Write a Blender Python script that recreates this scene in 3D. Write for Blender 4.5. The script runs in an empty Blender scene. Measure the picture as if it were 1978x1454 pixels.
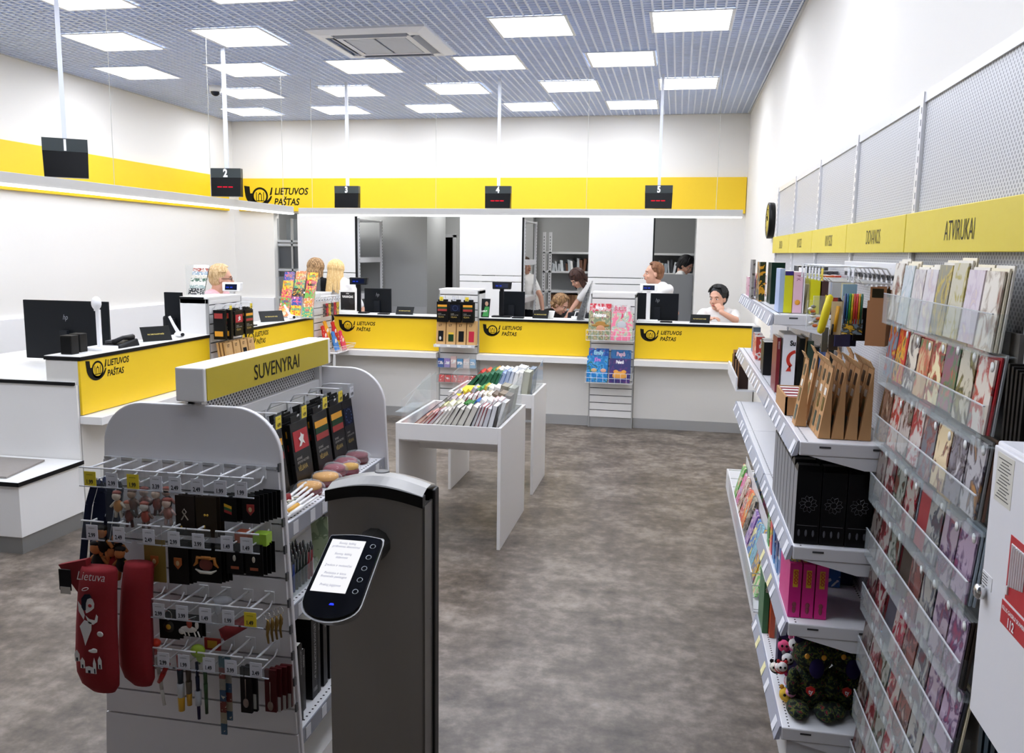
import bpy, bmesh, math, random
from mathutils import Vector, Matrix
from math import sin, cos, pi, radians
SC = bpy.context.scene
COL = SC.collection
random.seed(7)

# ---------------------------------------------------------------- camera
def setup_camera():
    f, yaw, pitch, roll = 1647.0, -.18979, -.1458, .013627
    fw = Vector((sin(yaw)*cos(pitch), cos(yaw)*cos(pitch), sin(pitch)))
    rt = Vector((cos(yaw), -sin(yaw), 0)); up = rt.cross(fw)
    r2 = cos(roll)*rt + sin(roll)*up; u2 = -sin(roll)*rt + cos(roll)*up
    cd = bpy.data.cameras.new('camera'); cam = bpy.data.objects.new('camera', cd); COL.objects.link(cam)
    m = Matrix((r2, u2, -fw)).transposed().to_4x4(); m.translation = (0, 0, 1.75)
    cam.matrix_world = m
    cd.sensor_fit = 'HORIZONTAL'; cd.sensor_width = 36; cd.lens = f*36/1978; cd.clip_start = .05
    SC.camera = cam
setup_camera()
# ---------------------------------------------------------------- world, exposure, light levels
LIGHT_PANEL = 14.0       # emission of the ceiling panels
LIGHT_STRIP = 5.0
EXPOSURE = 0.0
w = bpy.data.worlds.new('world'); SC.world = w; w.use_nodes = True
w.node_tree.nodes['Background'].inputs[0].default_value = (.8, .85, 1, 1)
w.node_tree.nodes['Background'].inputs[1].default_value = .25
vs = SC.view_settings; vs.view_transform = 'Standard'; vs.look = 'None'; vs.gamma = 1; vs.use_curve_mapping = False
vs.exposure = EXPOSURE

# ---------------------------------------------------------------- materials
WN = ['first','second','third','fourth','fifth','sixth','seventh','eighth','ninth','tenth','eleventh','twelfth','thirteenth','fourteenth','fifteenth','sixteenth','seventeenth','eighteenth','nineteenth','twentieth']
MATS = {}
def lin(c):
    if isinstance(c, str):
        c = tuple(int(c[i:i+2], 16)/255 for i in (0, 2, 4))
    return tuple((x/12.92 if x <= .04045 else ((x+.055)/1.055)**2.4) for x in c[:3])+(1,)
def base_mat(name):
    m = bpy.data.materials.new(name); m.use_nodes = True
    return m, m.node_tree, m.node_tree.nodes['Principled BSDF']
def M(col, rough=.5, metal=0, name=None, spec=.5, coat=0, alpha=1, trans=0, emit=0):
    key = (col, rough, metal, spec, coat, alpha, trans, emit)
    if key in MATS: return MATS[key]
    m, nt, b = base_mat(name or 'surface')
    if sum(lin(col)[:3])/3 < .035 and not metal: spec *= .35
    b.inputs['Base Color'].default_value = lin(col)
    b.inputs['Roughness'].default_value = rough; b.inputs['Metallic'].default_value = metal
    b.inputs['Specular IOR Level'].default_value = spec
    if coat: b.inputs['Coat Weight'].default_value = coat; b.inputs['Coat Roughness'].default_value = .08
    if alpha < 1: b.inputs['Alpha'].default_value = alpha
    if trans: b.inputs['Transmission Weight'].default_value = trans
    if emit: b.inputs['Emission Color'].default_value = lin(col); b.inputs['Emission Strength'].default_value = emit
    # faint procedural unevenness so that no surface is dead flat
    if not trans and alpha == 1 and not emit:
        n = nt.nodes.new('ShaderNodeTexNoise'); n.inputs['Scale'].default_value = 35
        tc = nt.nodes.new('ShaderNodeTexCoord'); nt.links.new(tc.outputs['Object'], n.inputs['Vector'])
        mr = nt.nodes.new('ShaderNodeMapRange'); mr.inputs['To Min'].default_value = max(0, rough-.05); mr.inputs['To Max'].default_value = min(1, rough+.05)
        nt.links.new(n.outputs['Fac'], mr.inputs['Value']); nt.links.new(mr.outputs[0], b.inputs['Roughness'])
    MATS[key] = m
    return m
def acrylic(tint='e8f0f2', a=.05):
    key = ('acr', tint, a)
    if key in MATS: return MATS[key]
    m = bpy.data.materials.new('clear_acrylic'); m.use_nodes = True; nt = m.node_tree; nt.nodes.clear()
    o = nt.nodes.new('ShaderNodeOutputMaterial'); mx = nt.nodes.new('ShaderNodeMixShader')
    t = nt.nodes.new('ShaderNodeBsdfTransparent'); t.inputs[0].default_value = (.96, .97, .97, 1)
    g = nt.nodes.new('ShaderNodeBsdfPrincipled'); g.inputs['Base Color'].default_value = lin(tint); g.inputs['Roughness'].default_value = .06
    g.inputs['Specular IOR Level'].default_value = .8
    fr = nt.nodes.new('ShaderNodeFresnel'); fr.inputs[0].default_value = 1.45
    ad = nt.nodes.new('ShaderNodeMath'); ad.operation = 'MULTIPLY_ADD'; ad.inputs[1].default_value = .9; ad.inputs[2].default_value = a; ad.use_clamp = True
    ge = nt.nodes.new('ShaderNodeNewGeometry'); iv = nt.nodes.new('ShaderNodeMath'); iv.operation = 'SUBTRACT'; iv.inputs[0].default_value = 1
    m2 = nt.nodes.new('ShaderNodeMath'); m2.operation = 'MULTIPLY'; nt.links.new(ge.outputs['Backfacing'], iv.inputs[1])
    nt.links.new(fr.outputs[0], ad.inputs[0]); nt.links.new(ad.outputs[0], m2.inputs[0]); nt.links.new(iv.outputs[0], m2.inputs[1]); nt.links.new(m2.outputs[0], mx.inputs[0])
    nt.links.new(t.outputs[0], mx.inputs[1]); nt.links.new(g.outputs[0], mx.inputs[2]); nt.links.new(mx.outputs[0], o.inputs[0])
    MATS[key] = m
    return m
def art(cols, scale=14, bg=.5, rough=.3, seed=0, stretch=(1, 1, 1), detail=2.5, dist=.6, coord='Object', soft=False):
    """printed picture: a noise cut into flat ink colours, shifted per object"""
    key = ('art', tuple(cols), scale, bg, rough, seed, stretch, detail, dist, coord, soft)
    if key in MATS: return MATS[key]
    m, nt, b = base_mat('printed_card'); b.inputs['Roughness'].default_value = rough
    tc = nt.nodes.new('ShaderNodeTexCoord'); oi = nt.nodes.new('ShaderNodeObjectInfo')
    ad = nt.nodes.new('ShaderNodeVectorMath'); ad.operation = 'ADD'
    cb = nt.nodes.new('ShaderNodeCombineXYZ'); mu = nt.nodes.new('ShaderNodeMath'); mu.operation = 'MULTIPLY'; mu.inputs[1].default_value = 91
    nt.links.new(oi.outputs['Random'], mu.inputs[0])
    for i in range(3): nt.links.new(mu.outputs[0], cb.inputs[i])
    nt.links.new(tc.outputs[coord], ad.inputs[0]); nt.links.new(cb.outputs[0], ad.inputs[1])
    mp = nt.nodes.new('ShaderNodeMapping'); mp.inputs['Scale'].default_value = stretch; mp.inputs['Location'].default_value = (seed, seed*1.7, seed*2.3)
    nt.links.new(ad.outputs[0], mp.inputs[0])
    n = nt.nodes.new('ShaderNodeTexNoise'); n.inputs['Scale'].default_value = scale; n.inputs['Detail'].default_value = detail
    n.inputs['Distortion'].default_value = dist
    nt.links.new(mp.outputs[0], n.inputs['Vector'])
    cr = nt.nodes.new('ShaderNodeValToRGB'); cr.color_ramp.interpolation = 'LINEAR' if soft else 'CONSTANT'
    k = len(cols); els = cr.color_ramp.elements
    pos = [0]+([bg+.0+.14*(i-1)/max(1, k-2)+.05 for i in range(1, k)] if soft else [bg-.12+(.32*i/max(1, k-1)) for i in range(1, k)])
    els[0].position = 0; els[0].color = lin(cols[0]); els[1].position = pos[1]; els[1].color = lin(cols[1])
    for i in range(2, k):
        e = els.new(min(.99, pos[i])); e.color = lin(cols[i])
    if soft: e = els.new(bg-.02); e.color = lin(cols[0])
    nt.links.new(n.outputs['Fac'], cr.inputs[0]); nt.links.new(cr.outputs[0], b.inputs['Base Color'])
    MATS[key] = m
    return m
def floor_mat():
    m, nt, b = base_mat('concrete_look_vinyl')
    tc = nt.nodes.new('ShaderNodeTexCoord')
    def noise(s, d, st=(1, 1, 1)):
        mp = nt.nodes.new('ShaderNodeMapping'); mp.inputs['Scale'].default_value = st
        n = nt.nodes.new('ShaderNodeTexNoise'); n.inputs['Scale'].default_value = s; n.inputs['Detail'].default_value = d; n.inputs['Roughness'].default_value = .65
        nt.links.new(tc.outputs['Object'], mp.inputs[0]); nt.links.new(mp.outputs[0], n.inputs['Vector'])
        return n
    a = noise(2.6, 8, (1, 1.15, 1)); c = noise(13, 6)
    mx = nt.nodes.new('ShaderNodeMath'); mx.operation = 'MULTIPLY_ADD'; mx.inputs[1].default_value = .45
    ma = nt.nodes.new('ShaderNodeMath'); ma.operation = 'MULTIPLY'; ma.inputs[1].default_value = .55
    nt.links.new(c.outputs['Fac'], mx.inputs[0]); nt.links.new(a.outputs['Fac'], ma.inputs[0]); nt.links.new(ma.outputs[0], mx.inputs[2])
    cr = nt.nodes.new('ShaderNodeValToRGB'); e = cr.color_ramp.elements
    e[0].position = .36; e[0].color = lin('3b332c'); e[1].position = .66; e[1].color = lin('94897e')
    x = e.new(.49); x.color = lin('62584e')
    nt.links.new(mx.outputs[0], cr.inputs[0]); nt.links.new(cr.outputs[0], b.inputs['Base Color'])
    b.inputs['Roughness'].default_value = .42; b.inputs['Specular IOR Level'].default_value = .45
    return m
def perf_mat(base='c9cacc', hole='55585c', pitch=.009, radius=.30, diag=True, axes='YZ'):
    """perforated sheet: round dark holes on a staggered pitch"""
    key = ('perf', base, hole, pitch, radius, axes)
    if key in MATS: return MATS[key]
    m, nt, b = base_mat('perforated_steel')
    tc = nt.nodes.new('ShaderNodeTexCoord'); sp = nt.nodes.new('ShaderNodeSeparateXYZ'); nt.links.new(tc.outputs['Object'], sp.inputs[0])
    cb = nt.nodes.new('ShaderNodeCombineXYZ')
    nt.links.new(sp.outputs[axes[0]], cb.inputs[0]); nt.links.new(sp.outputs[axes[1]], cb.inputs[1])
    mp = nt.nodes.new('ShaderNodeMapping'); mp.inputs['Rotation'].default_value[2] = radians(45) if diag else 0
    mp.inputs['Scale'].default_value = (1/pitch,)*3
    nt.links.new(cb.outputs[0], mp.inputs[0])
    fr = nt.nodes.new('ShaderNodeVectorMath'); fr.operation = 'FRACTION'; nt.links.new(mp.outputs[0], fr.inputs[0])
    sb = nt.nodes.new('ShaderNodeVectorMath'); sb.operation = 'SUBTRACT'; sb.inputs[1].default_value = (.5, .5, 0); nt.links.new(fr.outputs[0], sb.inputs[0])
    ln = nt.nodes.new('ShaderNodeVectorMath'); ln.operation = 'LENGTH'; nt.links.new(sb.outputs[0], ln.inputs[0])
    lt = nt.nodes.new('ShaderNodeMath'); lt.operation = 'LESS_THAN'; lt.inputs[1].default_value = radius; nt.links.new(ln.outputs['Value'], lt.inputs[0])
    mx = nt.nodes.new('ShaderNodeMix'); mx.data_type = 'RGBA'; mx.inputs[6].default_value = lin(base); mx.inputs[7].default_value = lin(hole)
    nt.links.new(lt.outputs[0], mx.inputs[0]); nt.links.new(mx.outputs[2], b.inputs['Base Color'])
    b.inputs['Roughness'].default_value = .4
    MATS[key] = m
    return m
def emis(col, s):
    key = ('em', col, s)
    if key in MATS: return MATS[key]
    m = bpy.data.materials.new('lit'); m.use_nodes = True; nt = m.node_tree; nt.nodes.clear()
    o = nt.nodes.new('ShaderNodeOutputMaterial'); e = nt.nodes.new('ShaderNodeEmission'); e.inputs[0].default_value = lin(col); e.inputs[1].default_value = s
    nt.links.new(e.outputs[0], o.inputs[0]); MATS[key] = m
    return m

# ---------------------------------------------------------------- mesh builder (world coordinates in, local coordinates out)
WORLD = {}                       # object -> its world matrix
class MB:
    def __init__(s): s.v = []; s.f = []; s.m = []; s.mi = 0; s.X = None; s.sm = []; s.smooth = False
    def add(s, vs_, fs):
        b = len(s.v)
        if s.X is not None: vs_ = [s.X @ Vector(p) for p in vs_]
        s.v += [tuple(p) for p in vs_]
        for f in fs: s.f.append([b+i for i in f]); s.m.append(s.mi); s.sm.append(s.smooth)
        return s
    def box(s, x0, y0, z0, x1, y1, z1):
        x0, x1 = min(x0, x1), max(x0, x1); y0, y1 = min(y0, y1), max(y0, y1); z0, z1 = min(z0, z1), max(z0, z1)
        return s.add([(x0,y0,z0),(x1,y0,z0),(x1,y1,z0),(x0,y1,z0),(x0,y0,z1),(x1,y0,z1),(x1,y1,z1),(x0,y1,z1)],
                     [(0,3,2,1),(4,5,6,7),(0,1,5,4),(1,2,6,5),(2,3,7,6),(3,0,4,7)])
    def cb(s, c, d):             # box by centre and size
        return s.box(c[0]-d[0]/2, c[1]-d[1]/2, c[2]-d[2]/2, c[0]+d[0]/2, c[1]+d[1]/2, c[2]+d[2]/2)
    def hull8(s, a, b):          # 4 bottom points, 4 top points
        return s.add(list(a)+list(b), [(0,3,2,1),(4,5,6,7),(0,1,5,4),(1,2,6,5),(2,3,7,6),(3,0,4,7)])
    def poly(s, pts, thick=None):   # planar polygon, optionally given thickness (vector)
        n = len(pts)
        if thick is None: return s.add(pts, [tuple(range(n))])
        t = Vector(thick); top = [Vector(p)+t for p in pts]
        fs = [tuple(range(n))[::-1], tuple(range(n, 2*n))]+[(i, (i+1) % n, n+(i+1) % n, n+i) for i in range(n)]
        return s.add(list(pts)+top, fs)
    def tube(s, pts, r, n=6, closed=False, caps=True):
        pts = [Vector(p) for p in pts]; k = len(pts); rs = r if isinstance(r, (list, tuple)) else [r]*k
        b = len(s.v); up = None; rings = []
        for i, p in enumerate(pts):
            a = pts[i-1] if (i > 0 or closed) else p; c = pts[(i+1) % k] if (i < k-1 or closed) else p
            d = (c-a).normalized()
            if up is None:
                up = d.orthogonal().normalized()
            else:
                up = up-d*up.dot(d)
                up = up.normalized() if up.length > 1e-6 else d.orthogonal().normalized()
            sd = d.cross(up)
            rings.append([p+(up*cos(2*pi*j/n)+sd*sin(2*pi*j/n))*rs[i] for j in range(n)])
        vs_ = [q for r_ in rings for q in r_]; fs = []
        for i in range(k if closed else k-1):
            i2 = (i+1) % k
            fs += [(i*n+j, i*n+(j+1) % n, i2*n+(j+1) % n, i2*n+j) for j in range(n)]
        if caps and not closed: fs += [tuple(range(n))[::-1], tuple((k-1)*n+j for j in range(n))]
        o = s.smooth; s.smooth = n > 5; s.add(vs_, fs); s.smooth = o
        return s
    def lathe(s, prof, c=(0,0,0), n=16, axis='z', smooth=True):
        vs_ = []; k = len(prof)
        for r, h in prof:
            for j in range(n):
                a = 2*pi*j/n; u, v = r*cos(a), r*sin(a)
                q = (u, v, h) if axis == 'z' else ((h, u, v) if axis == 'x' else (v, h, u))
                vs_.append((q[0]+c[0], q[1]+c[1], q[2]+c[2]))
        fs = [(i*n+j, i*n+(j+1) % n, (i+1)*n+(j+1) % n, (i+1)*n+j) for i in range(k-1) for j in range(n)]
        fs += [tuple(range(n))[::-1], tuple((k-1)*n+j for j in range(n))]
        o = s.smooth; s.smooth = smooth; s.add(vs_, fs); s.smooth = o
        return s
    def ell(s, c, r, n=12, m=8, rot=None):
        vs_ = []; c = Vector(c)
        for i in range(1, m):
            t = pi*i/m
            for j in range(n):
                a = 2*pi*j/n; q = Vector((r[0]*sin(t)*cos(a), r[1]*sin(t)*sin(a), r[2]*cos(t)))
                vs_.append(c+(rot @ q if rot else q))
        tp = Vector((0, 0, r[2])); tp = rot @ tp if rot else tp
        vs_ += [c+tp, c-tp]; a = len(vs_)-2
        fs = [(i*n+j, (i+1)*n+j, (i+1)*n+(j+1) % n, i*n+(j+1) % n) for i in range(m-2) for j in range(n)]
        fs += [(a, j, (j+1) % n) for j in range(n)]+[(a+1, (m-2)*n+(j+1) % n, (m-2)*n+j) for j in range(n)]
        o = s.smooth; s.smooth = True; s.add(vs_, fs); s.smooth = o
        return s
    def build(s, name, mats, parent=None, origin=None, bevel=0):
        """link as one mesh object; parented pieces take the parent's frame"""
        me = bpy.data.meshes.new(name)
        W = WORLD.get(parent.name) if parent else Matrix.Translation(Vector(origin or (0, 0, 0)))
        I = W.inverted()
        me.from_pydata([I @ Vector(p) for p in s.v], [], s.f)
        for m in (mats if isinstance(mats, (list, tuple)) else [mats]): me.materials.append(m)
        me.polygons.foreach_set('material_index', s.m); me.polygons.foreach_set('use_smooth', s.sm); me.update()
        o = bpy.data.objects.new(name, me); COL.objects.link(o)
        if parent: o.parent = parent
        else: o.matrix_world = W
        WORLD[o.name] = W
        if bevel:
            md = o.modifiers.new('bevel', 'BEVEL'); md.width = bevel; md.segments = 2; md.limit_method = 'ANGLE'; md.angle_limit = radians(40)
        return o
def tag(o, label=None, cat=None, group=None, kind=None):
    if label: o['label'] = label
    if cat: o['category'] = cat
    if group: o['group'] = group
    if kind: o['kind'] = kind
    return o
def thing(name, label, cat, loc=(0,0,0), group=None, rotz=0):
    o = bpy.data.objects.new(name, None); COL.objects.link(o); o.empty_display_size = .1
    W = Matrix.Translation(Vector(loc)) @ Matrix.Rotation(rotz, 4, 'Z'); o.matrix_world = W; WORLD[o.name] = W
    return tag(o, label, cat, group)
def place(o, loc, rotz=0, label=None):
    """move a prototype that was built at the world origin"""
    o.matrix_world = Matrix.Translation(Vector(loc)) @ Matrix.Rotation(rotz, 4, 'Z')
    if label: o['label'] = label
    return o
def dup(root, loc, rotz=0, label=None, mats=None):
    r = root.copy(); COL.objects.link(r)
    r.matrix_world = Matrix.Translation(Vector(loc)) @ Matrix.Rotation(rotz, 4, 'Z')
    if label: r['label'] = label
    def rec(a, b):
        for ch in list(a.children):
            c = ch.copy(); COL.objects.link(c); c.parent = b; rec(ch, c)
    rec(root, r)
    return r
def solo(name, mb, mats, label, cat, group=None, origin=(0,0,0), bevel=0):
    return tag(mb.build(name, mats, origin=origin, bevel=bevel), label, cat, group)
def struct(name, mb, mats, bevel=0):
    return tag(mb.build(name, mats, bevel=bevel), kind='structure')
GLYPHS = {}
def text_mb(s, size, org, right, up, mb=None, depth=.001, sx=1, align='LEFT', shear=0, bold=0):
    """flat lettering: outlines of the built-in font filled and set on a plane"""
    key = (s, shear, bold)
    if key not in GLYPHS:
        cu = bpy.data.curves.new('t', 'FONT'); cu.body = s; cu.size = 1; cu.shear = shear; cu.offset = bold; cu.resolution_u = 3
        ob = bpy.data.objects.new('t', cu); COL.objects.link(ob)
        dg = bpy.context.evaluated_depsgraph_get(); me = bpy.data.meshes.new_from_object(ob.evaluated_get(dg))
        GLYPHS[key] = ([tuple(v.co) for v in me.vertices], [tuple(p.vertices) for p in me.polygons])
        bpy.data.objects.remove(ob); bpy.data.meshes.remove(me); bpy.data.curves.remove(cu)
    vs_, fs = GLYPHS[key]
    mb = mb or MB()
    if not vs_: return mb
    x0 = min(v[0] for v in vs_); x1 = max(v[0] for v in vs_)
    off = {'LEFT': -x0, 'CENTER': -(x0+x1)/2, 'RIGHT': -x1}[align]
    R, U = Vector(right).normalized(), Vector(up).normalized(); N = R.cross(U)
    O = Vector(org)+N*depth
    return mb.add([O+R*((v[0]+off)*size*sx)+U*(v[1]*size) for v in vs_], fs)
def arc(cx, cy, r, a0, a1, n=10):
    return [(cx+r*cos(radians(a0+(a1-a0)*i/n)), cy+r*sin(radians(a0+(a1-a0)*i/n))) for i in range(n+1)]

WHITE = M('e9e8e6', .35, name='white_laminate'); WALL = M('ebe8e2', .7, name='white_paint'); BLACK = M('121214', .4, name='black_edge')
YEL = M('f3cb1a', .45, name='yellow_panel'); GREY = M('a9a9a8', .35, .2, name='grey_metal'); ALU = M('c9cacd', .3, .6, name='aluminium')
INK = M('16150f', .6, name='black_lettering'); WMET = M('e6e6e8', .3, 0, name='white_steel'); CHROME = M('dcdcdc', .15, 1, name='chrome')
KRAFT = M('b08a5c', .8, name='kraft_card'); DARK = M('17171a', .45, name='dark_plastic'); PAPER = M('f4f3ee', .6, name='paper')
ACR = acrylic()
# ================================================================ the setting
XL, XR, YB, CZ = -5.985, .772, 10.9, 3.42
YF = -2.6
struct('floor', MB().box(XL-.3, YF-.2, -.1, XR+.3, 15.4, 0), floor_mat())
struct('wall_right', MB().box(XR, YF-.2, 0, XR+.15, YB+.15, 3.9), WALL)
struct('wall_left', MB().box(XL-.15, YF-.2, 0, XL, YB+.15, 3.9), WALL)
struct('wall_front', MB().box(XL, YF-.2, 0, XR, YF, 3.9), M('a5a29e', .7))
b = MB(); b.box(XL, YB, 0, -5.41, YB+.15, 3.9); b.box(-5.41, YB, 2.22, .2, YB+.15, 3.9); b.box(.2, YB, 0, XR, YB+.15, 3.9)
struct('wall_back', b, WALL)
struct('trim_1', MB().box(XL, 3, 0, XL+.05, 10.89, 1.075), M('f0efee', .4))
struct('trim_2', MB().box(XL+.05, YB-.05, 0, -5.41, YB, 1.075), M('f0efee', .4))
# yellow wall bands
solo('wall_band', MB().box(XL+.002, 1.0, 2.235, XL+.045, 10.70, 2.672), YEL, 'long yellow band panel on the left wall', 'wall panel', bevel=.003)
# plenum above the open grid
struct('ceiling', MB().box(XL, YF, 3.86, XR, YB, 3.95), M('7c89a2', .9))
# open cell ceiling: crossing slats
gr = tag(bpy.data.objects.new('ceiling_grid', None), kind='structure'); COL.objects.link(gr); WORLD[gr.name] = Matrix.Identity(4)
SLAT = M('dfe8fa', .45, .1, name='grid_slat')
nx, ny = 96, 112
xs = [XL+.035+i*(XR-XL-.07)/(nx-1) for i in range(nx)]
ys = [4.55+i*(YB-.04-4.55)/(ny-1) for i in range(ny)]
a = MB().box(-.007, 4.5, CZ, .007, YB-.005, CZ+.04).build('slat', SLAT, gr); a.location.x = xs[0]
for x in xs[1:]:
    c = a.copy(); COL.objects.link(c); c.location.x = x
a = MB().box(XL+.005, -.0055, CZ+.001, XR-.005, .0055, CZ+.039).build('slat', SLAT, gr); a.location.y = ys[0]
for y in ys[1:]:
    c = a.copy(); COL.objects.link(c); c.location.y = y
b = MB()
for i in range(60):
    x = XL+.05+i*.113; b.box(x-.005, YF, CZ, x+.005, 4.5, CZ+.04)
for i in range(62):
    y = YF+.05+i*.115; b.box(XL+.005, y-.004, CZ+.001, XR-.005, y+.004, CZ+.039)
o = b.build('near_slats', SLAT, gr); o['kind'] = 'stuff'
# edge angle where the grid meets the walls
b = MB(); b.box(XR-.02, YF, CZ-.004, XR, YB, CZ); b.box(XL, YB-.02, CZ-.004, XR, YB, CZ); b.box(XL, YF, CZ-.004, XL+.02, YB, CZ)
struct('trim_3', b, M('d5d7da', .5))

# ceiling light panels
def light_panel():
    t = thing('ceiling_light', 'x', 'ceiling light', (0,0,0), 'square LED panels set in the grid ceiling')
    f = MB()
    for q in ((-.295,-.295,.295,-.272), (-.295,.272,.295,.295), (-.295,-.272,-.272,.272), (.272,-.272,.295,.272)):
        f.box(q[0], q[1], -.006, q[2], q[3], .0)
    f.build('frame', M('dfe3ea', .4), t)
    MB().box(-.272, -.272, -.004, .272, .272, -.001).build('diffuser', emis('f1f5ff', LIGHT_PANEL), t)
    return t
P0 = light_panel(); first = True
rows = [(10.12, [-5.27, -4.1, -2.93, -1.76, -.59]), (8.95, [-4.68, -3.5, -2.33, -1.15, .02]), (7.78, [-5.24, -4.09, -2.91, -1.73, -.56]),
        (6.61, [-4.66, -3.52, -1.15, .02]), (5.42, [-5.24, -4.09, -2.91, -1.73, -.56]), (4.25, [-4.66, -3.5, -1.15, .02]), (3.05, [-4.09, -2.91, -1.73, -.56]), (1.85, [-4.66, -2.9, -1.15, .02])]  # the last row is out of view, added to brighten the foreground
rn = ['row along the back wall', 'second row from the back wall', 'third row from the back wall', 'row beside the air conditioner', 'second row before the air conditioner', 'row above the book bins', 'row over the souvenir stand', 'added unseen row over the camera']
on = ['leftmost', 'second from left', 'third from left', 'fourth from left', 'rightmost']
for (y, xx), r in zip(rows, rn):
    for i, x in enumerate(xx):
        w_ = on[i] if i < len(xx)-1 else 'rightmost'
        lb = 'bright square ceiling light, %s in the %s' % (w_, r)
        if first: place(P0, (x, y, CZ-.002), 0, lb); first = False
        else: dup(P0, (x, y, CZ-.002), 0, lb)

# cassette air conditioner
ac = thing('air_conditioner', 'white square cassette air conditioner in the grid ceiling', 'air conditioner', (-2.42, 6.92, CZ))
ac_w = M('eef2fb', .45); X0, Y0, Z0 = -2.42, 6.92, CZ
b = MB()
def sqring(b, h0, h1, z0, z1):
    o_ = [(-h0,-h0),(h0,-h0),(h0,h0),(-h0,h0)]; i_ = [(-h1,-h1),(h1,-h1),(h1,h1),(-h1,h1)]
    for k in range(4):
        k2 = (k+1) % 4
        b.add([(X0+o_[k][0],Y0+o_[k][1],z0),(X0+o_[k2][0],Y0+o_[k2][1],z0),(X0+i_[k2][0],Y0+i_[k2][1],z1),(X0+i_[k][0],Y0+i_[k][1],z1)], [(0,1,2,3)])
        b.add([(X0+o_[k][0],Y0+o_[k][1],z0),(X0+o_[k2][0],Y0+o_[k2][1],z0),(X0+o_[k2][0],Y0+o_[k2][1],z0+.02),(X0+o_[k][0],Y0+o_[k][1],z0+.02)], [(0,1,2,3)])
sqring(b, .475, .40, Z0-.012, Z0-.034); sqring(b, .40, .385, Z0-.034, Z0-.034); sqring(b, .31, .26, Z0-.034, Z0-.036)
for sx, sy in ((1,1),(1,-1),(-1,1),(-1,-1)): b.box(X0+sx*.31, Y0+sy*.31, Z0-.034, X0+sx*.385, Y0+sy*.385, Z0-.02)
b.build('casing', ac_w, ac)
for k in range(4):
    R = Matrix.Translation((X0, Y0, 0)) @ Matrix.Rotation(k*pi/2, 4, 'Z')
    b = MB(); b.X = R; b.box(-.30, .32, Z0-.018, .30, .375, Z0-.006); b.build('air_slot', M('5a6070', .6), ac)
    b = MB(); b.X = R @ Matrix.Translation((0, .345, Z0-.03)) @ Matrix.Rotation(radians(24), 4, 'X'); b.box(-.29, -.028, -.003, .29, .028, .003); b.build('louvre', M('8f96a6', .5), ac)
for sx in (-1, 1):
    b = MB(); b.box(X0+sx*.13-.122, Y0-.25, Z0-.032, X0+sx*.13+.122, Y0+.25, Z0-.028); b.build('intake_grille', M('9aa1ad', .6), ac)
    b = MB()
    for i in range(26):
        y = Y0-.245+i*.0196; b.box(X0+sx*.13-.12, y-.003, Z0-.036, X0+sx*.13+.12, y+.003, Z0-.032)
    b.build('grille_bars', ac_w, ac)
# dome camera
dc = thing('security_camera', 'small white dome camera with dark lens under the ceiling', 'camera', (-4.78, 8.4, CZ))
MB().lathe([(.06,0),(.06,-.05),(.05,-.06)], (-4.78, 8.4, CZ-.02)).build('housing', WHITE, dc)
MB().ell((-4.78, 8.4, CZ-.08), (.047,.047,.045)).build('dome', M('22242c', .1), dc)

# ---------------------------------------------------------------- back room seen through the opening
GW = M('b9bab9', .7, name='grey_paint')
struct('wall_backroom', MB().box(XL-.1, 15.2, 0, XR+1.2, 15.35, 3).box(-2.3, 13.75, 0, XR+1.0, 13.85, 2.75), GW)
b = MB(); b.box(XL-.1, YB+.15, 0, XL, 15.2, 3); b.box(XR+.9, YB+.15, 0, XR+1.0, 15.2, 3); b.box(.2, YB+.15, 0, .3, 11.8, 3)
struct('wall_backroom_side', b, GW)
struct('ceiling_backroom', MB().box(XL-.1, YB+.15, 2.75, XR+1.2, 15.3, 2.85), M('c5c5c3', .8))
b = MB(); b.box(-4.9, 12.0, 0, -3.58, 12.12, 2.75); b.box(-3.7, 12.12, 0, -3.58, 13.0, 2.75)
b.box(-3.58, 13.0, 0, -3.30, 13.1, 2.0) if 0 else None
struct('wall_partition', b, M('a9aaa9', .7))  # darker than the inner walls: dimmer light put into the grey
struct('baseboard_partition', MB().box(-4.9, 11.985, 0, -3.58, 12.0, .93), M('b4b5b5', .6))
b = MB(); b.box(-3.62, 13.6, 0, -3.56, 13.72, 2.0)
b = MB(); b.box(-3.56, 13.6, 0, -2.3, 13.72, 2.75) ; b.box(-4.12, 13.6, 2.0, -3.56, 13.72, 2.75); b.box(-5.9, 13.6, 0, -4.12, 13.72, 2.75)
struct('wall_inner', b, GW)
dr = tag(bpy.data.objects.new('door_1', None), kind='structure'); COL.objects.link(dr); WORLD[dr.name] = Matrix.Identity(4)
b = MB(); b.box(-4.12, 13.56, 0, -4.07, 13.76, 2.0); b.box(-3.61, 13.56, 0, -3.56, 13.76, 2.0); b.box(-4.12, 13.56, 1.96, -3.56, 13.76, 2.01); b.build('door_frame', M('c9cacb', .5), dr)
b = MB(); b.X = Matrix.Translation((-3.61, 13.58, 0)) @ Matrix.Rotation(radians(-118), 4, 'Z'); b.box(-.50, -.02, .01, 0, .02, 1.95); b.build('door_leaf', M('9b9d9e', .5), dr)
b = MB(); b.box(-4.3, 14.6, 0, -3.4, 14.65, 2.3); struct('wall_doorway_shade', b, M('3a3b3d', .8))  # dark sheet behind the doorway, standing in for its shade
b = MB().box(-.62, -.3, -.01, .62, .3, 0)
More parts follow.
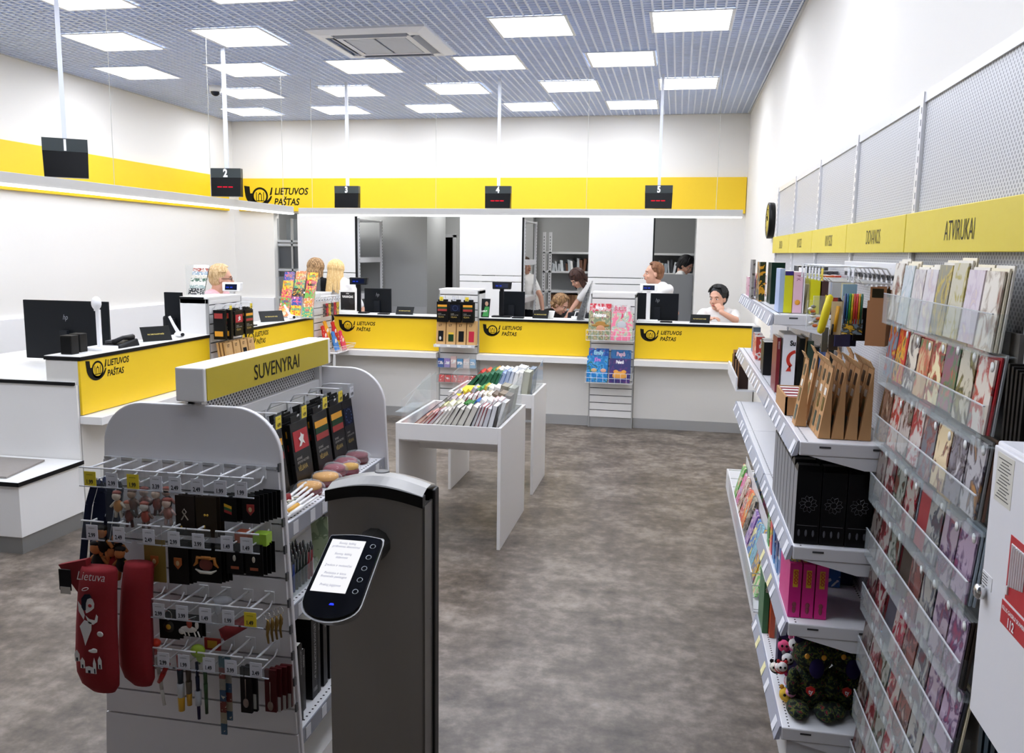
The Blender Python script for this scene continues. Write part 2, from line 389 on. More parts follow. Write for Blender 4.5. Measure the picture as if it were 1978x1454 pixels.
for i, (x, y) in enumerate([(-3.1, 12.6), (-.9, 11.9), (-4.8, 11.6)]):  # unseen lamps, added to lift the light in the back room
    t = thing('ceiling_light', ['added unseen ceiling light in the back room above the door', 'added unseen ceiling light in the back room above the parcel rack', 'added unseen ceiling light in the back room behind the left partition'][i], 'ceiling light', (x, y, 2.74))
    q = MB().box(x-.3, y-.15, 2.725, x+.3, y+.15, 2.735); q.build('diffuser', emis('ffffff', 30), t)
    q = MB().box(x-.31, y-.16, 2.735, x+.31, y+.16, 2.75); q.build('frame', WHITE, t)
# white partitions with shelving behind them
def partition(x0, x1, label, depth=True, z0=0):
    t = thing('partition_panel', label, 'partition', ((x0+x1)/2, 10.88, 0), 'white partition panels under the yellow band')
    MB().box(x0, 10.86, 1.44, x1, 10.90, 2.205).build('upper_board', WHITE, t, bevel=.003)
    MB().box(x0, 10.86, 1.36, x1, 10.90, 1.43).build('rail', WHITE, t, bevel=.003)
    MB().box(x0, 10.86, .0, x1, 10.90, 1.35).build('lower_board', WHITE, t, bevel=.003)
    MB().box(x1, 10.865, 0, x1+.018, 10.905, 2.205).build('edge_strip', BLACK, t)
    return t
partition(-5.05, -4.235, 'white partition panel behind the woman with long blonde hair')
partition(-2.80, -1.98, 'white partition panel in the middle under sign four')
partition(-1.125, -.325, 'white partition panel behind the red-haired clerk')
def side_rack(x, label):
    t = thing('storage_rack', label, 'shelving', (x-.25, 11.4, 0))
    for y in (10.96, 11.86):
        for xx in (x-.03, x-.6):
            q = MB().box(xx, y-.02, 0, xx+.03, y+.02, 2.16)
            q.build('upright', WMET, t)
        q = MB()
        for k in range(44): q.box(x, y-.006, .2+k*.044, x+.001, y+.006, .215+k*.044)
        tag(q.build('slot_holes', M('44464a', .7), t), kind='stuff')
    for z in (.35, .75, 1.13, 1.62, 2.13):
        MB().box(x-.58, 10.95, z-.05 if z < 2 else z, x-.005, 11.87, z+.02).build('shelf', WMET, t, bevel=.004)
    MB().box(x-.60, 10.95, .05, x-.58, 11.87, 2.14).build('back_panel', M('a5a7a8', .5), t)
    return t
side_rack(-4.21, 'white steel rack standing behind the left partition panel')
side_rack(-1.955, 'white slotted steel rack behind the middle partition panel')
# the long parcel rack
rk = thing('storage_rack', 'long white slotted rack with packets and brown boxes at the back', 'shelving', (-.9, 12.7, 0))
for x in (-1.93, -1.84, -.50, .23):
    q = MB(); q.box(x-.02, 12.38, 0, x+.02, 12.42, 2.03 if x < -.9 else 1.98); q.build('upright', WMET, rk)
    q = MB()
    for k in range(34): q.box(x-.005, 12.377, .5+k*.044, x+.005, 12.38, .517+k*.044)
    tag(q.build('slot_holes', M('3c3e42', .7), rk), kind='stuff')
for z in (.55, .93, 1.19, 1.475, 1.75):
    MB().box(-1.95, 12.38, z-.03, .25, 12.85, z).build('shelf', M('d6d7d8', .4), rk, bevel=.004)
MB().box(-1.95, 12.85, .1, .25, 12.87, 1.75).build('back_panel', M('8c8e90', .6), rk)
pk_cols = ['e9e8e4', 'cfd3d6', '3a3d42', 'b9bec2', '6d4a36', '222428', 'dfe4e8', '9aa3ab']
for j, (xa, xb, zz) in enumerate([(-1.86, -1.22, 1.475), (-.42, .2, 1.475)]):
    x = xa; k = 0
    while x < xb:
        wd = random.uniform(.02, .05); h = random.uniform(.10, .2); ti = random.uniform(-.02, .03)
        q = MB(); q.hull8([(x,12.42,zz),(x+wd,12.42,zz),(x+wd,12.72,zz),(x,12.72,zz)], [(x+ti,12.42,zz+h),(x+wd+ti,12.42,zz+h*.93),(x+wd+ti,12.72,zz+h*.93),(x+ti,12.72,zz+h)])
        c = random.choice(pk_cols)
        solo('parcel_envelope', q, M(c, .6), 'upright mail packet, %s from the left post, %s of the back rack' % (WN[k], ('left bay', 'right bay')[j]), 'packet', ('packets left bay', 'packets right bay')[j], origin=(x, 12.42, zz))
        x += wd+.004+max(0, ti); k += 1
for k in range(8):
    x = -1.83+k*.155
    q = MB().box(x, 12.42, .93, x+.148, 12.75, 1.13)
    t = thing('cardboard_box', 'brown cardboard box on the low shelf of the back rack, box %s from the left' % ['first','second','third','fourth','fifth','sixth','seventh','eighth'][k], 'box', (x+.07, 12.5, .93), 'brown boxes on the back rack')
    q.build('carton', M(random.choice(['8a6242', '7d5638', '93694a']), .8), t); MB().box(x+.06, 12.418, .93, x+.09, 12.42, 1.13).build('tape', M('c2a070', .4), t)
solo('grey_screen', MB().box(-.31, 11.90, 0, .195, 11.93, 1.47), M('a2a4a6', .6), 'plain grey screen board below the packets at the right opening', 'screen', origin=(-.05, 11.9, 0))
# left grey cabinet glimpsed beside the left wall end
t = thing('storage_cabinet', 'grey shelving with dark panes beside the left white wall end', 'cabinet', (-5.3, 11.2, 0))
for x in (-5.42, -5.2, -5.03): MB().box(x-.012, 11.0, 0, x+.012, 11.04, 2.15).build('upright', GREY, t)
for z in (.5, 1.06, 1.44, 1.78, 1.83): MB().box(-5.42, 11.0, z, -5.0, 11.4, z+.03).build('shelf', M('b7b9ba', .5), t)
for z0, z1 in ((1.1, 1.43), (1.48, 1.77), (.55, 1.05)):
    for x0, x1 in ((-5.405, -5.215), (-5.185, -5.045)): MB().box(x0, 11.03, z0, x1, 11.035, z1).build('pane', M('4a4d50', .2), t)
MB().box(-5.42, 11.3, 1.84, -5.0, 11.32, 2.15).build('back_panel', M('8f9496', .6), t)
# ================================================================ post horn emblem + name lettering
def horn_logo(mb, org, right, up, s):
    """post horn with a castle in its ring; s = height; drawn in a unit box about 1.5 wide"""
    R, U = Vector(right).normalized(), Vector(up).normalized(); N = R.cross(U); O = Vector(org)+N*.0015
    def P2(x, y): return O+R*(x*s)+U*(y*s)
    n = 18; out = []; inn = []
    for i in range(n+1):                       # body of the horn: wide bell at left tapering round to the mouthpiece at right
        t = i/n; a = radians(180+168*t)
        cx, cy = .78, .66; ro = .68+.02*t; w_ = .42*(1-t)**1.1+.075
        out.append((cx+ro*1.08*cos(a), cy+(ro-.02)*sin(a))); ri = ro-w_
        inn.append((cx+ri*1.08*cos(a)-(.10*(1-t)), cy+ri*sin(a)))
    for i in range(n):
        mb.add([P2(*out[i]), P2(*out[i+1]), P2(*inn[i+1]), P2(*inn[i])], [(0,1,2,3)])
    mb.add([P2(.0,1.04), P2(.04,.66), P2(.33,.62), P2(.30,1.0)], [(0,1,2,3)])
    mb.add([P2(1.38,.55), P2(1.50,.60), P2(1.56,.95), P2(1.49,.95)], [(0,1,2,3)])
    k = 24
    for i in range(k):
        a0, a1 = 2*pi*i/k, 2*pi*(i+1)/k
        mb.add([P2(.86+.44*cos(a0), .52+.44*sin(a0)), P2(.86+.44*cos(a1), .52+.44*sin(a1)), P2(.86+.34*cos(a1), .52+.34*sin(a1)), P2(.86+.34*cos(a0), .52+.34*sin(a0))], [(0,1,2,3)])
    for x, y0, y1, w_ in ((.66,.32,.72,.04), (1.06,.32,.72,.04), (.78,.26,.62,.04), (.94,.26,.62,.04)):
        mb.add([P2(x-w_/2,y0), P2(x+w_/2,y0), P2(x+w_/2,y1), P2(x-w_/2,y1)], [(0,1,2,3)])
    mb.add([P2(.78,.60), P2(.94,.60), P2(.86,.72)], [(0,1,2)])
    mb.add([P2(.62,.27), P2(1.10,.27), P2(1.10,.31), P2(.62,.31)], [(0,1,2,3)])
    return mb
def horn_disc(mb, org, right, up, s):
    R, U = Vector(right).normalized(), Vector(up).normalized(); N = R.cross(U); O = Vector(org)+N*.0012
    k = 24
    return mb.add([O+R*((.86+.35*cos(2*pi*i/k))*s)+U*((.52+.35*sin(2*pi*i/k))*s) for i in range(k)], [tuple(range(k))])
def post_mark(parent, org, right, up, s, ts, gap=1.72):
    horn_disc(MB(), org, right, up, s).build('emblem_ground', YEL, parent)
    b = MB(); R, U = Vector(right).normalized(), Vector(up).normalized(); N = R.cross(U)
    n = 18; horn_logo(b, Vector(org)+N*.0006, right, up, s).build('emblem', INK, parent)
    o = Vector(org)
    text_mb('LIETUVOS', ts, o+R*gap*s+U*s*.60, right, up, sx=.86, shear=.22, bold=.025).build('lettering', INK, parent)
    text_mb('PAŠTAS', ts, o+R*(gap-.04)*s+U*s*.08, right, up, sx=.86, shear=.22, bold=.025).build('lettering', INK, parent)
bd = thing('wall_band', 'yellow band panel with post horn and LIETUVOS PAŠTAS on the back wall', 'wall panel', (-2.5, YB, 2.24))
MB().box(XL+.10, YB-.05, 2.24, .765, YB-.002, 2.672).build('panel', YEL, bd, bevel=.003)
post_mark(bd, (-5.80, YB-.05, 2.30), (1,0,0), (0,0,1), .265, .125, 1.66)

# ================================================================ service counters
def slat_boards(parent, axis, face, a0, a1, z0, z1, step, mat=WHITE, back=M('3b3c3e', .6), th=.012):
    """horizontal slatwall boards with recessed grooves; axis = plane normal axis"""
    z = z0
    sg = 1 if face[1] > 0 else -1; f = face[0]
    def bx(za, zb, d0, d1, nm, m):
        b = MB()
        if axis == 'x': b.box(f-sg*d0, a0, za, f-sg*d1, a1, zb)
        else: b.box(a0, f-sg*d0, za, a1, f-sg*d1, zb)
        return b.build(nm, m, parent)
    bx(z0, z1, th, th+.004, 'groove_backing', back)
    while z < z1-.01:
        bx(z+.004, min(z1, z+step-.005), 0, th, 'slat_board', mat); z += step
def tower(label, x0, x1, y0, y1, axis, sg, zt=1.355, top_edge=True):
    t = thing('display_tower', label, 'display stand', ((x0+x1)/2, (y0+y1)/2, 0))
    if axis == 'x':
        MB().box(x0, y0, 0, x1-.02, y1, zt-.015).build('carcass', WHITE, t, bevel=.002)
        slat_boards(t, 'x', (x1, 1), y0+.012, y1-.012, .10, zt-.05, .075)
        MB().box(x1-.02, y0, 0, x1+.004, y0+.012, zt-.015).build('side_trim', GREY, t)
        MB().box(x1-.02, y1-.012, 0, x1+.004, y1, zt-.015).build('side_trim', GREY, t)
        MB().box(x0-.004, y0-.004, zt-.015, x1+.004, y1+.002, zt).build('top_board', WHITE, t)
        MB().box(x0-.006, y0-.008, zt-.018, x1-.03, y0-.004, zt).build('black_edging', BLACK, t)
        MB().box(x0, y0, zt-.05, x1+.002, y1, zt-.015).build('head_rail', WHITE, t)
    else:
        MB().box(x0, y0+.02, 0, x1, y1, zt-.015).build('carcass', WHITE, t, bevel=.002)
        slat_boards(t, 'y', (y0, -1), x0+.012, x1-.012, .10, zt-.05, .075)
        MB().box(x0, y0-.004, 0, x0+.012, y0+.02, zt-.015).build('side_trim', GREY, t)
        MB().box(x1-.012, y0-.004, 0, x1, y0+.02, zt-.015).build('side_trim', GREY, t)
        MB().box(x0, y0-.004, zt-.05, x1, y1, zt).build('head_rail', WHITE, t, bevel=.003)
    MB().box(x0+.01, y0+.01, 0, x1-.01+.014*(axis=='x'), y1-.01, .1).build('plinth', GREY, t)
    return t
def counter_y(label, x0, x1, logo_x, ledge=(None, None)):
    t = thing('service_counter', label, 'counter', ((x0+x1)/2, 8.7, 0))
    MB().box(x0, 8.545, .10, x1, 8.80, 1.044).build('body', M('dcdad5', .5), t, bevel=.002)
    fp = MB().box(x0, 8.53, .71, x1, 8.545, 1.042).build('front_panel', YEL, t)
    l0, l1 = ledge[0] if ledge[0] is not None else x0, ledge[1] if ledge[1] is not None else x1
    MB().box(l0, 8.40, .648, l1, 8.56, .706).build('ledge', WHITE, t, bevel=.002)
    MB().box(x0, 8.515, 1.046, x1, 8.84, 1.066).build('black_edging', BLACK, t)
    MB().box(x0+.002, 8.519, 1.0655, x1-.002, 8.838, 1.069).build('top_board', WHITE, t)
    MB().box(x0, 8.80, .70, x1, 9.12, .73).build('work_surface', WHITE, t)
    MB().box(x0+.004, 8.54, .0, x1-.004, 8.56, .1).build('plinth', GREY, t)
    if logo_x is not None: post_mark(fp, (logo_x, 8.53, .885), (1,0,0), (0,0,1), .118, .053)
    return t
counter_y('long yellow-fronted counter in the left corner under sign three', -3.57, -2.412, -3.52)
counter_y('yellow-fronted counter between the sock tower and the magazine tower', -1.985, -.845, -1.95)
counter_y('yellow-fronted counter where the dark-haired clerk sits at the right wall', -.395, .762, -.35, ledge=(-.395, .66))
b = MB()
tower('white slatwall tower with flag packs and socks between two yellow counters', -2.41, -1.987, 8.50, 8.80, 'y', -1, 1.36)
tower('white slatwall tower with the two magazine racks', -.842, -.398, 8.50, 8.80, 'y', -1, 1.36)
def counter_x(label, y0, y1, logo_y, ledge_y):
    t = thing('service_counter', label, 'counter', (-3.72, (y0+y1)/2, 0))
    MB().box(-3.84, y0, .10, -3.615, y1, 1.044).build('body', M('dcdad5', .5), t, bevel=.002)
    fp = MB().box(-3.615, y0, .705, -3.60, y1, 1.044).build('front_panel', YEL, t)
    MB().box(-3.615, ledge_y[0], .65, -3.462, ledge_y[1], .70).build('ledge', WHITE, t, bevel=.002)
    MB().box(-3.85, y0-.004, 1.046, -3.592, y1, 1.068).build('black_edging', BLACK, t)
    MB().box(-3.848, y0, 1.0675, -3.596, y1, 1.071).build('top_board', WHITE, t)
    MB().box(-3.84, y0+.01, 0, -3.62, y1, .1).build('plinth', GREY, t)
    post_mark(fp, (-3.60, logo_y, .905), (0,1,0), (0,0,1), .128, .058, 1.62)
    return t
t1 = counter_x('near yellow-fronted counter on the left with a monitor and phone on it', 4.61, 6.10, 4.66, (4.60, 6.10))
counter_x('yellow-fronted counter on the left behind the first slatwall tower', 6.62, 8.06, 6.66, (6.62, 8.06))
tower('white slatwall tower on the left counter row with flags and kraft packs', -3.84, -3.60, 6.10, 6.62, 'x', 1, 1.362)
tower('white slatwall tower in the counter corner beside the scratch cards', -3.84, -3.60, 8.06, 8.53, 'x', 1, 1.30)
# lower desks at the near end
t = thing('staff_desk', 'white desk with black edge beside the near yellow counter', 'desk', (-4.3, 4.8, 0))
MB().box(-5.1, 4.585, .0, -3.615, 4.60, .895).build('front_board', WHITE, t)
MB().box(-5.1, 4.59, .897, -3.845, 6.0, .915).build('top_board', WHITE, t)
MB().box(-5.1, 4.575, .893, -3.625, 4.59, .913).build('black_edging', BLACK, t)
MB().box(-3.845, 4.59, .897, -3.63, 4.607, .915).build('top_return', WHITE, t)
t = thing('parcel_bench', 'low white bench with black edging and a grey weighing plate', 'bench', (-4.3, 4.3, 0))
MB().box(-5.3, 4.05, .10, -3.60, 4.575, .405).build('body', WHITE, t, bevel=.002)
MB().box(-5.3, 4.04, .405, -3.592, 4.578, .425).build('top_board', WHITE, t)
b = MB(); b.box(-5.3, 4.034, .402, -3.588, 4.04, .4255); b.box(-3.592, 4.034, .402, -3.586, 4.578, .4255); b.build('black_edging', BLACK, t)
MB().box(-5.3, 4.06, 0, -3.61, 4.56, .10).build('plinth', M('8f8f8e', .35, .5), t)
b = MB(); b.hull8([(-4.35,4.10,.427),(-3.72,4.10,.427),(-3.80,4.50,.427),(-4.3,4.50,.427)], [(-4.35,4.10,.437),(-3.72,4.10,.437),(-3.80,4.50,.437),(-4.3,4.50,.437)])
solo('weighing_plate', b, M('8d8781', .45), 'flat grey-brown weighing plate on the low white bench', 'scale', origin=(-4.0, 4.3, .427))

# ================================================================ suspended light bars and queue signs
def wire(t, x, y, z0): MB().tube([(x, y, z0), (x+.004, y, CZ+.02)], .0022, 5).build('wire', M('b9b7b0', .5), t)
t = thing('light_bar', 'long suspended light bar above the back counters', 'lamp', (-1.6, 8.3, 2.09))
MB().box(-3.83, 8.27, 2.094, .562, 8.33, 2.158).build('housing', M('c4c3c0', .4, .3), t, bevel=.002)
MB().box(-3.82, 8.266, 2.082, .555, 8.334, 2.093).build('led_strip', emis('ffffff', LIGHT_STRIP), t)
for x in (-3.689, -2.386, -.893, .319): wire(t, x, 8.3, 2.158)
t = thing('light_bar', 'suspended light bar above the left counters', 'lamp', (-3.8, 5.5, 2.09))
MB().box(-3.83, 2.6, 2.094, -3.77, 8.035, 2.158).build('housing', M('c4c3c0', .4, .3), t, bevel=.002)
MB().box(-3.834, 2.61, 2.082, -3.766, 8.03, 2.093).build('led_strip', emis('ffffff', LIGHT_STRIP), t)
for y in (3.0, 5.316, 6.553, 7.871): wire(t, -3.8, y, 2.158)
def queue_sign(num, x, y, yaw, z0, z1, red, px=None):
    t = thing('queue_sign', 'black queue display reading %s, %s' % (num, {'1': 'blank, nearest on the left side', '2': 'with red digits, farther on the left side', '3': 'blank, first over the back counters', '4': 'with red digits, middle of the back counters', '5': 'with red digits, nearest the right wall'}[num]), 'sign', (x, y, z0), rotz=yaw)
    W = Matrix.Translation((x, y, 0)) @ Matrix.Rotation(yaw, 4, 'Z')
    def mb(): b = MB(); b.X = W; return b
    h = z1-z0; zm = z1-h*.33
    b = mb(); b.hull8([(-.127,-.035,z0),(.127,-.035,z0),(.127,.035,z0),(-.127,.035,z0)], [(-.131,-.02,zm),(.131,-.02,zm),(.131,.03,zm),(-.131,.03,zm)]); b.build('display_box', M('0c0c0d', .25), t)
    b = mb(); b.hull8([(-.131,-.022,zm),(.131,-.022,zm),(.131,.032,zm),(-.131,.032,zm)], [(-.131,-.024,z1),(.131,-.024,z1),(.131,.032,z1),(-.131,.032,z1)]); b.build('number_panel', M('3a4142', .35), t)
    nb = mb(); b2 = text_mb(num, h*.38, (0, -.026, zm+h*.03), (1,0,0), (0,0,1), nb, sx=.8, align='CENTER', bold=.045); b2.build('number', M('ffffff', .5), t)
    xx = px if px is not None else 0
    b = mb(); b.box(xx-.014, 0, z1, xx+.014, .028, CZ+.02); b.build('pole', M('dfe3ec', .4), t)
    if red:
        b = mb()
        for k in range(14):
            if k in (4, 9): continue
            b.box(-.07+k*.0095, -.031, z0+h*.32, -.062+k*.0095, -.0295, z0+h*.35)
        b.build('red_digits', emis('ff1430', 2.2), t)
queue_sign('1', -3.9, 4.98, radians(38), 2.18, 2.425, False)
queue_sign('2', -3.85, 6.9, radians(9), 2.183, 2.42, True)
queue_sign('3', -3.392, 8.5, 0, 2.172, 2.392, False)
queue_sign('4', -1.798, 8.5, 0, 2.172, 2.39, True)
queue_sign('5', -.217, 8.5, 0, 2.176, 2.395, True)

# ================================================================ things on the counters
CT = 1.0705
def monitor(label, x, y, w_, h, zc, yaw=0, base=CT, logo=True):
    t = thing('computer_monitor', label, 'monitor', (x, y, base), rotz=yaw)
    W = Matrix.Translation((x, y, 0)) @ Matrix.Rotation(yaw, 4, 'Z')
    def mb(): b = MB(); b.X = W; return b
    mb().box(-w_/2, .0, zc-h/2, w_/2, .022, zc+h/2).build('casing', M('15181c', .35), t, bevel=.004)
    mb().box(-w_/2+.01, .0222, zc-h/2+.015, w_/2-.01, .024, zc+h/2-.01).build('screen', M('05070a', .1), t)
    mb().box(-.03, -.035, base+.01, .03, -.008, zc).build('stand_neck', M('1c1f24', .4), t)
    mb().box(-.11, -.09, base, .11, .07, base+.012).build('stand_foot', M('1c1f24', .4), t, bevel=.004)
    if logo: text_mb('hp', .055, (0, -.0005, zc+h*.18), (1,0,0), (0,0,1), mb(), sx=.75, align='CENTER', shear=.3, bold=-.01).build('logo', M('aeb4bc', .3, .5), t)
monitor('large black monitor at the near left counter, seen from behind', -4.27, 5.35, .68, .42, 1.15, base=.916)
monitor('black monitor under the blue customer display at sign three', -3.25, 8.99, .31, .27, 1.19, base=.731)
monitor('black monitor behind the open magazine under sign four', -1.74, 8.99, .28, .29, 1.18, base=.731, logo=False)
monitor('black monitor in front of the red-haired clerk', -.20, 8.99, .43, .28, 1.20, base=.731)
monitor('edge of a dark monitor behind the left slatwall tower', -4.06, 6.35, .16, .42, 1.17, base=.7655, logo=False)
q = thing('staff_desk', 'narrow white staff desk behind the left slatwall tower', 'desk', (-4.05, 6.5, 0)); MB().box(-4.25, 6.02, .745, -3.85, 6.95, .765).build('top_board', WHITE, q)
for y in (6.05, 6.9): MB().box(-4.24, y, 0, -3.86, y+.02, .745).build('side_board', WHITE, q)
def pole_display(label, x, y, zt, col, blue='2a4cff', w_=.19, yaw=0, base=CT):
    t = thing('customer_display', label, 'display', (x, y, base), rotz=yaw)
    W = Matrix.Translation((x, y, 0)) @ Matrix.Rotation(yaw, 4, 'Z'); m = M(col, .4)
    def mb(): b = MB(); b.X = W; return b
    mb().box(-.10, -.05, base, .10, .06, base+.014).build('base', m, t, bevel=.004)
    mb().box(-.02, -.014, base+.014, .02, .014, zt-.05).build('post', m, t, bevel=.003)
    b = mb(); b.hull8([(-w_/2,-.03,zt-.075),(w_/2,-.03,zt-.075),(w_/2,.02,zt-.075),(-w_/2,.02,zt-.075)], [(-w_/2-.006,-.018,zt),(w_/2+.006,-.018,zt),(w_/2+.006,.03,zt),(-w_/2-.006,.03,zt)]); b.build('head', m, t, bevel=.006)
    b = mb(); b.poly([(-w_/2+.025,-.0295,zt-.062),(w_/2-.025,-.0295,zt-.062),(w_/2-.025,-.0215,zt-.014),(-w_/2+.025,-.0215,zt-.014)]); b.build('window', M('0b1430', .15), t)
    text_mb('24.06   0.00', .016, (-w_/2+.035, -.0285, zt-.046), (1,0,0), (0,.16,1), mb(), sx=.8).build('digits', emis(blue, 1.5), t)
pole_display('black customer display with blue digits under sign three', -3.355, 8.70, 1.45, '141518')
pole_display('black customer display with blue digits under sign four', -1.79, 8.70, 1.435, '141518')
pole_display('white customer display in front of the red-haired clerk', -.285, 8.70, 1.445, 'f0f0f0', w_=.165)
pole_display('white customer display behind the left slatwall tower', -3.73, 6.72, 1.455, 'f0f0f0', w_=.16)
def tent_card(label, x, y, yaw=0, w_=.19, h=.085, tilt=.035):
    t = thing('tent_card', label, 'sign', (x, y, CT), rotz=yaw)
    W = Matrix.Translation((x, y, 0)) @ Matrix.Rotation(yaw, 4, 'Z')
    def mb(): b = MB(); b.X = W; return b
    b = mb(); b.hull8([(-w_/2,-.035,CT+.004),(w_/2,-.035,CT+.004),(w_/2,-.031,CT+.004),(-w_/2,-.031,CT+.004)], [(-w_/2+.008,tilt-.035,CT+h),(w_/2+.008-.0,tilt-.035,CT+h),(w_/2+.008,tilt-.031,CT+h),(-w_/2+.008,tilt-.031,CT+h)]); b.build('card', M('111211', .3), t)
    mb().box(-w_/2-.005, -.045, CT, w_/2+.005, .04, CT+.004).build('clear_base', M('dfe6e4', .1), t)
    b = mb(); text_mb('PRAŠOME PALAUKTI EILĖJE', .013, (0, -.0355+tilt*.45, CT+h*.45), (1,0,0), (0,tilt,h), b, sx=.8, align='CENTER', bold=.03); b.build('lettering', M('c9b45a', .5), t)
tent_card('black tent card on the back counter under sign three', -2.82, 8.64)
tent_card('black tent card on the counter beside the white cup', -1.37, 8.64, w_=.16)
tent_card('black tent card in front of the seated dark-haired clerk', .225, 8.64)
tent_card('black tent card on clear stand on the near left counter', -3.70, 5.55, radians(62), w_=.22, h=.105, tilt=.06)
tent_card('black tent card on the left counter before the scratch cards', -3.70, 7.35, radians(55), w_=.24, h=.10, tilt=.06)
# document camera stand
def arm_stand(label, x, y, s=1.0, tall=.34):
    t = thing('hand_scanner', label, 'scanner', (x, y, CT))
    wm = M('f2f2f3', .3)
    MB().box(x-.08*s, y-.08*s, CT, x+.08*s, y+.08*s, CT+.02*s).build('base', wm, t, bevel=.005)
    MB().box(x-.013*s, y-.012*s, CT+.02*s, x+.013*s, y+.012*s, CT+tall*.78).build('column', wm, t, bevel=.004)
    b = MB(); b.ell((x, y-.012, CT+tall*.9), (.034*s, .026*s, .045*s), 14, 9); b.build('head', wm, t)
    b = MB(); b.tube([(x-.01*s, y, CT+tall*.76), (x-.03*s, y+.01, CT+tall*.98)], [.016*s, .008*s], 8); b.build('neck', wm, t)
arm_stand('white document scanner on a tall stand beside the large monitor', -3.73, 4.98)
def handset(label, x, y, h=.12):
    t = thing('hand_scanner', label, 'scanner', (x, y, CT)); wm = M('f2f2f3', .3)
    b = MB(); b.ell((x, y, CT+.022), (.04, .045, .022), 14, 8); b.build('head', wm, t)
    b = MB(); b.ell((x+.035, y-.02, CT+.022), (.012, .02, .014), 10, 6); b.build('lens', DARK, t)
    b = MB(); b.tube([(x-.01, y, CT+.03), (x-.03, y-.03, CT+h*.6), (x-.05, y-.05, CT+h)], [.014, .011, .009], 8); b.build('handle', wm, t)
handset('white handheld scanner on the near left counter by the slatwall tower', -3.70, 5.86, .16)
handset('white handheld scanner in front of the scratch card stand', -3.66, 7.70, .14)
for k, (y, lb) in enumerate([(4.72, 'small black speaker box at the near end of the left counter'), (4.84, 'small black box speaker standing beside the document scanner')]):
    t = thing('speaker', lb, 'speaker', (-3.75-.03*k, y, CT))
    MB().box(-3.79-.03*k, y-.035, CT, -3.71-.03*k, y+.035, CT+.12).build('cabinet', M('1d1c1b', .5), t, bevel=.005)
    MB().box(-3.785-.03*k, y-.037, CT+.01, -3.715-.03*k, y-.035, CT+.11).build('grille', M('0f0f10', .9), t)
t = thing('card_terminal', 'black payment terminal lying on the near left counter', 'card terminal', (-3.70, 5.18, CT))
b = MB(); b.hull8([(-3.80,5.06,CT),(-3.64,5.06,CT),(-3.64,5.28,CT),(-3.80,5.28,CT)], [(-3.79,5.07,CT+.022),(-3.65,5.07,CT+.022),(-3.65,5.27,CT+.05),(-3.79,5.27,CT+.05)]); b.build('body', DARK, t, bevel=.006)
MB().tube([(-3.70,5.08,CT+.04),(-3.69,5.16,CT+.062),(-3.68,5.26,CT+.06)], [.018,.014,.02], 8).build('handset', M('202022', .4), t)
MB().box(-3.78, 5.10, CT+.03, -3.73, 5.2, CT+.046).build('keypad', M('3b3b3e', .5), t)
for k, (x, y, lb) in enumerate([(-3.05, 8.62, 'thin black pen tray on the back counter before the monitor'), (-1.60, 8.62, 'black card reader on the counter under sign four'), (-.10, 8.62, 'black payment keypad on the counter before the right monitor'), (-3.68, 6.9, 'small dark pad on the left counter top')]):
    t = thing('card_reader', lb, 'card reader', (x, y, CT))
    MB().box(x-.06, y-.035, CT, x+.06, y+.035, CT+.012).build('body', DARK, t, bevel=.003)
    MB().box(x-.05, y-.03, CT+.012, x+.03, y+.03, CT+.014).build('pad', M('3a3a3c', .4), t)
t = thing('paper_cup', 'white cup standing on the counter beside the tent card', 'cup', (-1.27, 8.68, CT))
MB().lathe([(.026,0),(.042,.075),(.045,.078),(.04,.076),(.024,.004)], (-1.27, 8.68, CT)).build('cup', PAPER, t)
t = thing('hand_sanitizer', 'white pump bottle on the counter left of the magazine tower', 'bottle', (-1.02, 8.62, CT))
MB().box(-1.05, 8.60, CT, -.99, 8.64, CT+.035).build('bottle', WHITE, t, bevel=.005); MB().tube([(-1.02,8.62,CT+.03),(-1.005,8.62,CT+.08),(-.98,8.62,CT+.082)], .006, 6).build('pump', WHITE, t)
t = thing('brochure_stand', 'tall clear stand of grey leaflets seen edge on beside the magazines', 'brochure stand', (-.93, 8.63, CT))
b = MB()
for k in range(9):
    x = -.99+k*.008; b.X = None
    b.hull8([(x,8.56,CT+.004),(x+.002,8.56,CT+.004),(x+.002,8.70,CT+.004),(x,8.70,CT+.004)], [(x+.045+k*.004,8.56,CT+.17+k*.028),(x+.047+k*.004,8.56,CT+.17+k*.028),(x+.047+k*.004,8.70,CT+.17+k*.028),(x+.045+k*.004,8.70,CT+.17+k*.028)])
o = b.build('leaflets', art(['8e9094', 'cfd1d2', '55585c', 'e9e9e6'], 30), t); o['kind'] = 'stuff'
b = MB(); b.box(-1.0, 8.55, CT, -.87, 8.71, CT+.004); b.build('base', ACR, t)
# open magazine and framed book advert
t = thing('magazine', 'dark magazine with a sportsman in green standing under sign four', 'magazine', (-1.90, 8.62, CT))
b = MB(); b.hull8([(-2.0,8.60,CT),(-1.905,8.60,CT),(-1.905,8.606,CT),(-2.0,8.606,CT)], [(-1.99,8.63,CT+.19),(-1.895,8.63,CT+.19),(-1.895,8.636,CT+.19),(-1.99,8.636,CT+.19)]); b.build('cover', M('1b1d1f', .3), t)
b = MB(); b.ell((-1.93,8.607,CT+.14), (.018,.004,.024)); b.build('portrait', M('c9a084', .6), t)
b = MB(); b.poly([(-1.975,8.599,CT+.01),(-1.91,8.599,CT+.01),(-1.905,8.617,CT+.11),(-1.95,8.617,CT+.11)]); b.build('green_shirt', M('3f9a4b', .6), t)
text_mb('LABUT', .026, (-1.985, 8.602, CT+.055), (1,0,0), (0,.15,1), sx=.8, bold=.03).build('lettering', PAPER, t)
t = thing('book_advert', 'white framed black book advert VANAGAS on the back counter', 'poster', (-3.45, 8.62, CT))
MB().box(-3.56, 8.60, CT, -3.555, 8.66, CT+.24).build('clear_side', ACR, t)
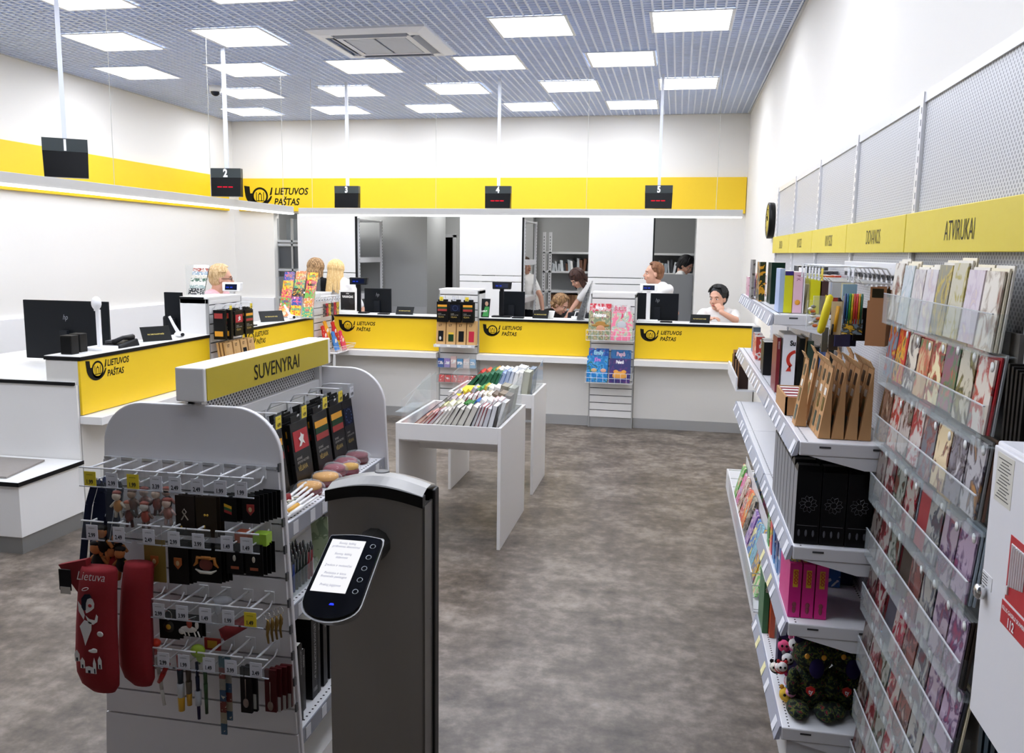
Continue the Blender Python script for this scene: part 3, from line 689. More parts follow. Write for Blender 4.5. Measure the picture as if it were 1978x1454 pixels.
MB().box(-3.55, 8.628, CT+.02, -3.36, 8.634, CT+.245).build('board', PAPER, t); MB().box(-3.535, 8.626, CT+.035, -3.375, 8.628, CT+.225).build('picture', art(['18181a', '2b2b2d', '55565a'], 18, .5), t)
text_mb('VANAGAS', .034, (-3.455, 8.625, CT+.165), (1,0,0), (0,0,1), sx=.78, align='CENTER', bold=.04).build('lettering', PAPER, t)
text_mb('AŠ ESU', .014, (-3.455, 8.625, CT+.205), (1,0,0), (0,0,1), sx=.8, align='CENTER', bold=.04).build('lettering', PAPER, t)
MB().box(-3.57, 8.59, CT, -3.35, 8.67, CT+.02).build('foot', WHITE, t)

# newspaper stand on the left tower
t = thing('newspaper_stand', 'clear stand of folded newspapers on top of the left slatwall tower', 'newspaper stand', (-3.85, 6.45, 1.363))
np_c = ['20242a', '8fa3a0', 'd8d5cc', '4c6a58', 'c9c3b4', '93a6b5', 'a34c3a', 'dfddd6']
for k in range(8):
    z = 1.365+k*.027; b = MB(); y = 6.38+k*.012
    b.hull8([(-3.94,y,z),(-3.80,y,z),(-3.80,y+.012,z),(-3.94,y+.012,z)], [(-3.94,y+.02,z+.05),(-3.80,y+.02,z+.05),(-3.80,y+.032,z+.05),(-3.94,y+.032,z+.05)]); b.build('newspaper', art([np_c[k % 8], 'e9e7df', '3a3d40'], 90, .5, seed=k, detail=4), t)
MB().box(-3.945, 6.36, 1.363, -3.795, 6.52, 1.367).build('base', ACR, t); MB().box(-3.948, 6.37, 1.365, -3.944, 6.50, 1.60).build('clear_side', ACR, t)

# scratch card stand: three columns of tickets on five tiers
t = thing('scratch_card_stand', 'clear tiered stand full of colourful scratch cards in the left corner', 'display stand', (-3.68, 7.9, CT))
cols = [['e58a5a','f5e9c9','c23a2a'], ['2a2a33','e8a13a','7fb9d9'], ['f5d23a','e05a2a','fff2c0'], ['7fc05a','e84a3a','f7f3e0'], ['4ab08a','f2c94a','e9e9e9'], ['3a5aa8','e06a9a','f3f0e8'], ['e84f6a','f7d24a','fdf5ee']]
for r in range(5):
    for c in range(3):
        x = -3.85+c*.123; z = CT+.015+r*.083+(.012 if c == 1 else 0); y = 7.80+r*.035
        b = MB(); b.hull8([(x,y,z),(x+.108,y,z),(x+.108,y+.004,z),(x,y+.004,z)], [(x,y+.028,z+.098),(x+.108,y+.028,z+.098),(x+.108,y+.032,z+.098),(x,y+.032,z+.098)])
        k = (r*3+c*2) % 7
        b.build('scratch_card', art(cols[k], 55, .5, seed=r*3+c, detail=3), t)
        text_mb(random.choice(['LOTO', '7', 'KENO', '777', 'TURBO', 'AUKSAS']), .03, (x+.054, y+.012, z+.052), (1,0,0), (0,.28,1), sx=.8, align='CENTER', bold=.05).build('lettering', M(cols[(k+2) % 7][0], .5), t)
for c in range(4): MB().box(-3.856+c*.123, 7.79, CT, -3.853+c*.123, 7.99, CT+.44-.04*(c in (0, 3))).build('divider', ACR, t)
MB().box(-3.86, 7.78, CT, -3.48, 8.0, CT+.004).build('base', ACR, t)

# ================================================================ goods on the slatwall towers
def flag_pack_mesh(t, x0, x1, y, z0, z1, n, kind, axis='y', depth=.012):
    """one black flag packet; front faces -y"""
    pass
def stripes(W, w_, z0, z1, parent, y=-.0015, cols=('e8a32c', '23402a', '9e2f2c')):
    for i, c in enumerate(cols):
        a = z1-(z1-z0)*(i+1)/3; b_ = z1-(z1-z0)*i/3
        b = MB(); b.X = W; b.box(-w_/2, y, a, w_/2, y+.0012, b_); b.build('flag_stripe', M(c, .5), parent)
def flag_pack(label, pos, yaw, kind, w_=.105, h=.19, n=6, group='flag packs on the slatwalls', lean=0, th=.012):
    """a black packet hanging from a hook, its header card at the top"""
    t = thing('flag_pack', label, 'packaged flag', pos, group, yaw)
    W = Matrix.Translation(pos) @ Matrix.Rotation(yaw, 4, 'Z') @ Matrix.Rotation(lean, 4, 'X')
    def mb(): b = MB(); b.X = W; return b
    pk = mb().box(-w_/2, 0, -h, w_/2, th, 0).build('packet', M('131313', .3), t, bevel=.002)
    mb().box(-w_/2+.015, .001, 0, w_/2-.015, .004, .022).build('header_card', M('1a1a1a', .4), t)
    if kind == 'flag': stripes(W, w_*.82, -h*.46, -h*.14, pk)
    elif kind == 'knight':
        mb().box(-w_*.41, -.0015, -h*.46, w_*.41, -.0003, -h*.14).build('red_field', M('b3202c', .5), t)
        b = mb(); b.poly([(-.022,-.003,-h*.40),(-.008,-.003,-h*.33),(-.020,-.003,-h*.27),(-.004,-.003,-h*.24),(.0,-.003,-h*.18),(.008,-.003,-h*.22),(.022,-.003,-h*.24),(.014,-.003,-h*.31),(.024,-.003,-h*.39),(.008,-.003,-h*.35),(-.006,-.003,-h*.40)]); b.build('white_knight', M('e9e6e2', .5), t)
    elif kind == 'europe':
        mb().box(-w_*.41, -.0015, -h*.46, w_*.41, -.0003, -h*.14).build('blue_field', M('141a33', .5), t)
        b = mb()
        for k in range(12):
            a = 2*pi*k/12; b.cb((.026*cos(a), -.002, -h*.30+.026*sin(a)), (.005, .001, .005))
        b.build('star_ring', M('3f5a8c', .5), t)
    b = mb()
    for k, (s_, z) in enumerate([('ISTORINĖ', -.60), ('LIETUVOS VALSTYBĖS', -.66)]): text_mb(s_, w_*.085, (-w_*.38, -.002, h*z), (1,0,0), (0,0,1), b, sx=.8)
    b.build('small_print', M('b9b6ae', .5), pk)
    b = mb(); text_mb('VĖLIAVA', w_*.17, (-w_*.38, -.002, -h*.78), (1,0,0), (0,0,1), b, sx=.8, bold=.02); b.build('lettering', M('a8904a', .5), pk)
    return t
def price_ticket(parent, W, z, yellow=True, w_=.032):
    b = MB(); b.X = W; b.box(-w_/2, -.001, z-.03, w_/2, .001, z); b.build('price_ticket', M('f2d93a' if yellow else 'e9eaee', .5), parent)
def hook(label, pos, yaw, L=.2, group='wire hooks', ticket=True, yellow=True, drop=.0, price='2.99', scanner=True):
    """a double wire slatwall hook pointing along its own -y with a price ticket at the tip"""
    t = thing('display_hook', label, 'hook', pos, group, yaw)
    W = Matrix.Translation(pos) @ Matrix.Rotation(yaw, 4, 'Z')
    def mb(): b = MB(); b.X = W; return b
    mb().box(-.014, -.004, -.018, .014, .0, .022).build('clip', WMET, t)
    mb().tube([(0,-.004,0), (0,-L*.92,0.0), (0,-L,.012)], .0028, 6).build('prong', WMET, t)
    mb().tube([(0,-.004,.018), (0,-.02,.045), (0,-.05,.05), (0,-L-.015,.05)], .0028, 6).build('ticket_arm', WMET, t)
    if ticket:
        b = mb(); b.box(-.024, -L-.019, .0, .024, -L-.0155, .052); b.build('ticket_pocket', ACR, t)
        b = mb(); b.box(-.018, -L-.0205, .003, .018, -L-.019, .042); b.build('price_ticket', M('f0d63a' if yellow else 'e3e4ea', .5), t)
        b = mb(); text_mb(price, .017, (0, -L-.021, .009), (1,0,0), (0,0,1), b, sx=.75, align='CENTER', bold=.03); text_mb('prekė', .006, (0, -L-.021, .032), (1,0,0), (0,0,1), b, align='CENTER'); b.build('price', M('1d1d25', .5), t)
    return t
# middle tower: three columns of flag packs on hooks
for i, (x, k, yl) in enumerate([(-2.335, 'flag', True), (-2.20, 'europe', False), (-2.07, 'flag', True)]):
    wd = ['left', 'middle', 'right'][i]
    hook('white hook with price ticket on the sock tower, %s of three' % wd, (x, 8.495, 1.245), 0, .15, 'hooks on the sock tower', yellow=yl)
    for j, yy in enumerate((8.36, 8.39, 8.42)):
        flag_pack('black %s packet on the sock tower, %s hook, %s' % ('Lithuanian flag' if k == 'flag' else 'European flag', wd, ['foremost', 'second in depth', 'rearmost'][j]), (x, yy, 1.235), 0, k, .118, .205, group='flag packets on the sock tower')
# sock boxes in a clear tray
t = thing('wire_shelf', 'white price rail shelf holding the sock boxes', 'shelf', (-2.2, 8.42, .80))
MB().box(-2.42, 8.34, .795, -1.99, 8.495, .801).build('tray', WMET, t); MB().box(-2.42, 8.335, .775, -1.99, 8.34, .805).build('price_rail', M('d9dadd', .3), t)
for i in range(4): MB().box(-2.39+i*.11, 8.333, .780, -2.355+i*.11, 8.335, .80).build('price_ticket', PAPER, t)
def kraft_pack(label, pos, yaw, inset, w_=.088, h=.235, lean=radians(-8), group='kraft sock packs', th=.018, small='LT'):
    t = thing('sock_pack', label, 'packaged socks', pos, group, yaw)
    W = Matrix.Translation(pos) @ Matrix.Rotation(yaw, 4, 'Z') @ Matrix.Rotation(lean, 4, 'X')
    def mb(): b = MB(); b.X = W; return b
    t_ = t; t = mb().box(-w_/2, 0, 0, w_/2, th, h).build('kraft_box', M('c79e66', .8), t, bevel=.0015)
    if inset == 'sun':
        mb().box(-w_*.28, -.002, h*.12, w_*.28, -.0005, h*.42).build('socks', M('1d3a20', .9), t); mb().box(-w_*.28, -.002, h*.42, w_*.28, -.0005, h*.5).build('yellow_toe', M('e7c33a', .9), t)
    else: mb().box(-w_*.28, -.002, h*.12, w_*.28, -.0005, h*.56).build('socks', M(inset, .9), t)
    b = mb(); text_mb(small, .03, (-w_*.25, -.001, h*.75), (1,0,0), (0,0,1), b, bold=.04); b.build('mark', M('4a3320', .7), t)
    return t_
for i, (c, lb) in enumerate([('17181b', 'black'), ('sun', 'green and yellow'), ('16171a', 'plain black'), ('b81f3a', 'red')]):
    x = -2.355+i*.107
    o = kraft_pack('kraft box of %s socks on the middle tower shelf' % lb, (x, 8.365, .803), 0, c, .098, .245)
    if i == 0:
        b = MB(); b.ell((x-.002, 8.362, .865), (.011, .003, .019)); b.build('white_face', M('dcdad6', .6), o)
    for j in (1, 2): kraft_pack('kraft box of %s socks, %s behind the front one on the tower' % (lb, ['', 'first', 'second'][j]), (x, 8.365+.022*j, .803), 0, c if c != 'sun' else '1d3a20', .098, .24)
# pocket of small leaflets/boxes, two tiers
def acrylic_tray(label, x0, x1, y0, y1, z, h, parent=None):
    t = thing('clear_tray', label, 'tray', ((x0+x1)/2, y1, z))
    MB().box(x0, y0, z, x1, y1, z+.003).build('tray_floor', ACR, t); MB().box(x0, y0, z, x1, y0+.003, z+h).build('tray_front', ACR, t)
    MB().box(x0, y0, z, x0+.003, y1, z+h*1.3).build('tray_side', ACR, t); MB().box(x1-.003, y0, z, x1, y1, z+h*1.3).build('tray_side', ACR, t)
    return t
acrylic_tray('upper clear tray of medicine boxes on the sock tower', -2.41, -1.99, 8.40, 8.495, .555, .06)
bx = [('2f59a8','white'), ('a08cc8','lilac'), ('e9c9c4','pink tall'), ('5f9ac8','blue'), ('e6d6d2','pale pink'), ('9cc0dc','sky blue')]
for i, (c, n_) in enumerate(bx):
    x = -2.40+i*.068; hh = .115 if i == 2 else .09
    t = thing('medicine_box', 'small %s box in the clear tray, %s from the left' % (n_ if i else 'dark blue', ['first','second','third','fourth','fifth','sixth'][i]), 'box', (x+.03, 8.43, .559), 'small boxes in the clear tray')
    MB().box(x, 8.425, .559, x+.06, 8.45, .559+hh).build('carton', M(c, .4), t); MB().box(x+.004, 8.424, .559+hh*.35, x+.056, 8.425, .559+hh*.7).build('print_band', art(['f5f3f2', c, 'd85a5a'], 60), t)
acrylic_tray('lower clear tray of red packets on the sock tower', -2.41, -1.99, 8.40, 8.495, .40, .06)
for i in range(6):
    x = -2.395+i*.067; b = MB(); b.hull8([(x,8.43,.405),(x+.058,8.43,.405),(x+.058,8.45,.405),(x,8.45,.405)], [(x+.004,8.45,.475),(x+.062,8.45,.475),(x+.062,8.47,.475),(x+.004,8.47,.475)])
    solo('sweet_packet', b, art(['c93a36', 'e7e2da', '2d7a4a'], 40, .55), 'small red packet in the lower clear tray, %s from left' % ['first','second','third','fourth','fifth','sixth'][i], 'packet', 'red packets in the lower clear tray', origin=(x+.03, 8.43, .405))
# magazine tower: two wire racks
def wire_rack(label, x0, x1, y0, y1, z0, h, nx_=8):
    t = thing('wire_rack', label, 'rack', ((x0+x1)/2, y1, z0))
    m = M('e4e5e8', .35)
    for k in range(3): MB().tube([(x0, y1, z0+k*h/2), (x0, y0, z0+k*h/2), (x1, y0, z0+k*h/2), (x1, y1, z0+k*h/2)], .0022, 5).build('cross_wire', m, t)
    for i in range(nx_+1):
        x = x0+(x1-x0)*i/nx_; MB().tube([(x, y1, z0), (x, y0, z0), (x, y0, z0+h)], .0018, 5).build('upright_wire', m, t)
    return t
wire_rack('white wire rack with the women\'s magazines on the magazine tower', -.865, -.40, 8.33, 8.495, .895, .10)
wire_rack('white wire rack with the blue children\'s magazines below', -.865, -.40, 8.33, 8.495, .475, .10)
def magazine(label, x, y, z, w_, h, cols, title, tcol, lean=.055, scale=30, group=None, th=.006, extra=None):
    t = thing('magazine', label, 'magazine', (x+w_/2, y, z), group)
    def P3(u, v, d=0): return (x+u*w_, y+v*lean-d, z+v*h)
    b = MB(); b.hull8([P3(0,0),P3(1,0),P3(1,0,-th),P3(0,0,-th)], [P3(0,1),P3(1,1),P3(1,1,-th),P3(0,1,-th)]); b.build('cover', art(cols, scale, .5, .25, stretch=(1,1,.7), detail=5, soft=True), t)
    b = MB(); text_mb(title, h*.19, P3(.5,.80,.001), (1,0,0), (0,lean,h), b, sx=.75 if len(title) < 6 else .62, align='CENTER', bold=.05); b.build('title', M(tcol, .4), t)
    if extra == 'hat':
        b = MB(); b.ell(P3(.55,.50,.003), (w_*.42,.002,h*.055)); b.ell(P3(.55,.56,.003), (w_*.24,.002,h*.09)); b.build('hat', M('b0823c', .7), t)
        b = MB(); b.ell(P3(.56,.38,.0025), (w_*.2,.002,h*.13)); b.build('portrait', M('d59a76', .7), t)
    if extra == 'doll':
        for u, c in ((.35, 'e7c08a'), (.8, 'e7b49a')):
            b = MB(); b.ell(P3(u,.45,.003), (w_*.14,.002,h*.08)); b.build('portrait', M(c, .7), t)
    if extra == 'cat':
        b = MB(); b.ell(P3(.5,.28,.003), (w_*.34,.002,h*.2)); b.ell(P3(.32,.46,.003), (w_*.12,.002,h*.08)); b.ell(P3(.7,.46,.003), (w_*.12,.002,h*.08)); b.build('portrait', M('eda94a', .7), t)
    if extra == 'lady':
        b = MB(); b.ell(P3(.5,.52,.003), (w_*.22,.002,h*.16)); b.build('portrait', M('c9ccd0', .7), t)
    return t
magazine('rear magazine with a red banner Moters on the upper rack', -.845, 8.40, .96, .21, .29, ['c92033','d9d3d0','e85a68','8a1a28'], 'Moters', 'f5ecec')
magazine('rear pale magazine with pink title on the upper rack', -.64, 8.41, .955, .19, .285, ['d8d4d2','b9b4b0','e6a0a8'], 'ŠULUS', 'd3607a')
magazine('front magazine Prie kavos with a woman in a straw hat', -.85, 8.355, .90, .215, .28, ['7d8a6a','c9b48c','4f4a3c','d85a8a'], 'Priekavos', 'fbfaf5', extra='hat')
magazine('front pink magazine Ji with a woman in white', -.628, 8.355, .90, .21, .28, ['e87a98','c8d0a8','9aa6a0','e4e6e6'], 'Ji', 'd02060', extra='lady')
magazine('rear blue children\'s magazine with dolls on the lower rack', -.845, 8.40, .505, .20, .30, ['2a56a8','3f8fd0','7a4aa8','e5b84a'], 'Emily', 'a8e0f0', extra='doll')
magazine('rear blue magazine on the right of the lower rack', -.625, 8.41, .505, .20, .29, ['3a7ab8','22508a','84b8d8'], 'Pepė', 'e7c0d4')
magazine('front blue sea magazine with cartoon girls on the lower rack', -.855, 8.355, .48, .205, .255, ['1f7ac0','55b0e0','17508a','3f8a4a'], 'Jūra', 'c07ad0', extra='doll')
magazine('front purple magazine Pelenė with an orange cat', -.632, 8.355, .48, .205, .235, ['2a2a6a','5a2a6a','1f3a7a','8a3a7a'], 'Pelenė', 'f4eef4', extra='cat')
# left slatwall tower: flags facing the aisle and kraft packs
R90 = radians(90)
for i, (y, yl, k) in enumerate([(6.17, True, 'flag'), (6.33, False, 'knight'), (6.50, True, 'flag')]):
    wd = ['near', 'middle', 'far'][i]
    hook('white hook with price ticket on the left tower, %s of three' % wd, (-3.595, y, 1.255), R90, .13, 'hooks on the left tower', yellow=yl)
    for j in range(3):
        flag_pack('black flag packet on the left tower, %s hook, %s' % (wd, ['foremost', 'second in depth', 'rearmost'][j]), (-3.465-.03*j, y, 1.245), R90, k, .135, .20, group='flag packets on the left tower')
for j in range(2):
    y = 6.12+.055*j; t = thing('flag_pole_set', 'narrow black and yellow flag box on the left tower, %s' % ['nearest', 'second'][j], 'packaged flag', (-3.55, y, 1.05), 'narrow flag boxes on the left tower')
    MB().box(-3.55, y-.035, 1.035, -3.45+.02*j, y-.008, 1.265).build('box', M('141414', .3), t)
    for k, (c, z) in enumerate([('e8a32c', 1.06), ('9e2f2c', 1.20)]): MB().box(-3.54, y-.0365, z, -3.47+.02*j, y-.035, z+.04).build('flag_stripe', M(c, .5), t)
for i in range(4):
    for j in range(3):
        kraft_pack('kraft pack on the lower left tower rail, %s stack, %s' % (['first','second','third','fourth'][i], ['front','middle','back'][j]), (-3.45-.03*j, 6.16+.12*i, .86), R90, ['c79e66','c79e66','17181b','c79e66'][i], .10, .15, group='kraft packs on the left tower')
MB_ = MB(); MB_.box(-3.595, 6.11, .845, -3.42, 6.61, .855); MB_.box(-3.425, 6.11, .845, -3.42, 6.61, .88)
solo('rail_shelf', MB_, WMET, 'white rail shelf holding the kraft packs on the left tower', 'shelf', origin=(-3.595, 6.3, .845))
# corner tower: chocolate bags in a wire basket and small hanging goods
wr = thing('wire_basket', 'white wire basket of candy bags on the corner tower', 'basket', (-3.5, 8.3, .70))
for k in range(3): MB().tube([(-3.595, 8.08, .70+k*.035), (-3.36+k*.02, 8.08, .70+k*.035), (-3.36+k*.02, 8.5, .70+k*.035), (-3.595, 8.5, .70+k*.035)], .0022, 5).build('cross_wire', WMET, wr)
for i in range(10):
    y = 8.08+i*.0467; MB().tube([(-3.36, y, .70), (-3.32, y, .77)], .0018, 5).build('upright_wire', WMET, wr)
MB().box(-3.595, 8.08, .697, -3.36, 8.5, .70).build('basket_floor', WMET, wr)
for i, (c, nm, yy, xx, zz) in enumerate([('c8202e','red',8.12,-3.52,.86),('e9a02a','orange',8.22,-3.54,.90),('2a7fc8','blue',8.26,-3.47,.79),('d82a5a','pink',8.38,-3.44,.79),('c8202e','second red',8.40,-3.53,.88)]):
    t = thing('candy_bag', '%s candy bag leaning in the wire basket on the corner tower' % nm, 'bag of sweets', (xx, yy, zz-.08), 'candy bags')
    b = MB(); pts = [(-.05,0),(.05,0),(.055,.05),(.05,.12),(.03,.15),(.035,.19),(0,.20),(-.035,.19),(-.03,.15),(-.05,.12),(-.055,.05)]
    b.poly([(xx+.05-.28*v, yy+u, zz-.08+v) for u, v in pts], (-.012, 0, -.004)); b.build('bag', art([c, 'f6e9d8', c], 30, .62), t)
    b = MB(); b.ell((xx+.055-.28*.1, yy, zz+.02), (.003,.022,.022)); b.build('emblem', M('f3e9e0', .5), t)
for i in range(6):
    y = 8.10+i*.07; hook('short hook on the corner tower behind the scratch cards, number %s from the left' % ['one','two','three','four','five','six'][i], (-3.595, y, 1.22), R90, .10, 'hooks on the corner tower', yellow=False)
    b = MB().box(-3.50, y-.025, 1.07, -3.492, y+.025, 1.20)
    solo('hanging_packet', b, art([['2b2626','8a7d76','c9c4c0'], ['c8202e','2b2626','efe9e6'], ['d9b53a','2a5a3a','e9e6e0']][i % 3], 40, seed=i), '%s packet hanging on the corner tower, number %s' % (['dark','red','yellow'][i % 3], ['one','two','three','four','five','six'][i]), 'packet', origin=(-3.5, y, 1.07))
# ================================================================ souvenir gondola
GX, GY0, GY1 = -1.36, 2.17, 3.07
gd = thing('souvenir_stand', 'white slatwall souvenir stand under the SUVENYRAI header', 'display stand', (GX, 2.62, 0))
def end_outline():
    pts = [(GX-.335, 0), (GX+.335, 0), (GX+.28, 1.165)]
    pts += [(GX+.28-.14+.14*cos(radians(a)), 1.163+.14*sin(radians(a))) for a in range(8, 91, 8)]
    pts += [(GX-.28+.13+.13*cos(radians(a)), 1.173+.13*sin(radians(a))) for a in range(92, 181, 8)]
    return pts
EPM = M('e2e0e2', .4)
for y, nm in ((GY0+.012, 'near'), (GY1-.018, 'far')):
    b = MB(); b.poly([(x, y, z) for x, z in end_outline()], (0, .018, 0)); b.build('end_panel', EPM, gd, bevel=.0035)
# slat boards on the near end panel
hw = lambda z: .28+(1.165-z)*.047
b = MB(); b.box(GX-.27, GY0+.0105, .33, GX+.27, GY0+.012, 1.13); b.build('groove_backing', M('2b2b2e', .5), gd)
zz = 1.130
for k in range(10):
    z1 = 1.130-k*.08; z0 = z1-.0745
    b = MB(); b.hull8([(GX-hw(z0)+.006,GY0,z0),(GX+hw(z0)-.006,GY0,z0),(GX+hw(z0)-.006,GY0+.011,z0),(GX-hw(z0)+.006,GY0+.011,z0)], [(GX-hw(z1)+.006,GY0,z1),(GX+hw(z1)-.006,GY0,z1),(GX+hw(z1)-.006,GY0+.011,z1),(GX-hw(z1)+.006,GY0+.011,z1)])
    b.build('slat_board', EPM, gd)
    b = MB(); b.box(GX+hw(z1)-.006, GY0-.002, z1-.004, GX+hw(z1)-.001, GY0+.011, z1+.02); b.build('slot_trim', M('55565a', .4, .5), gd)
b = MB(); b.hull8([(GX-.333,GY0,0),(GX+.333,GY0,0),(GX+.333,GY0+.011,0),(GX-.333,GY0+.011,0)], [(GX-hw(.33)+.004,GY0,.33),(GX+hw(.33)-.004,GY0,.33),(GX+hw(.33)-.004,GY0+.011,.33),(GX-hw(.33)+.004,GY0+.011,.33)]); b.build('lower_board', EPM, gd)
MB().box(GX-.272, GY0-.001, 1.1315, GX+.272, GY0+.011, 1.14).build('aluminium_rail', ALU, gd)
# spine: slatwall, perforated top, uprights
MB().box(GX-.012, GY0+.03, .12, GX+.005, GY1-.018, 1.31).build('spine', WHITE, gd)
MB().box(GX+.006, GY0+.03, 1.255, GX+.009, GY1-.03, 1.31).build('perforated_sheet', perf_mat('d6d7da', '1f2024', .013, .33, axes='YZ'), gd)
MB().box(GX+.004, GY0+.03, 1.215, GX+.028, GY1-.018, 1.257).build('cross_rail', WMET, gd, bevel=.003)
slat_boards(gd, 'x', (GX+.03, 1), GY0+.03, GY1-.018, .36, 1.213, .075, mat=WHITE, back=M('26272a', .5))
for y in (GY0+.03, GY1-.045): MB().box(GX-.02, y, 0, GX+.03, y+.025, 1.31).build('upright', WMET, gd)
slat_boards(gd, 'x', (GX-.03, -1), GY0+.03, GY1-.018, .36, 1.2, .15, mat=WHITE)
# shelves on the aisle side
for z, xf in ((.955, -1.085), (.705, -1.075), (.31, -1.06)):
    MB().box(GX+.03, GY0+.032, z-.02, xf, GY1-.02, z).build('shelf', WMET, gd, bevel=.003)
    MB().box(xf, GY0+.032, z-.045, xf+.004, GY1-.02, z+.004).build('price_rail', M('8f929c', .25), gd)
    b = MB()
    for i in range(38):
        b.box(xf-.022, GY0+.05+i*.0215, z, xf-.016, GY0+.056+i*.0215, z+.0006)
    o = b.build('shelf_holes', M('1e1e20', .8), gd); o['kind'] = 'stuff'
    for y in (2.25, 2.37, 2.46, 2.95): MB().box(xf+.004, y, z-.04, xf+.005, y+.035, z-.002).build('price_ticket', M('d8d9de', .5), gd)
MB().box(GX-.3, GY0+.03, 0, -1.08, GY1-.02, .12).build('base_box', WHITE, gd)
MB().box(GX-.30, GY0+.032, .30, GX-.03, GY1-.02, .32).build('shelf', WMET, gd)
# header box
hd = thing('header_sign', 'white header box with yellow face reading SUVENYRAI', 'sign', (-1.345, 2.62, 1.31))
MB().box(-1.392, GY0, 1.314, -1.302, GY1-.002, 1.412).build('box', M('f4f3f2', .4), hd, bevel=.004)
MB().box(-1.302, GY0+.012, 1.317, -1.2995, GY1-.03, 1.409).build('shaded_yellow_face', M('c0ab22', .5), hd)  # the panel yellow darkened, so its shade sits in the colour
text_mb('SUVENYRAI', .068, (-1.2995, 2.62, 1.337), (0,1,0), (0,0,1), sx=.95, align='CENTER', bold=.004).build('lettering', INK, hd)

# hooks on the near end with hanging clear price pockets
def pocket_hook(label, x, zc, price, yellow=False, L=.115, group='pocket hooks on the stand end', pocket=True, z_off=.022):
    t = thing('display_hook', label, 'hook', (x, GY0, zc), group)
    za = zc+z_off
    MB().box(x-.017, GY0-.003, za-.03, x+.013, GY0, za+.006).build('clip', WMET, t)
    MB().tube([(x-.002, GY0, za), (x-.002, GY0-L, za+.002)], .0034, 8).build('arm', WMET, t)
    MB().tube([(x+.006, GY0-.001, za-.022), (x+.006, GY0-.02, za-.036), (x+.006, GY0-L*.85, za-.036), (x+.006, GY0-L*.9, za-.028)], .0024, 6).build('prong', WMET, t)
    MB().tube([(x-.036, GY0-L, za+.002), (x+.034, GY0-L, za+.002)], .0026, 6).build('crossbar', WMET, t)
    if pocket:
        MB().box(x-.037, GY0-L-.003, za-.052, x+.036, GY0-L-.0015, za).build('clear_pocket', ACR, t)
        MB().box(x-.037, GY0-L-.004, za-.053, x+.036, GY0-L-.001, za-.050).build('pocket_edge', M('c9ccd4', .2), t)
        MB().box(x-.019, GY0-L-.0045, za-.049, x+.017, GY0-L-.003, za-.008).build('price_ticket', M('ead22e' if yellow else 'dcdde4', .5), t)
        b = MB(); text_mb(price, .017, (x-.001, GY0-L-.005, za-.043), (1,0,0), (0,0,1), b, sx=.75, align='CENTER', bold=.03)
        text_mb('suvenyras', .0055, (x-.001, GY0-L-.005, za-.018), (1,0,0), (0,0,1), b, sx=.9, align='CENTER'); b.build('price', M('22222c', .5), t)
    return t
rows = [(1.112, [-1.59,-1.522,-1.457,-1.386,-1.329,-1.263,-1.194,-1.133], ['1.99','2.99','1.99','3.39','2.49','2.49','1.99','1.99'], (0,2), 'top'),
        (.957, [-1.594,-1.51,-1.417,-1.34,-1.266,-1.18,-1.122], ['2.99','2.49','2.49','2.99','3.99','1.49','1.49'], (), 'second'),
        (.743, [-1.397,-1.325,-1.254,-1.184,-1.118], ['2.99','3.99','1.49','1.99','1.49'], (4,), 'third'),
        (.597, [-1.458,-1.39,-1.326,-1.249,-1.182,-1.106], ['1.49','2.99','1.99','1.49','3.99','3.49'], (), 'bottom')]
ow = ['leftmost', 'second from left', 'third from left', 'fourth from left', 'fifth from left', 'sixth from left', 'seventh from left', 'eighth from left']
for zc, xx, pr, yl, rn_ in rows:
    for i, x in enumerate(xx):
        pocket_hook('white hook with %s ticket, %s in the %s row, stand end' % ('yellow' if i in yl else 'white', ow[i] if i < len(xx)-1 else 'rightmost', rn_), x, zc, pr[i], i in yl)
pocket_hook('empty white hook with bare crossbar above the red mitts', -1.459, .755, '', pocket=False)
YG = GY0-.085
def card_item(label, x, y, ztop, w_, h, col, deco=None, n=1, yaw=0, group=None, cat='souvenir', gap=.009):
    for j in range(n):
        lb = label if j == 0 else label+', %s behind it' % ['first','second','third','fourth','fifth'][j-1]
        t = thing('souvenir_card', lb, cat, (x, y, ztop), group if n > 1 else None, yaw)
        xx, yy = x+.006*j, y+gap*j
        b = MB(); b.box(xx-w_/2, yy, ztop-h, xx+w_/2, yy+.0025, ztop); b.build('card', M(col, .35), t)
        if j == 0 and deco: deco(t, xx, yy-.001, ztop-h/2)
def d_shield(c='9e3430', s=1):
    def f(t, x, y, z):
        b = MB(); b.poly([(x-.011*s,y,z+.014*s),(x+.011*s,y,z+.014*s),(x+.011*s,y,z-.004*s),(x,y,z-.017*s),(x-.011*s,y,z-.004*s)], (0,-.002,0)); b.build('shield', M(c, .4), t)
        b = MB(); b.ell((x,y-.003,z), (.005*s,.001,.007*s)); b.build('knight', M('d9b98a', .4, .3), t)
    return f
def d_flagpin(t, x, y, z):
    for i, c in enumerate(('e0b02c', '2b5a34', 'a02a2a')): b = MB(); b.poly([(x-.012,y,z+.014-.008*i),(x+.01,y,z+.007-.008*i),(x+.01,y,z-.001-.008*i),(x-.012,y,z+.006-.008*i)], (0,-.001,0)); b.build('pin_stripe', M(c, .4), t)
def d_ribbon(t, x, y, z):
    MB().tube([(x-.010,y-.001,z-.012),(x+.006,y-.002,z+.012),(x,y-.002,z+.02),(x-.006,y-.002,z+.012),(x+.010,y-.001,z-.012)], .0018, 5).build('ribbon', M('a8a092', .4), t)
    b = MB(); b.ell((x-.012,y,z-.034), (.003,.002,.005)); b.build('pendant', M('d9b24a', .3, .6), t)
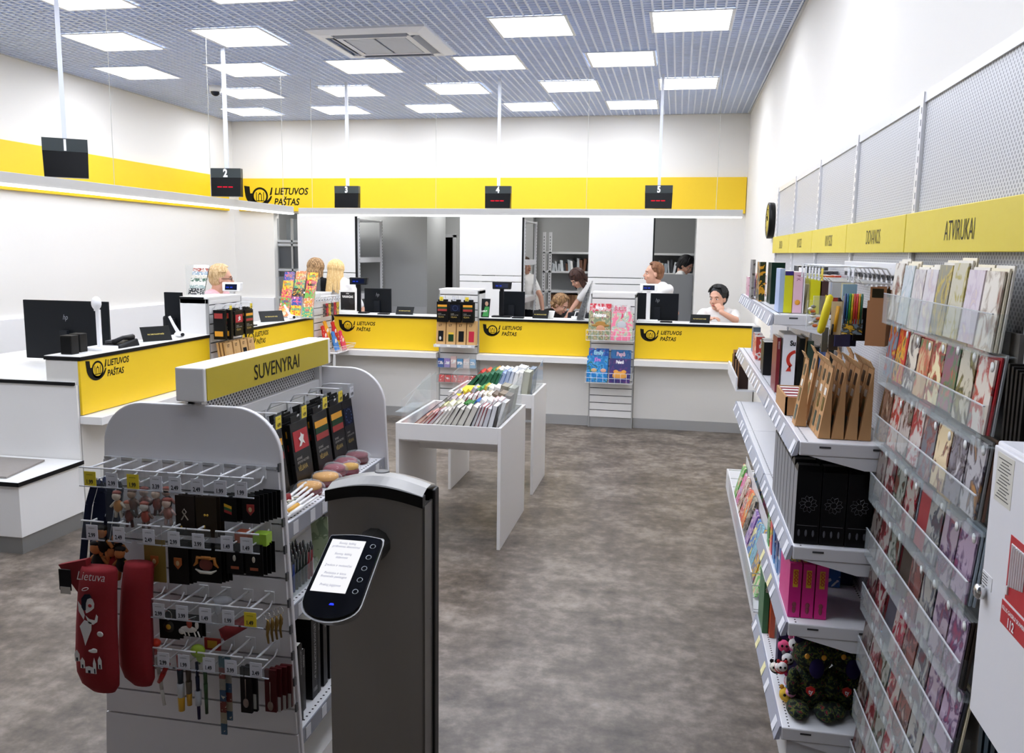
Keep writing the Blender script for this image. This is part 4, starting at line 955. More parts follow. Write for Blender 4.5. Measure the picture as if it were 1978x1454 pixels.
def d_dots(t, x, y, z):
    for i in (-1, 1): b = MB(); b.ell((x+.004*i,y,z+.006), (.0035,.002,.0035)); b.build('gold_pin', M('d9b24a', .3, .6), t)
    b = MB(); b.ell((x-.006,y,z-.028), (.003,.002,.005)); b.build('pendant', M('d9b24a', .3, .6), t)
def d_medal(t, x, y, z):
    MB().tube([(x+.012*cos(a*pi/6), y-.002, z+.03+.014*sin(a*pi/6)) for a in range(12)], .0012, 5, closed=True).build('key_ring', CHROME, t)
    b = MB(); b.lathe([(.0,-.002),(.017,-.002),(.017,.0)], (x, y, z-.005), 20, 'y'); b.build('medal', M('3a3630', .4, .5), t)
    b = MB(); b.ell((x,y-.003,z-.005), (.008,.002,.008)); b.build('gold_flower', M('d9a93a', .3, .6), t)
def d_knight(t, x, y, z):
    b = MB(); b.ell((x-.004,y-.002,z-.008), (.026,.003,.010)); b.ell((x+.022,y-.002,z+.006), (.006,.003,.012)); b.ell((x-.026,y-.002,z-.016), (.010,.003,.009))
    for dx in (-.02,-.008,.012,.024): b.tube([(x+dx,y-.002,z-.012),(x+dx+.006,y-.002,z-.028)], .0022, 5)
    b.build('white_horse', M('e9e4dc', .5), t)
    b = MB(); b.ell((x,y-.004,z+.01), (.009,.003,.014)); b.build('red_rider', M('a8432f', .5), t)
    MB().tube([(x-.004,y-.004,z+.024),(x+.022,y-.004,z+.034)], .001, 5).build('sword', M('d9d9d9', .3), t)
def d_crest(t, x, y, z):
    b = MB(); b.ell((x,y-.002,z), (.022,.003,.017)); b.build('red_crest', M('6e2a20', .5), t)
    b = MB()
    for s_ in (-1, 1): b.tube([(x+s_*.010,y-.002,z+.018),(x+s_*.026,y-.002,z+.020),(x+s_*.028,y-.002,z+.004),(x+s_*.038,y-.002,z-.006)], [.004,.005,.005,.002], 6)
    b.tube([(x-.014,y-.002,z+.02),(x+.014,y-.002,z+.02)], .005, 6); b.build('gold_ribbon', M('b9742a', .5), t)
    MB().tube([(x-.032,y-.003,z-.014),(x-.016,y-.003,z-.022),(x+.016,y-.003,z-.022),(x+.032,y-.003,z-.014)], [.002,.005,.005,.002], 6).build('white_scroll', M('e9e4d8', .5), t)
def d_keys(t, x, y, z): 
    b = MB(); b.box(x-.012,y-.001,z-.03,x+.012,y,z-.022); b.build('print_band', M('a85a3a', .5), t)
    b = MB(); b.ell((x,y-.002,z+.002), (.005,.002,.009)); b.build('charm', M('cfcabc', .4, .4), t)
card_item('brown card with a silver ribbon pin in the top row', -1.325, YG, 1.065, .058, .115, '2e2622', d_ribbon, 3, group='brown pin cards')
card_item('brown card with two gold pins in the top row', -1.26, YG, 1.065, .062, .115, '33291f', d_dots, 3, group='brown pin cards')
card_item('black card with a flag pin in the top row', -1.192, YG, 1.075, .048, .075, '0e0e10', d_flagpin, 4, group='black pin cards')
card_item('black card with a red shield magnet in the top row', -1.125, YG, 1.08, .052, .08, '101012', d_shield(), 6, group='black pin cards', gap=.013)
card_item('tricolour keyring card with a shield in the second row', -1.425, YG, .93, .066, .125, '8a7434', d_shield('b0602a', 1.1), 1)
b = MB(); b.box(-1.458, YG-.0012, .805, -1.392, YG-.0006, .85); b.box(-1.458, YG-.0012, .85, -1.392, YG-.0006, .89)
card_item('dark keyring card with an orange shield in the second row', -1.352, YG, .93, .062, .125, '15120f', d_shield('b0602a', 1.1), 3, group='shield keyring cards')
card_item('large black magnet card with a gold crest and white scroll', -1.262, YG-.005, .925, .088, .105, '0b0b0c', d_crest, 4, group='black magnet cards')
card_item('small black charm card under the orange tag', -1.178, YG, .94, .05, .09, '111113', d_keys, 3, group='small charm cards')
card_item('small black charm card at the right end of the second row', -1.12, YG, .94, .052, .09, '0e0e10', d_keys, 4, group='small charm cards', gap=.012)
for x, c, nm in ((-1.16, 'c4562f', 'orange'), (-1.105, '9cc436', 'lime green')):
    solo('header_tag', MB().box(x-.02, YG+.006, .935, x+.02, YG+.04, .968), M(c, .4), '%s header tags above the small charm cards' % nm, 'tag', origin=(x, YG, .935))
card_item('black card with a round gold flower medal keyring', -1.390, YG, .722, .062, .085, '121211', d_medal, 2, group='medal keyring cards')
card_item('black square magnet with a knight on a white horse', -1.320, YG-.005, .715, .07, .062, '0a0a0c', d_knight, 2, group='knight magnets')
def pair(c, x, y, z): pass
# spoons
for i, (x, c, n) in enumerate([(-1.158, '161314', 2), (-1.083, '4a1518', 4)]):
    for j in range(n):
        t = thing('souvenir_spoon', '%s boxed souvenir spoon in the bottom row%s' % (['black', 'dark red'][i], '' if j == 0 else ', %s behind the front one' % ['one','two','three'][j-1]), 'souvenir', (x, YG, .58), 'boxed souvenir spoons')
        xx, yy = x+.010*j, YG+.012*j
        MB().box(xx-.017, yy, .437+.012*i-.02*(i==0)*0, xx+.017, yy+.009, .575).build('box', M(c, .35), t)
        if j == 0:
            b = MB(); b.ell((xx,yy-.002,.468), (.009,.003,.014)); b.tube([(xx,yy-.002,.48),(xx,yy-.002,.54)], .0015, 6); b.build('spoon', M('8a7a70', .3, .5), t)
        else: MB().box(xx+.006, yy-.001, .445, xx+.015, yy, .49).build('barcode', M('b9b9b4', .5), t)
# golden key charms on the far right of the third row
for j in range(4):
    x = -1.085+.006*j; y = YG+.014*j; t = thing('key_charm', 'golden key charm on ring, %s on the right hook of the third row' % ['front','second','third','rear'][j], 'keyring', (x, y, .74), 'golden key charms')
    MB().tube([(x+.009*cos(a*pi/5), y, .735+.011*sin(a*pi/5)) for a in range(10)], .0013, 5, closed=True).build('ring', CHROME, t)
    b = MB(); b.tube([(x,y,.725),(x+.002,y,.71),(x-.002,y,.68),(x+.001,y,.655)], [.002,.006,.004,.003], 6); b.ell((x,y,.70), (.007,.003,.01)); b.build('charm', M('8f7340', .3, .8), t)
t = thing('fabric_roll', 'small rolled red cloth hanging in the third row', 'souvenir', (-1.19, YG, .68))
b = MB(); b.tube([(-1.215, YG-.02, .675), (-1.165, YG+.03, .70)], .0185, 14); b.build('roll', M('7d1f22', .8), t); b = MB(); b.tube([(-1.2165, YG-.0215, .6745), (-1.215, YG-.02, .675)], .009, 12); b.build('roll_core', M('b03a3c', .8), t)
# clear bag
b = MB(); b.ell((-1.225, YG+.01, .765), (.03,.02,.012)); b.ell((-1.235, YG, .745), (.012,.01,.02)); solo('plastic_bag', b, M('dfe3ea', .15, alpha=.45), 'crumpled clear bag on a hook in the third row', 'bag', origin=(-1.225, YG, .74))
# pens and bracelets in the bottom row
def hang_pen(label, x, z1, z0, parts, tilt=0, cat='pen'):
    t = thing('souvenir_pen', label, cat, (x, YG, z1)); n = len(parts)
    for i, (c, r, nm) in enumerate(parts):
        a = z1-(z1-z0)*i/n; b_ = z1-(z1-z0)*(i+1)/n
        b = MB(); b.tube([(x+tilt*(z1-a), YG, a), (x+tilt*(z1-b_), YG, b_)], [r, r*.9], 8); b.build(nm, M(c, .35), t)
hang_pen('white slim candle-like strip below the leftmost bottom ticket', -1.435, .575, .43, [('c9c6bf',.006,'cap'),('bdb9b2',.006,'barrel'),('c9c6bf',.005,'tip')], .12)
hang_pen('red toy pen hanging diagonally in the bottom row', -1.40, .56, .50, [('a3201f',.008,'cap'),('b32a26',.008,'barrel')], -.5)
hang_pen('yellow-ended toy pen with white label in the bottom row', -1.362, .59, .42, [('a82a26',.009,'cap'),('2b3138',.009,'clip_band'),('c9cdd0',.011,'label_band'),('d9a528',.010,'tip')])
hang_pen('second yellow-ended toy pen behind the labelled one', -1.336, .55, .44, [('4a3c30',.008,'cap'),('6e6254',.009,'barrel'),('c9952a',.008,'tip')])
hang_pen('dark blue pen with barcode tag under the lime ribbon', -1.308, .575, .40, [('20243c',.005,'cap'),('23273c',.006,'barrel'),('c9cdd4',.010,'barcode_tag'),('2a2344',.005,'tip')])
hang_pen('green pen hanging beside the dark blue one', -1.283, .56, .42, [('2f4d2a',.006,'cap'),('33552c',.006,'barrel'),('2c4a28',.005,'tip')])
for i, (x, z0) in enumerate([(-1.231, .36), (-1.218, .40)]):
    t = thing('woven_bracelet', '%s patterned strip hanging lowest in the bottom row' % ['long colourful', 'shorter bluish'][i], 'bracelet', (x, YG, .6))
    for k, c in enumerate(['3a6a7a','7d3a33','8f8a80','2b4a6a','6b2722','9a8f7a','36566e']):
        z = .60-k*(.60-z0)/7; MB().box(x-.009, YG+.01*i, z-(.60-z0)/7+.001, x+.009, YG+.004+.01*i, z).build('woven_band', art([c, 'bfb8aa', '2a2a2c'], 90, .6, seed=k), t)
t = thing('gift_ribbon', 'lime green puff on a bottom row hook', 'souvenir', (-1.30, YG, .62)); b = MB(); b.ell((-1.30, YG-.005, .612), (.022,.016,.02)); b.ell((-1.295, YG, .59), (.012,.012,.014)); b.build('puff', M('a9c63a', .5), t); MB().tube([(-1.30, YG, .60), (-1.30, YG, .57)], .003, 6).build('tie', M('3c4a2a', .5), t)
t = thing('gift_tag', 'small red and yellow boxed tag above the bottom row', 'souvenir', (-1.27, YG, .62)); MB().box(-1.30, YG+.03, .60, -1.25, YG+.035, .635).build('card', M('a3261e', .5), t); MB().box(-1.29, YG+.029, .606, -1.26, YG+.03, .629).build('print', M('d9a53a', .5), t)
t = thing('red_charm', 'bright orange-red charm by the leftmost bottom ticket', 'souvenir', (-1.425, YG, .61)); b = MB(); b.ell((-1.43, YG-.01, .625), (.017,.014,.012)); b.build('top', M('e0391c', .4), t); MB().tube([(-1.44, YG, .615), (-1.44, YG, .585)], .007, 8).build('stem', M('c9201c', .4), t)
# lanyards
for i in range(3):
    t = thing('lanyard', 'dark blue lanyard looped down from the top left hook, %s' % ['front one', 'middle one', 'rear one'][i], 'lanyard', (-1.60, YG, 1.09), 'dark blue lanyards')
    x = -1.592+.012*i; y = YG+.02*i-.01
    pts = [(x-.004,y,1.085),(x-.028,y,1.02),(x-.045,y,.93),(x-.058+.006*i,y,.85),(x-.055+.006*i,y,.80),(x-.035,y,.77),(x-.018,y,.80),(x-.01,y,.90),(x+.012,y,1.0),(x+.022,y,1.06),(x+.012,y,1.085)]
    b = MB()
    for k in range(len(pts)-1):
        a, c = Vector(pts[k]), Vector(pts[k+1]); d = (c-a).normalized(); s_ = Vector((d.z, 0, -d.x))*.0105
        b.hull8([a-s_, a+s_, a+s_+Vector((0,.003,0)), a-s_+Vector((0,.003,0))], [c-s_, c+s_, c+s_+Vector((0,.003,0)), c-s_+Vector((0,.003,0))])
    b.build('ribbon_loop', M('141c36', .7), t)
    MB().box(x-.006, y, 1.083, x+.012, y+.003, 1.10).build('header_card', M('2a3a70', .4), t)
# figurines
def figurine(label, x, y, z, s, cols, group, bag=True):
    t = thing('figurine', label, 'figurine', (x, y, z), group)
    b = MB(); b.ell((x, y, z-.005*s), (.012*s,.009*s,.016*s), 10, 7); b.build('body', M(cols[0], .6), t)
    b = MB(); b.ell((x-.002*s, y-.003, z+.02*s), (.011*s,.009*s,.011*s), 10, 7); b.build('head', M(cols[1], .6), t)
    b = MB(); b.ell((x-.002*s, y, z+.028*s), (.012*s,.009*s,.006*s), 10, 6); b.build('hat', M(cols[2], .6), t)
    b = MB()
    for sx in (-1, 1): b.tube([(x+sx*.008*s,y,z+.004*s),(x+sx*.02*s,y-.002,z-.008*s)], [.004*s,.003*s], 6); b.tube([(x+sx*.005*s,y,z-.015*s),(x+sx*.008*s,y,z-.034*s)], [.004*s,.004*s], 6)
    b.build('limbs', M(cols[3], .6), t)
    if bag: MB().box(x-.03, y-.014, z-.05, x+.03, y-.0135, z+.07).build('clear_bag', acrylic('e8f0f2', .03), t)
fc = [('c98a4a','e9d5c0','7d2f22','d9cdbb'), ('7a4a35','c9a58a','5a3a2c','8a6f62'), ('a86a5a','e0c0b0','8a3a2a','c9a9a0'), ('3a2a24','d9b09a','b0503a','a05a4a'), ('8a3a2a','e9cdb8','c96a4a','5a3028'), ('b9472f','d9cfc6','9a4a38','7a5a50')]
for i, (x, z, j) in enumerate([(-1.525,1.03,0),(-1.485,1.035,1),(-1.455,1.04,2),(-1.44,1.005,5),(-1.41,1.04,4),(-1.385,1.045,3),(-1.37,1.02,2),(-1.50,1.0,4)]):
    figurine('small bagged figurine in the top row, %s' % ['with orange body at the far left','greyish second one','pinkish third one','reddish one hanging low','red one near the brown cards','dark one near the brown cards','pale one beside the ribbon card','red one behind the orange one'][i], x, YG+.012*(i % 3)-.01, z, 1.15, fc[j], 'bagged figurines')
for i, (x, z, s) in enumerate([(-1.555,.915,1.5),(-1.515,.90,1.4),(-1.575,.865,1.6),(-1.535,.855,1.6),(-1.50,.86,1.4),(-1.545,.83,1.3)]):
    figurine('dark plush keyring under the second row, %s' % ['top left','top right','lower left','lower middle with red scarf','lower right','lowest'][i], x-.02, YG-.015+.012*(i % 2), z, s, ('16110f','b9713a','1a1412','c07a3c') if i != 3 else ('b01f24','b9713a','1a1412','c07a3c'), 'dark plush keyrings', bag=False)
# red oven mitts
def mitt(label, dx, dy, s, w_, deco):
    t = thing('oven_mitt', label, 'oven mitt', (-1.56+dx, 2.0+dy, .93))
    n = 10
    def ring(z, xc, hw_, hd_): return [(xc+hw_*cos(2*pi*k/14)+dx, 2.0+dy+hd_*sin(2*pi*k/14), z) for k in range(14)]
    prof = [(.872,-1.540,.052,.02),(.862,-1.54,.055,.028),(.80,-1.549,.058,.03),(.70,-1.558,.062,.03),(.62,-1.562,.066,.029),(.56,-1.562,.066,.026),(.525,-1.556,.058,.022),(.505,-1.548,.036,.014),(.50,-1.545,.008,.004)]
    b = MB(); vs_ = []; fs = []
    for z, xc, a, d in prof: vs_ += ring(z, xc, a*w_, d)
    for i in range(len(prof)-1): fs += [(i*14+k, (i+1)*14+k, (i+1)*14+(k+1) % 14, i*14+(k+1) % 14) for k in range(14)]
    fs += [tuple(range(14)), tuple((len(prof)-1)*14+k for k in range(14))[::-1]]
    b.smooth = True; b.add(vs_, fs); b.build('mitt_body', M('86101a', .85), t)
    if deco:
        b = MB(); b.hull8([(-1.61,1.992,.80),(-1.565,1.992,.75),(-1.565,2.012,.75),(-1.61,2.012,.80)], [(-1.665,1.996,.868),(-1.575,1.992,.892),(-1.575,2.012,.892),(-1.665,2.008,.868)]); b.build('thumb', M('80101a', .85), t)
        MB().box(-1.648, 1.975, .805, -1.612, 1.978, .865).build('care_tag', M('141216', .6), t); MB().box(-1.645, 1.974, .795, -1.614, 1.976, .815).build('barcode', M('b9b4ac', .5), t)
        yf = 1.9685
        def P(u, v): return (-1.56+u, yf-.0015, v)
        wm = M('e3dfdc', .6); nm_ = M('181a2a', .6)
        text_mb('Lietuva', .036, (-1.545, yf+.003, .842), (1,0,0), (0,0,1), sx=.85, align='CENTER', shear=.35, bold=-.005).build('lettering', wm, t)
        MB().tube([(-1.563+.010*cos(a*pi/6), yf, .817+.004*sin(a*pi/6)+.003*cos(a*pi/6)) for a in range(12)], .001, 5, closed=True).build('halo', wm, t)
        b = MB(); b.poly([P(-.010,.772), P(-.002,.790), P(.010,.795), P(.020,.790), P(.024,.778), P(.022,.765), P(.013,.757), P(.002,.750), P(-.004,.748), P(-.006,.760)]); b.build('angel_face', wm, t)
        b = MB(); b.poly([(p[0], p[1]-.001, p[2]) for p in (P(-.016,.765), P(-.015,.790), P(-.004,.803), P(.012,.805), P(.018,.796), P(.004,.790), P(-.001,.778), P(-.003,.757), P(-.010,.755))]); b.build('angel_hair', nm_, t)
        b = MB(); b.ell((-1.55, yf-.002, .771), (.006,.001,.005)); b.build('cheek', M('a8161a', .7), t)
        b = MB(); b.poly([P(-.027,.782), P(-.014,.765), P(-.008,.742), P(-.012,.728), P(-.018,.738), P(-.026,.752)]); b.build('wing', wm, t)
        b = MB(); b.poly([P(-.006,.742), P(.006,.732), P(.022,.730), P(.028,.748), P(.033,.742), P(.030,.726), P(.016,.716), P(.002,.720)]); b.build('arm', wm, t)
        b = MB(); b.poly([P(-.010,.728), P(.012,.722), P(.010,.700), P(-.002,.675), P(-.012,.652), P(-.018,.680), P(-.026,.708)]); b.build('gown', wm, t)
        b = MB(); b.ell((-1.55, yf-.001, .638), (.014,.001,.005)); b.ell((-1.545, yf-.001, .642), (.009,.001,.005)); b.ell((-1.528, yf+.004, .688), (.010,.002,.008)); b.build('clouds', wm, t)
        def house(x, z, w2, h, roof):
            b = MB(); b.poly([P(x-w2, z), P(x+w2, z), P(x+w2, z+h), P(x, z+h+roof), P(x-w2, z+h)]); b.build('house', wm, t)
            b = MB(); q = P(x, z+h*.3); b.box(q[0]-w2*.3, q[1]-.001, q[2]-h*.25, q[0]+w2*.3, q[1]-.0004, q[2]+h*.2); b.build('house_door', nm_, t)
        for a in ((-.040,.604,.008,.022,.012), (-.024,.585,.007,.022,.010), (-.004,.572,.012,.018,.003), (.013,.572,.005,.03,.018), (.030,.588,.006,.026,.012)): house(*a)
    return t
mitt('red oven mitt with a white angel hanging from the souvenir stand', 0, 0, 1, 1.0, True)
mitt('second plain red oven mitt behind the angel mitt', .085, .055, 1, .80, False)

# flag packs on the aisle side
for i, (y, k, yl, w_) in enumerate([(2.40,'flag',True,.13), (2.585,'knight',True,.13), (2.755,'flag',True,.125), (2.895,'flag',True,.118), (3.005,'europe',False,.10)]):
    wd = ['nearest', 'second', 'third', 'fourth', 'farthest'][i]
    hook('white hook above the %s flag packets on the stand side' % wd, (GX+.032, y, 1.195), R90, .115, 'hooks on the stand side', yellow=yl, price='4.99')
    for j in range(4):
        flag_pack('black flag packet on the souvenir stand side, %s hook, %s' % (wd, ['foremost', 'second in depth', 'third in depth', 'rearmost'][j]), (-1.215-.024*j, y, 1.185), R90, k if j == 0 else 'flag', w_, .205, group='flag packets on the stand side', lean=radians(-7), th=.014)
# goods on the top shelf
def disc_scarf(label, x, y, z, r, c1, c2):
    t = thing('rolled_scarf', label, 'scarf', (x, y, z), 'rolled scarves')
    MB().lathe([(.004,.0),(r*.9,.0),(r,.006),(r,.016),(r*.92,.02)], (x, y, z), 20).build('lower_roll', M(c2, .7), t)
    MB().lathe([(r*.9,.02),(r*.96,.024),(r*.94,.034),(r*.5,.038),(.003,.038)], (x, y, z), 20).build('upper_roll', M(c1, .7), t)
    b = MB(); b.ell((x, y, z+.022), (r*1.25, r*1.15, .026), 14, 8); b.build('cellophane', acrylic('ffffff', .05), t)
for i, (x, y, r, c1, c2) in enumerate([(-1.155,2.53,.042,'d99a3a','6e1c26'), (-1.15,2.65,.046,'d99a3a','6e1c26'), (-1.17,2.76,.046,'8a2338','6e1c26'), (-1.165,2.86,.046,'8a2338','5e1a22'), (-1.16,2.96,.045,'7a1f30','5e1a22'), (-1.12,2.80,.03,'d9a33a','7a1f30')]):
    disc_scarf('rolled scarf in cellophane on the stand shelf, %s' % ['nearest yellow one','second yellow one','first burgundy one','middle burgundy one','farthest burgundy one','small yellow one at the shelf edge'][i], x, y, .956, r, c1, c2)
for i in range(7):
    y = 2.215+.012*i; x0 = -1.105-.012*i
    t = thing('paper_flag', 'white flag stick lying on the stand shelf, %s from the edge' % ['first','second','third','fourth','fifth','sixth','seventh'][i], 'flag', (x0, y, .958), 'white flag sticks')
    a = Vector((x0, y, .964+.004*(i % 3))); d = Vector((.012, .24-.02*(i % 3), .012+.003*i)); MB().tube([a, a+d], .0042, 8).build('stick', M('f2f0ee', .4), t)
    b = MB(); b.tube([a+d*.25, a+d*.55], .0075, 8); b.build('rolled_flag', M(['e9e7e4','d9a33a','e9e7e4','2a4a30','f0efec','a82a26','e9e7e4'][i], .6), t)
for i, (c, n_) in enumerate([('b3261f','red'), ('24402c','green'), ('8a1f20','dark red')]):
    t = thing('rolled_flag', 'rolled %s cloth at the near end of the stand shelf' % n_, 'flag', (-1.22, 2.24+.03*i, .96)); b = MB(); b.tube([(-1.26-.01*i, 2.215+.03*i, .975), (-1.15, 2.30+.04*i, .985)], .016, 10); b.build('roll', M(c, .8), t); b = MB(); b.tube([(-1.15,2.30+.04*i,.985),(-1.13,2.316+.04*i,.987)], .003, 6); b.build('stick_end', M('d9cfb9', .6), t)
# pens in a clear tray on the middle shelf
pt = acrylic_tray('clear tray holding the pens on the middle shelf of the stand', -1.24, -1.10, 2.21, 2.46, .707, .05)
n = 0
for i in range(11):
    for j in range(5):
        x = -1.115-j*.026; y = 2.225+i*.022; c = '8a1f28' if (i < 3 or i > 8) else ('26408a' if i < 5 else '1c2420')
        t = thing('pen', '%s pen in the tray, %s row from the near end, %s from the edge' % ({'8a1f28': 'dark red', '26408a': 'blue', '1c2420': 'dark green'}[c], WN[i], ['first','second','third','fourth','fifth'][j]), 'pen', (x, y, .71), 'pens in the clear tray')
        MB().tube([(x,y,.711),(x,y,.80)], .0055, 6).build('barrel', M(c, .3), t); MB().tube([(x,y,.80),(x,y,.825),(x,y,.83)], [.0045,.0045,.002], 6).build('cap', M('8f9494', .25, .7), t)
        MB().box(x+.005, y-.0015, .775, x+.0075, y+.0015, .815).build('clip', M('a9adad', .25, .7), t)
t = thing('paper_leaflet', 'pale green leaflet standing behind the pens', 'leaflet', (-1.2, 2.52, .707)); b = MB(); b.hull8([(-1.13,2.50,.707),(-1.03+ -.05,2.52,.707),(-1.08,2.524,.707),(-1.13,2.504,.707)], [(-1.15,2.52,.88),(-1.10,2.54,.88),(-1.10,2.544,.88),(-1.15,2.524,.88)]); b.build('sheet', art(['9fae8a','7d9070','b9c4a8'], 30), t)
t = thing('souvenir_box', 'small black box with a picture at the near end of the middle shelf', 'box', (-1.1, 2.215, .707)); MB().box(-1.15, 2.205, .707, -1.09, 2.225, .80).build('box', M('121214', .3), t); MB().box(-1.0895, 2.206, .71, -1.089, 2.222, .78).build('picture', art(['c9a58a','e9dcc8','7d3a2a'], 60), t)
# books on the bottom shelf
for i, (y, h, txt, w_) in enumerate([(2.235,.245,'LIETUVOS',.022), (2.262,.25,'LIETUVOS KARALIAI',.026), (2.40,.27,'LIETUVOS KARALIAI XVII a. pr.',.042), (2.445,.26,'LIETUVA',.02), (2.49,.26,'ISTORIJA',.03), (2.54,.24,'VILNIUS',.03), (2.32,.20,'KAUNAS',.03)]):
    t = thing('book', 'black book with grey spine lettering on the bottom shelf, %s' % ['nearest the end panel','second from the end panel','thick one with the date band','slim one behind the kiosk','fifth along','sixth along','lower one in the gap'][i], 'book', (-1.15, y, .312), 'black books on the bottom shelf')
    x1 = -1.08 if i < 2 else -1.10
    MB().box(-1.27, y, .312, x1, y+w_, .312+h).build('cover', M('111112', .35), t); MB().box(-1.271, y+.002, .316, x1-.004, y+w_-.002, .312+h+.0005).build('pages', PAPER, t)
    text_mb(txt, w_*.42, (x1+.0005, y+w_*.4, .312+h*.92), (0,0,-1), (0,1,0), sx=.8).build('spine_lettering', M('a8a8a8', .5), t)
    if i == 2: text_mb('1000', w_*.45, (x1+.0005, y+w_*.5, .335), (0,1,0), (0,0,1), sx=.8, align='CENTER').build('date_band', M('a8a8a8', .5), t)

# ================================================================ queue ticket kiosk
KX0, KX1, KY = -.885, -.622, 2.05
kk = thing('ticket_kiosk', 'tall dark grey queue ticket kiosk with a tilted screen', 'kiosk', (-.75, 2.1, 0))
KG = M('8d8882', .42, .25)
def kz(u): return 1.118+.030*sin(pi*(u*.9+.05))         # arched head
n = 16
b = MB()
for i in range(n):
    u0, u1 = i/n, (i+1)/n; xa, xb = KX0+(KX1-KX0)*u0, KX0+(KX1-KX0)*u1; ya, yb_ = KY-.012*sin(pi*u0), KY-.012*sin(pi*u1)
    b.smooth = True
    b.add([(xa,ya,.02),(xb,yb_,.02),(xb,yb_,kz(u1)-.028),(xa,ya,kz(u0)-.028)], [(0,1,2,3)])
b.smooth = False
b.box(KX0, KY+.001, .02, KX1, KY+.07, 1.09); b.build('front_shell', KG, kk)
b = MB()
for i in range(n):
    u0, u1 = i/n, (i+1)/n; xa, xb = KX0-.002+(KX1-KX0+.004)*u0, KX0-.002+(KX1-KX0+.004)*u1; ya, yb_ = KY-.014-.012*sin(pi*u0), KY-.014-.012*sin(pi*u1)
    b.hull8([(xa,ya,kz(u0)-.03),(xb,yb_,kz(u1)-.03),(xb,KY+.01,kz(u1)-.03),(xa,KY+.01,kz(u0)-.03)], [(xa,ya,kz(u0)),(xb,yb_,kz(u1)),(xb,KY+.01,kz(u1)),(xa,KY+.01,kz(u0))])
b.build('black_band', M('141312', .4), kk)
b = MB(); b.smooth = True
for i in range(n):
    u0, u1 = i/n, (i+1)/n; xa, xb = KX0+(KX1-KX0)*u0, KX0+(KX1-KX0)*u1
    for (d0, d1, h0, h1) in ((-.012,.03,.0,.012), (.03,.07,.012,.012), (.07,.115,.012,.0)):
        b.add([(xa,KY+d0,kz(u0)+h0),(xb,KY+d0,kz(u1)+h0),(xb,KY+d1,kz(u1)+h1),(xa,KY+d1,kz(u0)+h1)], [(0,1,2,3)])
b.build('domed_top', M('8f8d89', .35, .6), kk)
MB().lathe([(.02,0),(.02,.003),(.016,.004)], (-.76, KY+.075, kz(.5)+.01), 16).build('top_button', M('4a4947', .4), kk)
MB().box(KX0-.004, KY+.07, 0, KX1+.010, KY+.115, 1.12).build('rear_shell', M('0d0d0e', .4), kk, bevel=.006)
MB().box(KX1-.002, KY-.002, .02, KX1+.004, KY+.07, 1.095).build('side_bevel', M('6a6865', .3, .6), kk)
MB().box(KX0-.05, KY-.12, 0, KX1+.05, KY+.2, .02).build('base_plate', M('3a3938', .4, .5), kk, bevel=.004)
# tilted console
S0 = Vector((-.8215, 1.79, .953)); ax = Vector((1, 0, .0)); upv = (Vector((-.0, .14, .079))).normalized(); nrm = ax.cross(upv).normalized()
def con(u, v, w_=0): return S0+ax*u+upv*v+nrm*w_
L = .1608
outl = [(-.010,L+.010), (-.006,L+.014)]+[( -.002+.125*k/8, L+.014+.006*sin(pi*k/8)) for k in range(9)]+[(.127,L+.010),(.130,L-.005),(.133,-.01)]
outl += [(.062+.071*cos(a), -.022-.052*sin(a)) for a in [pi*k/14 for k in range(15)]]+[(-.010,-.01)]
def ext(pts, w0, w1, s0=1, s1=1, c=(.06,.06)):
    f = lambda p, s_, w_: con(c[0]+(p[0]-c[0])*s_, c[1]+(p[1]-c[1])*s_, w_)
    lo = [f(p, s0, w0) for p in pts]; hi = [f(p, s1, w1) for p in pts]; k = len(pts)
    return MB().add(lo+hi, [tuple(range(k)), tuple(range(2*k-1, k-1, -1))]+[(i, k+i, k+(i+1) % k, (i+1) % k) for i in range(k)])
b = ext(outl, -.038, -.006, .92, 1.04); kc = b.build('console_shell', M('8f8e8c', .3, .7), kk)
ext(outl, -.006, .0, 1.0, .985).build('glass_face', M('08080a', .08, spec=.6), kc)
b = MB().add([con(0,0,.0008), con(.088,0,.0008), con(.088,L,.0008), con(0,L,.0008)], [(0,1,2,3)]); b.build('screen', emis('fbfbff', 1.0), kc)
b = MB()
for k, (s_, v) in enumerate([('Siuntų, laiškų', .146), ('priėmimas išsiuntimui', .135), ('Siuntų, laiškų', .112), ('išdavimas', .101), ('Įmokos ir mokesčiai', .076), ('Perlaidos ir kitos', .052), ('finansinės paslaugos', .042), ('Prekių įsigijimas', .017)]):
    text_mb(s_, .0098, con(.044, v, .001), ax, upv, b, sx=.83, align='CENTER', shear=.2)
b.build('screen_lettering', M('77779a', .6), kc)
for k in range(5):
    b = MB(); c = con(.110-.0, L*.91-k*.0345, .001); b.tube([c+ax*.0065*cos(a*pi/7)+upv*.0065*sin(a*pi/7) for a in range(14)], .0009, 5, closed=True); b.build('button', M('8a8d92', .3, .5), kc)
b = MB(); b.add([con(.060,-.035,.0012), con(.072,-.035,.0012), con(.070,-.030,.0012), con(.062,-.030,.0012)], [(0,1,2,3)]); b.build('blue_indicator', emis('2030ff', 3), kc)
b = MB(); b.tube([con(.06,.09,-.03), Vector((-.75,KY+.01,.99))], [.03,.045], 12); b.build('console_arm', M('3a3938', .4, .4), kk)
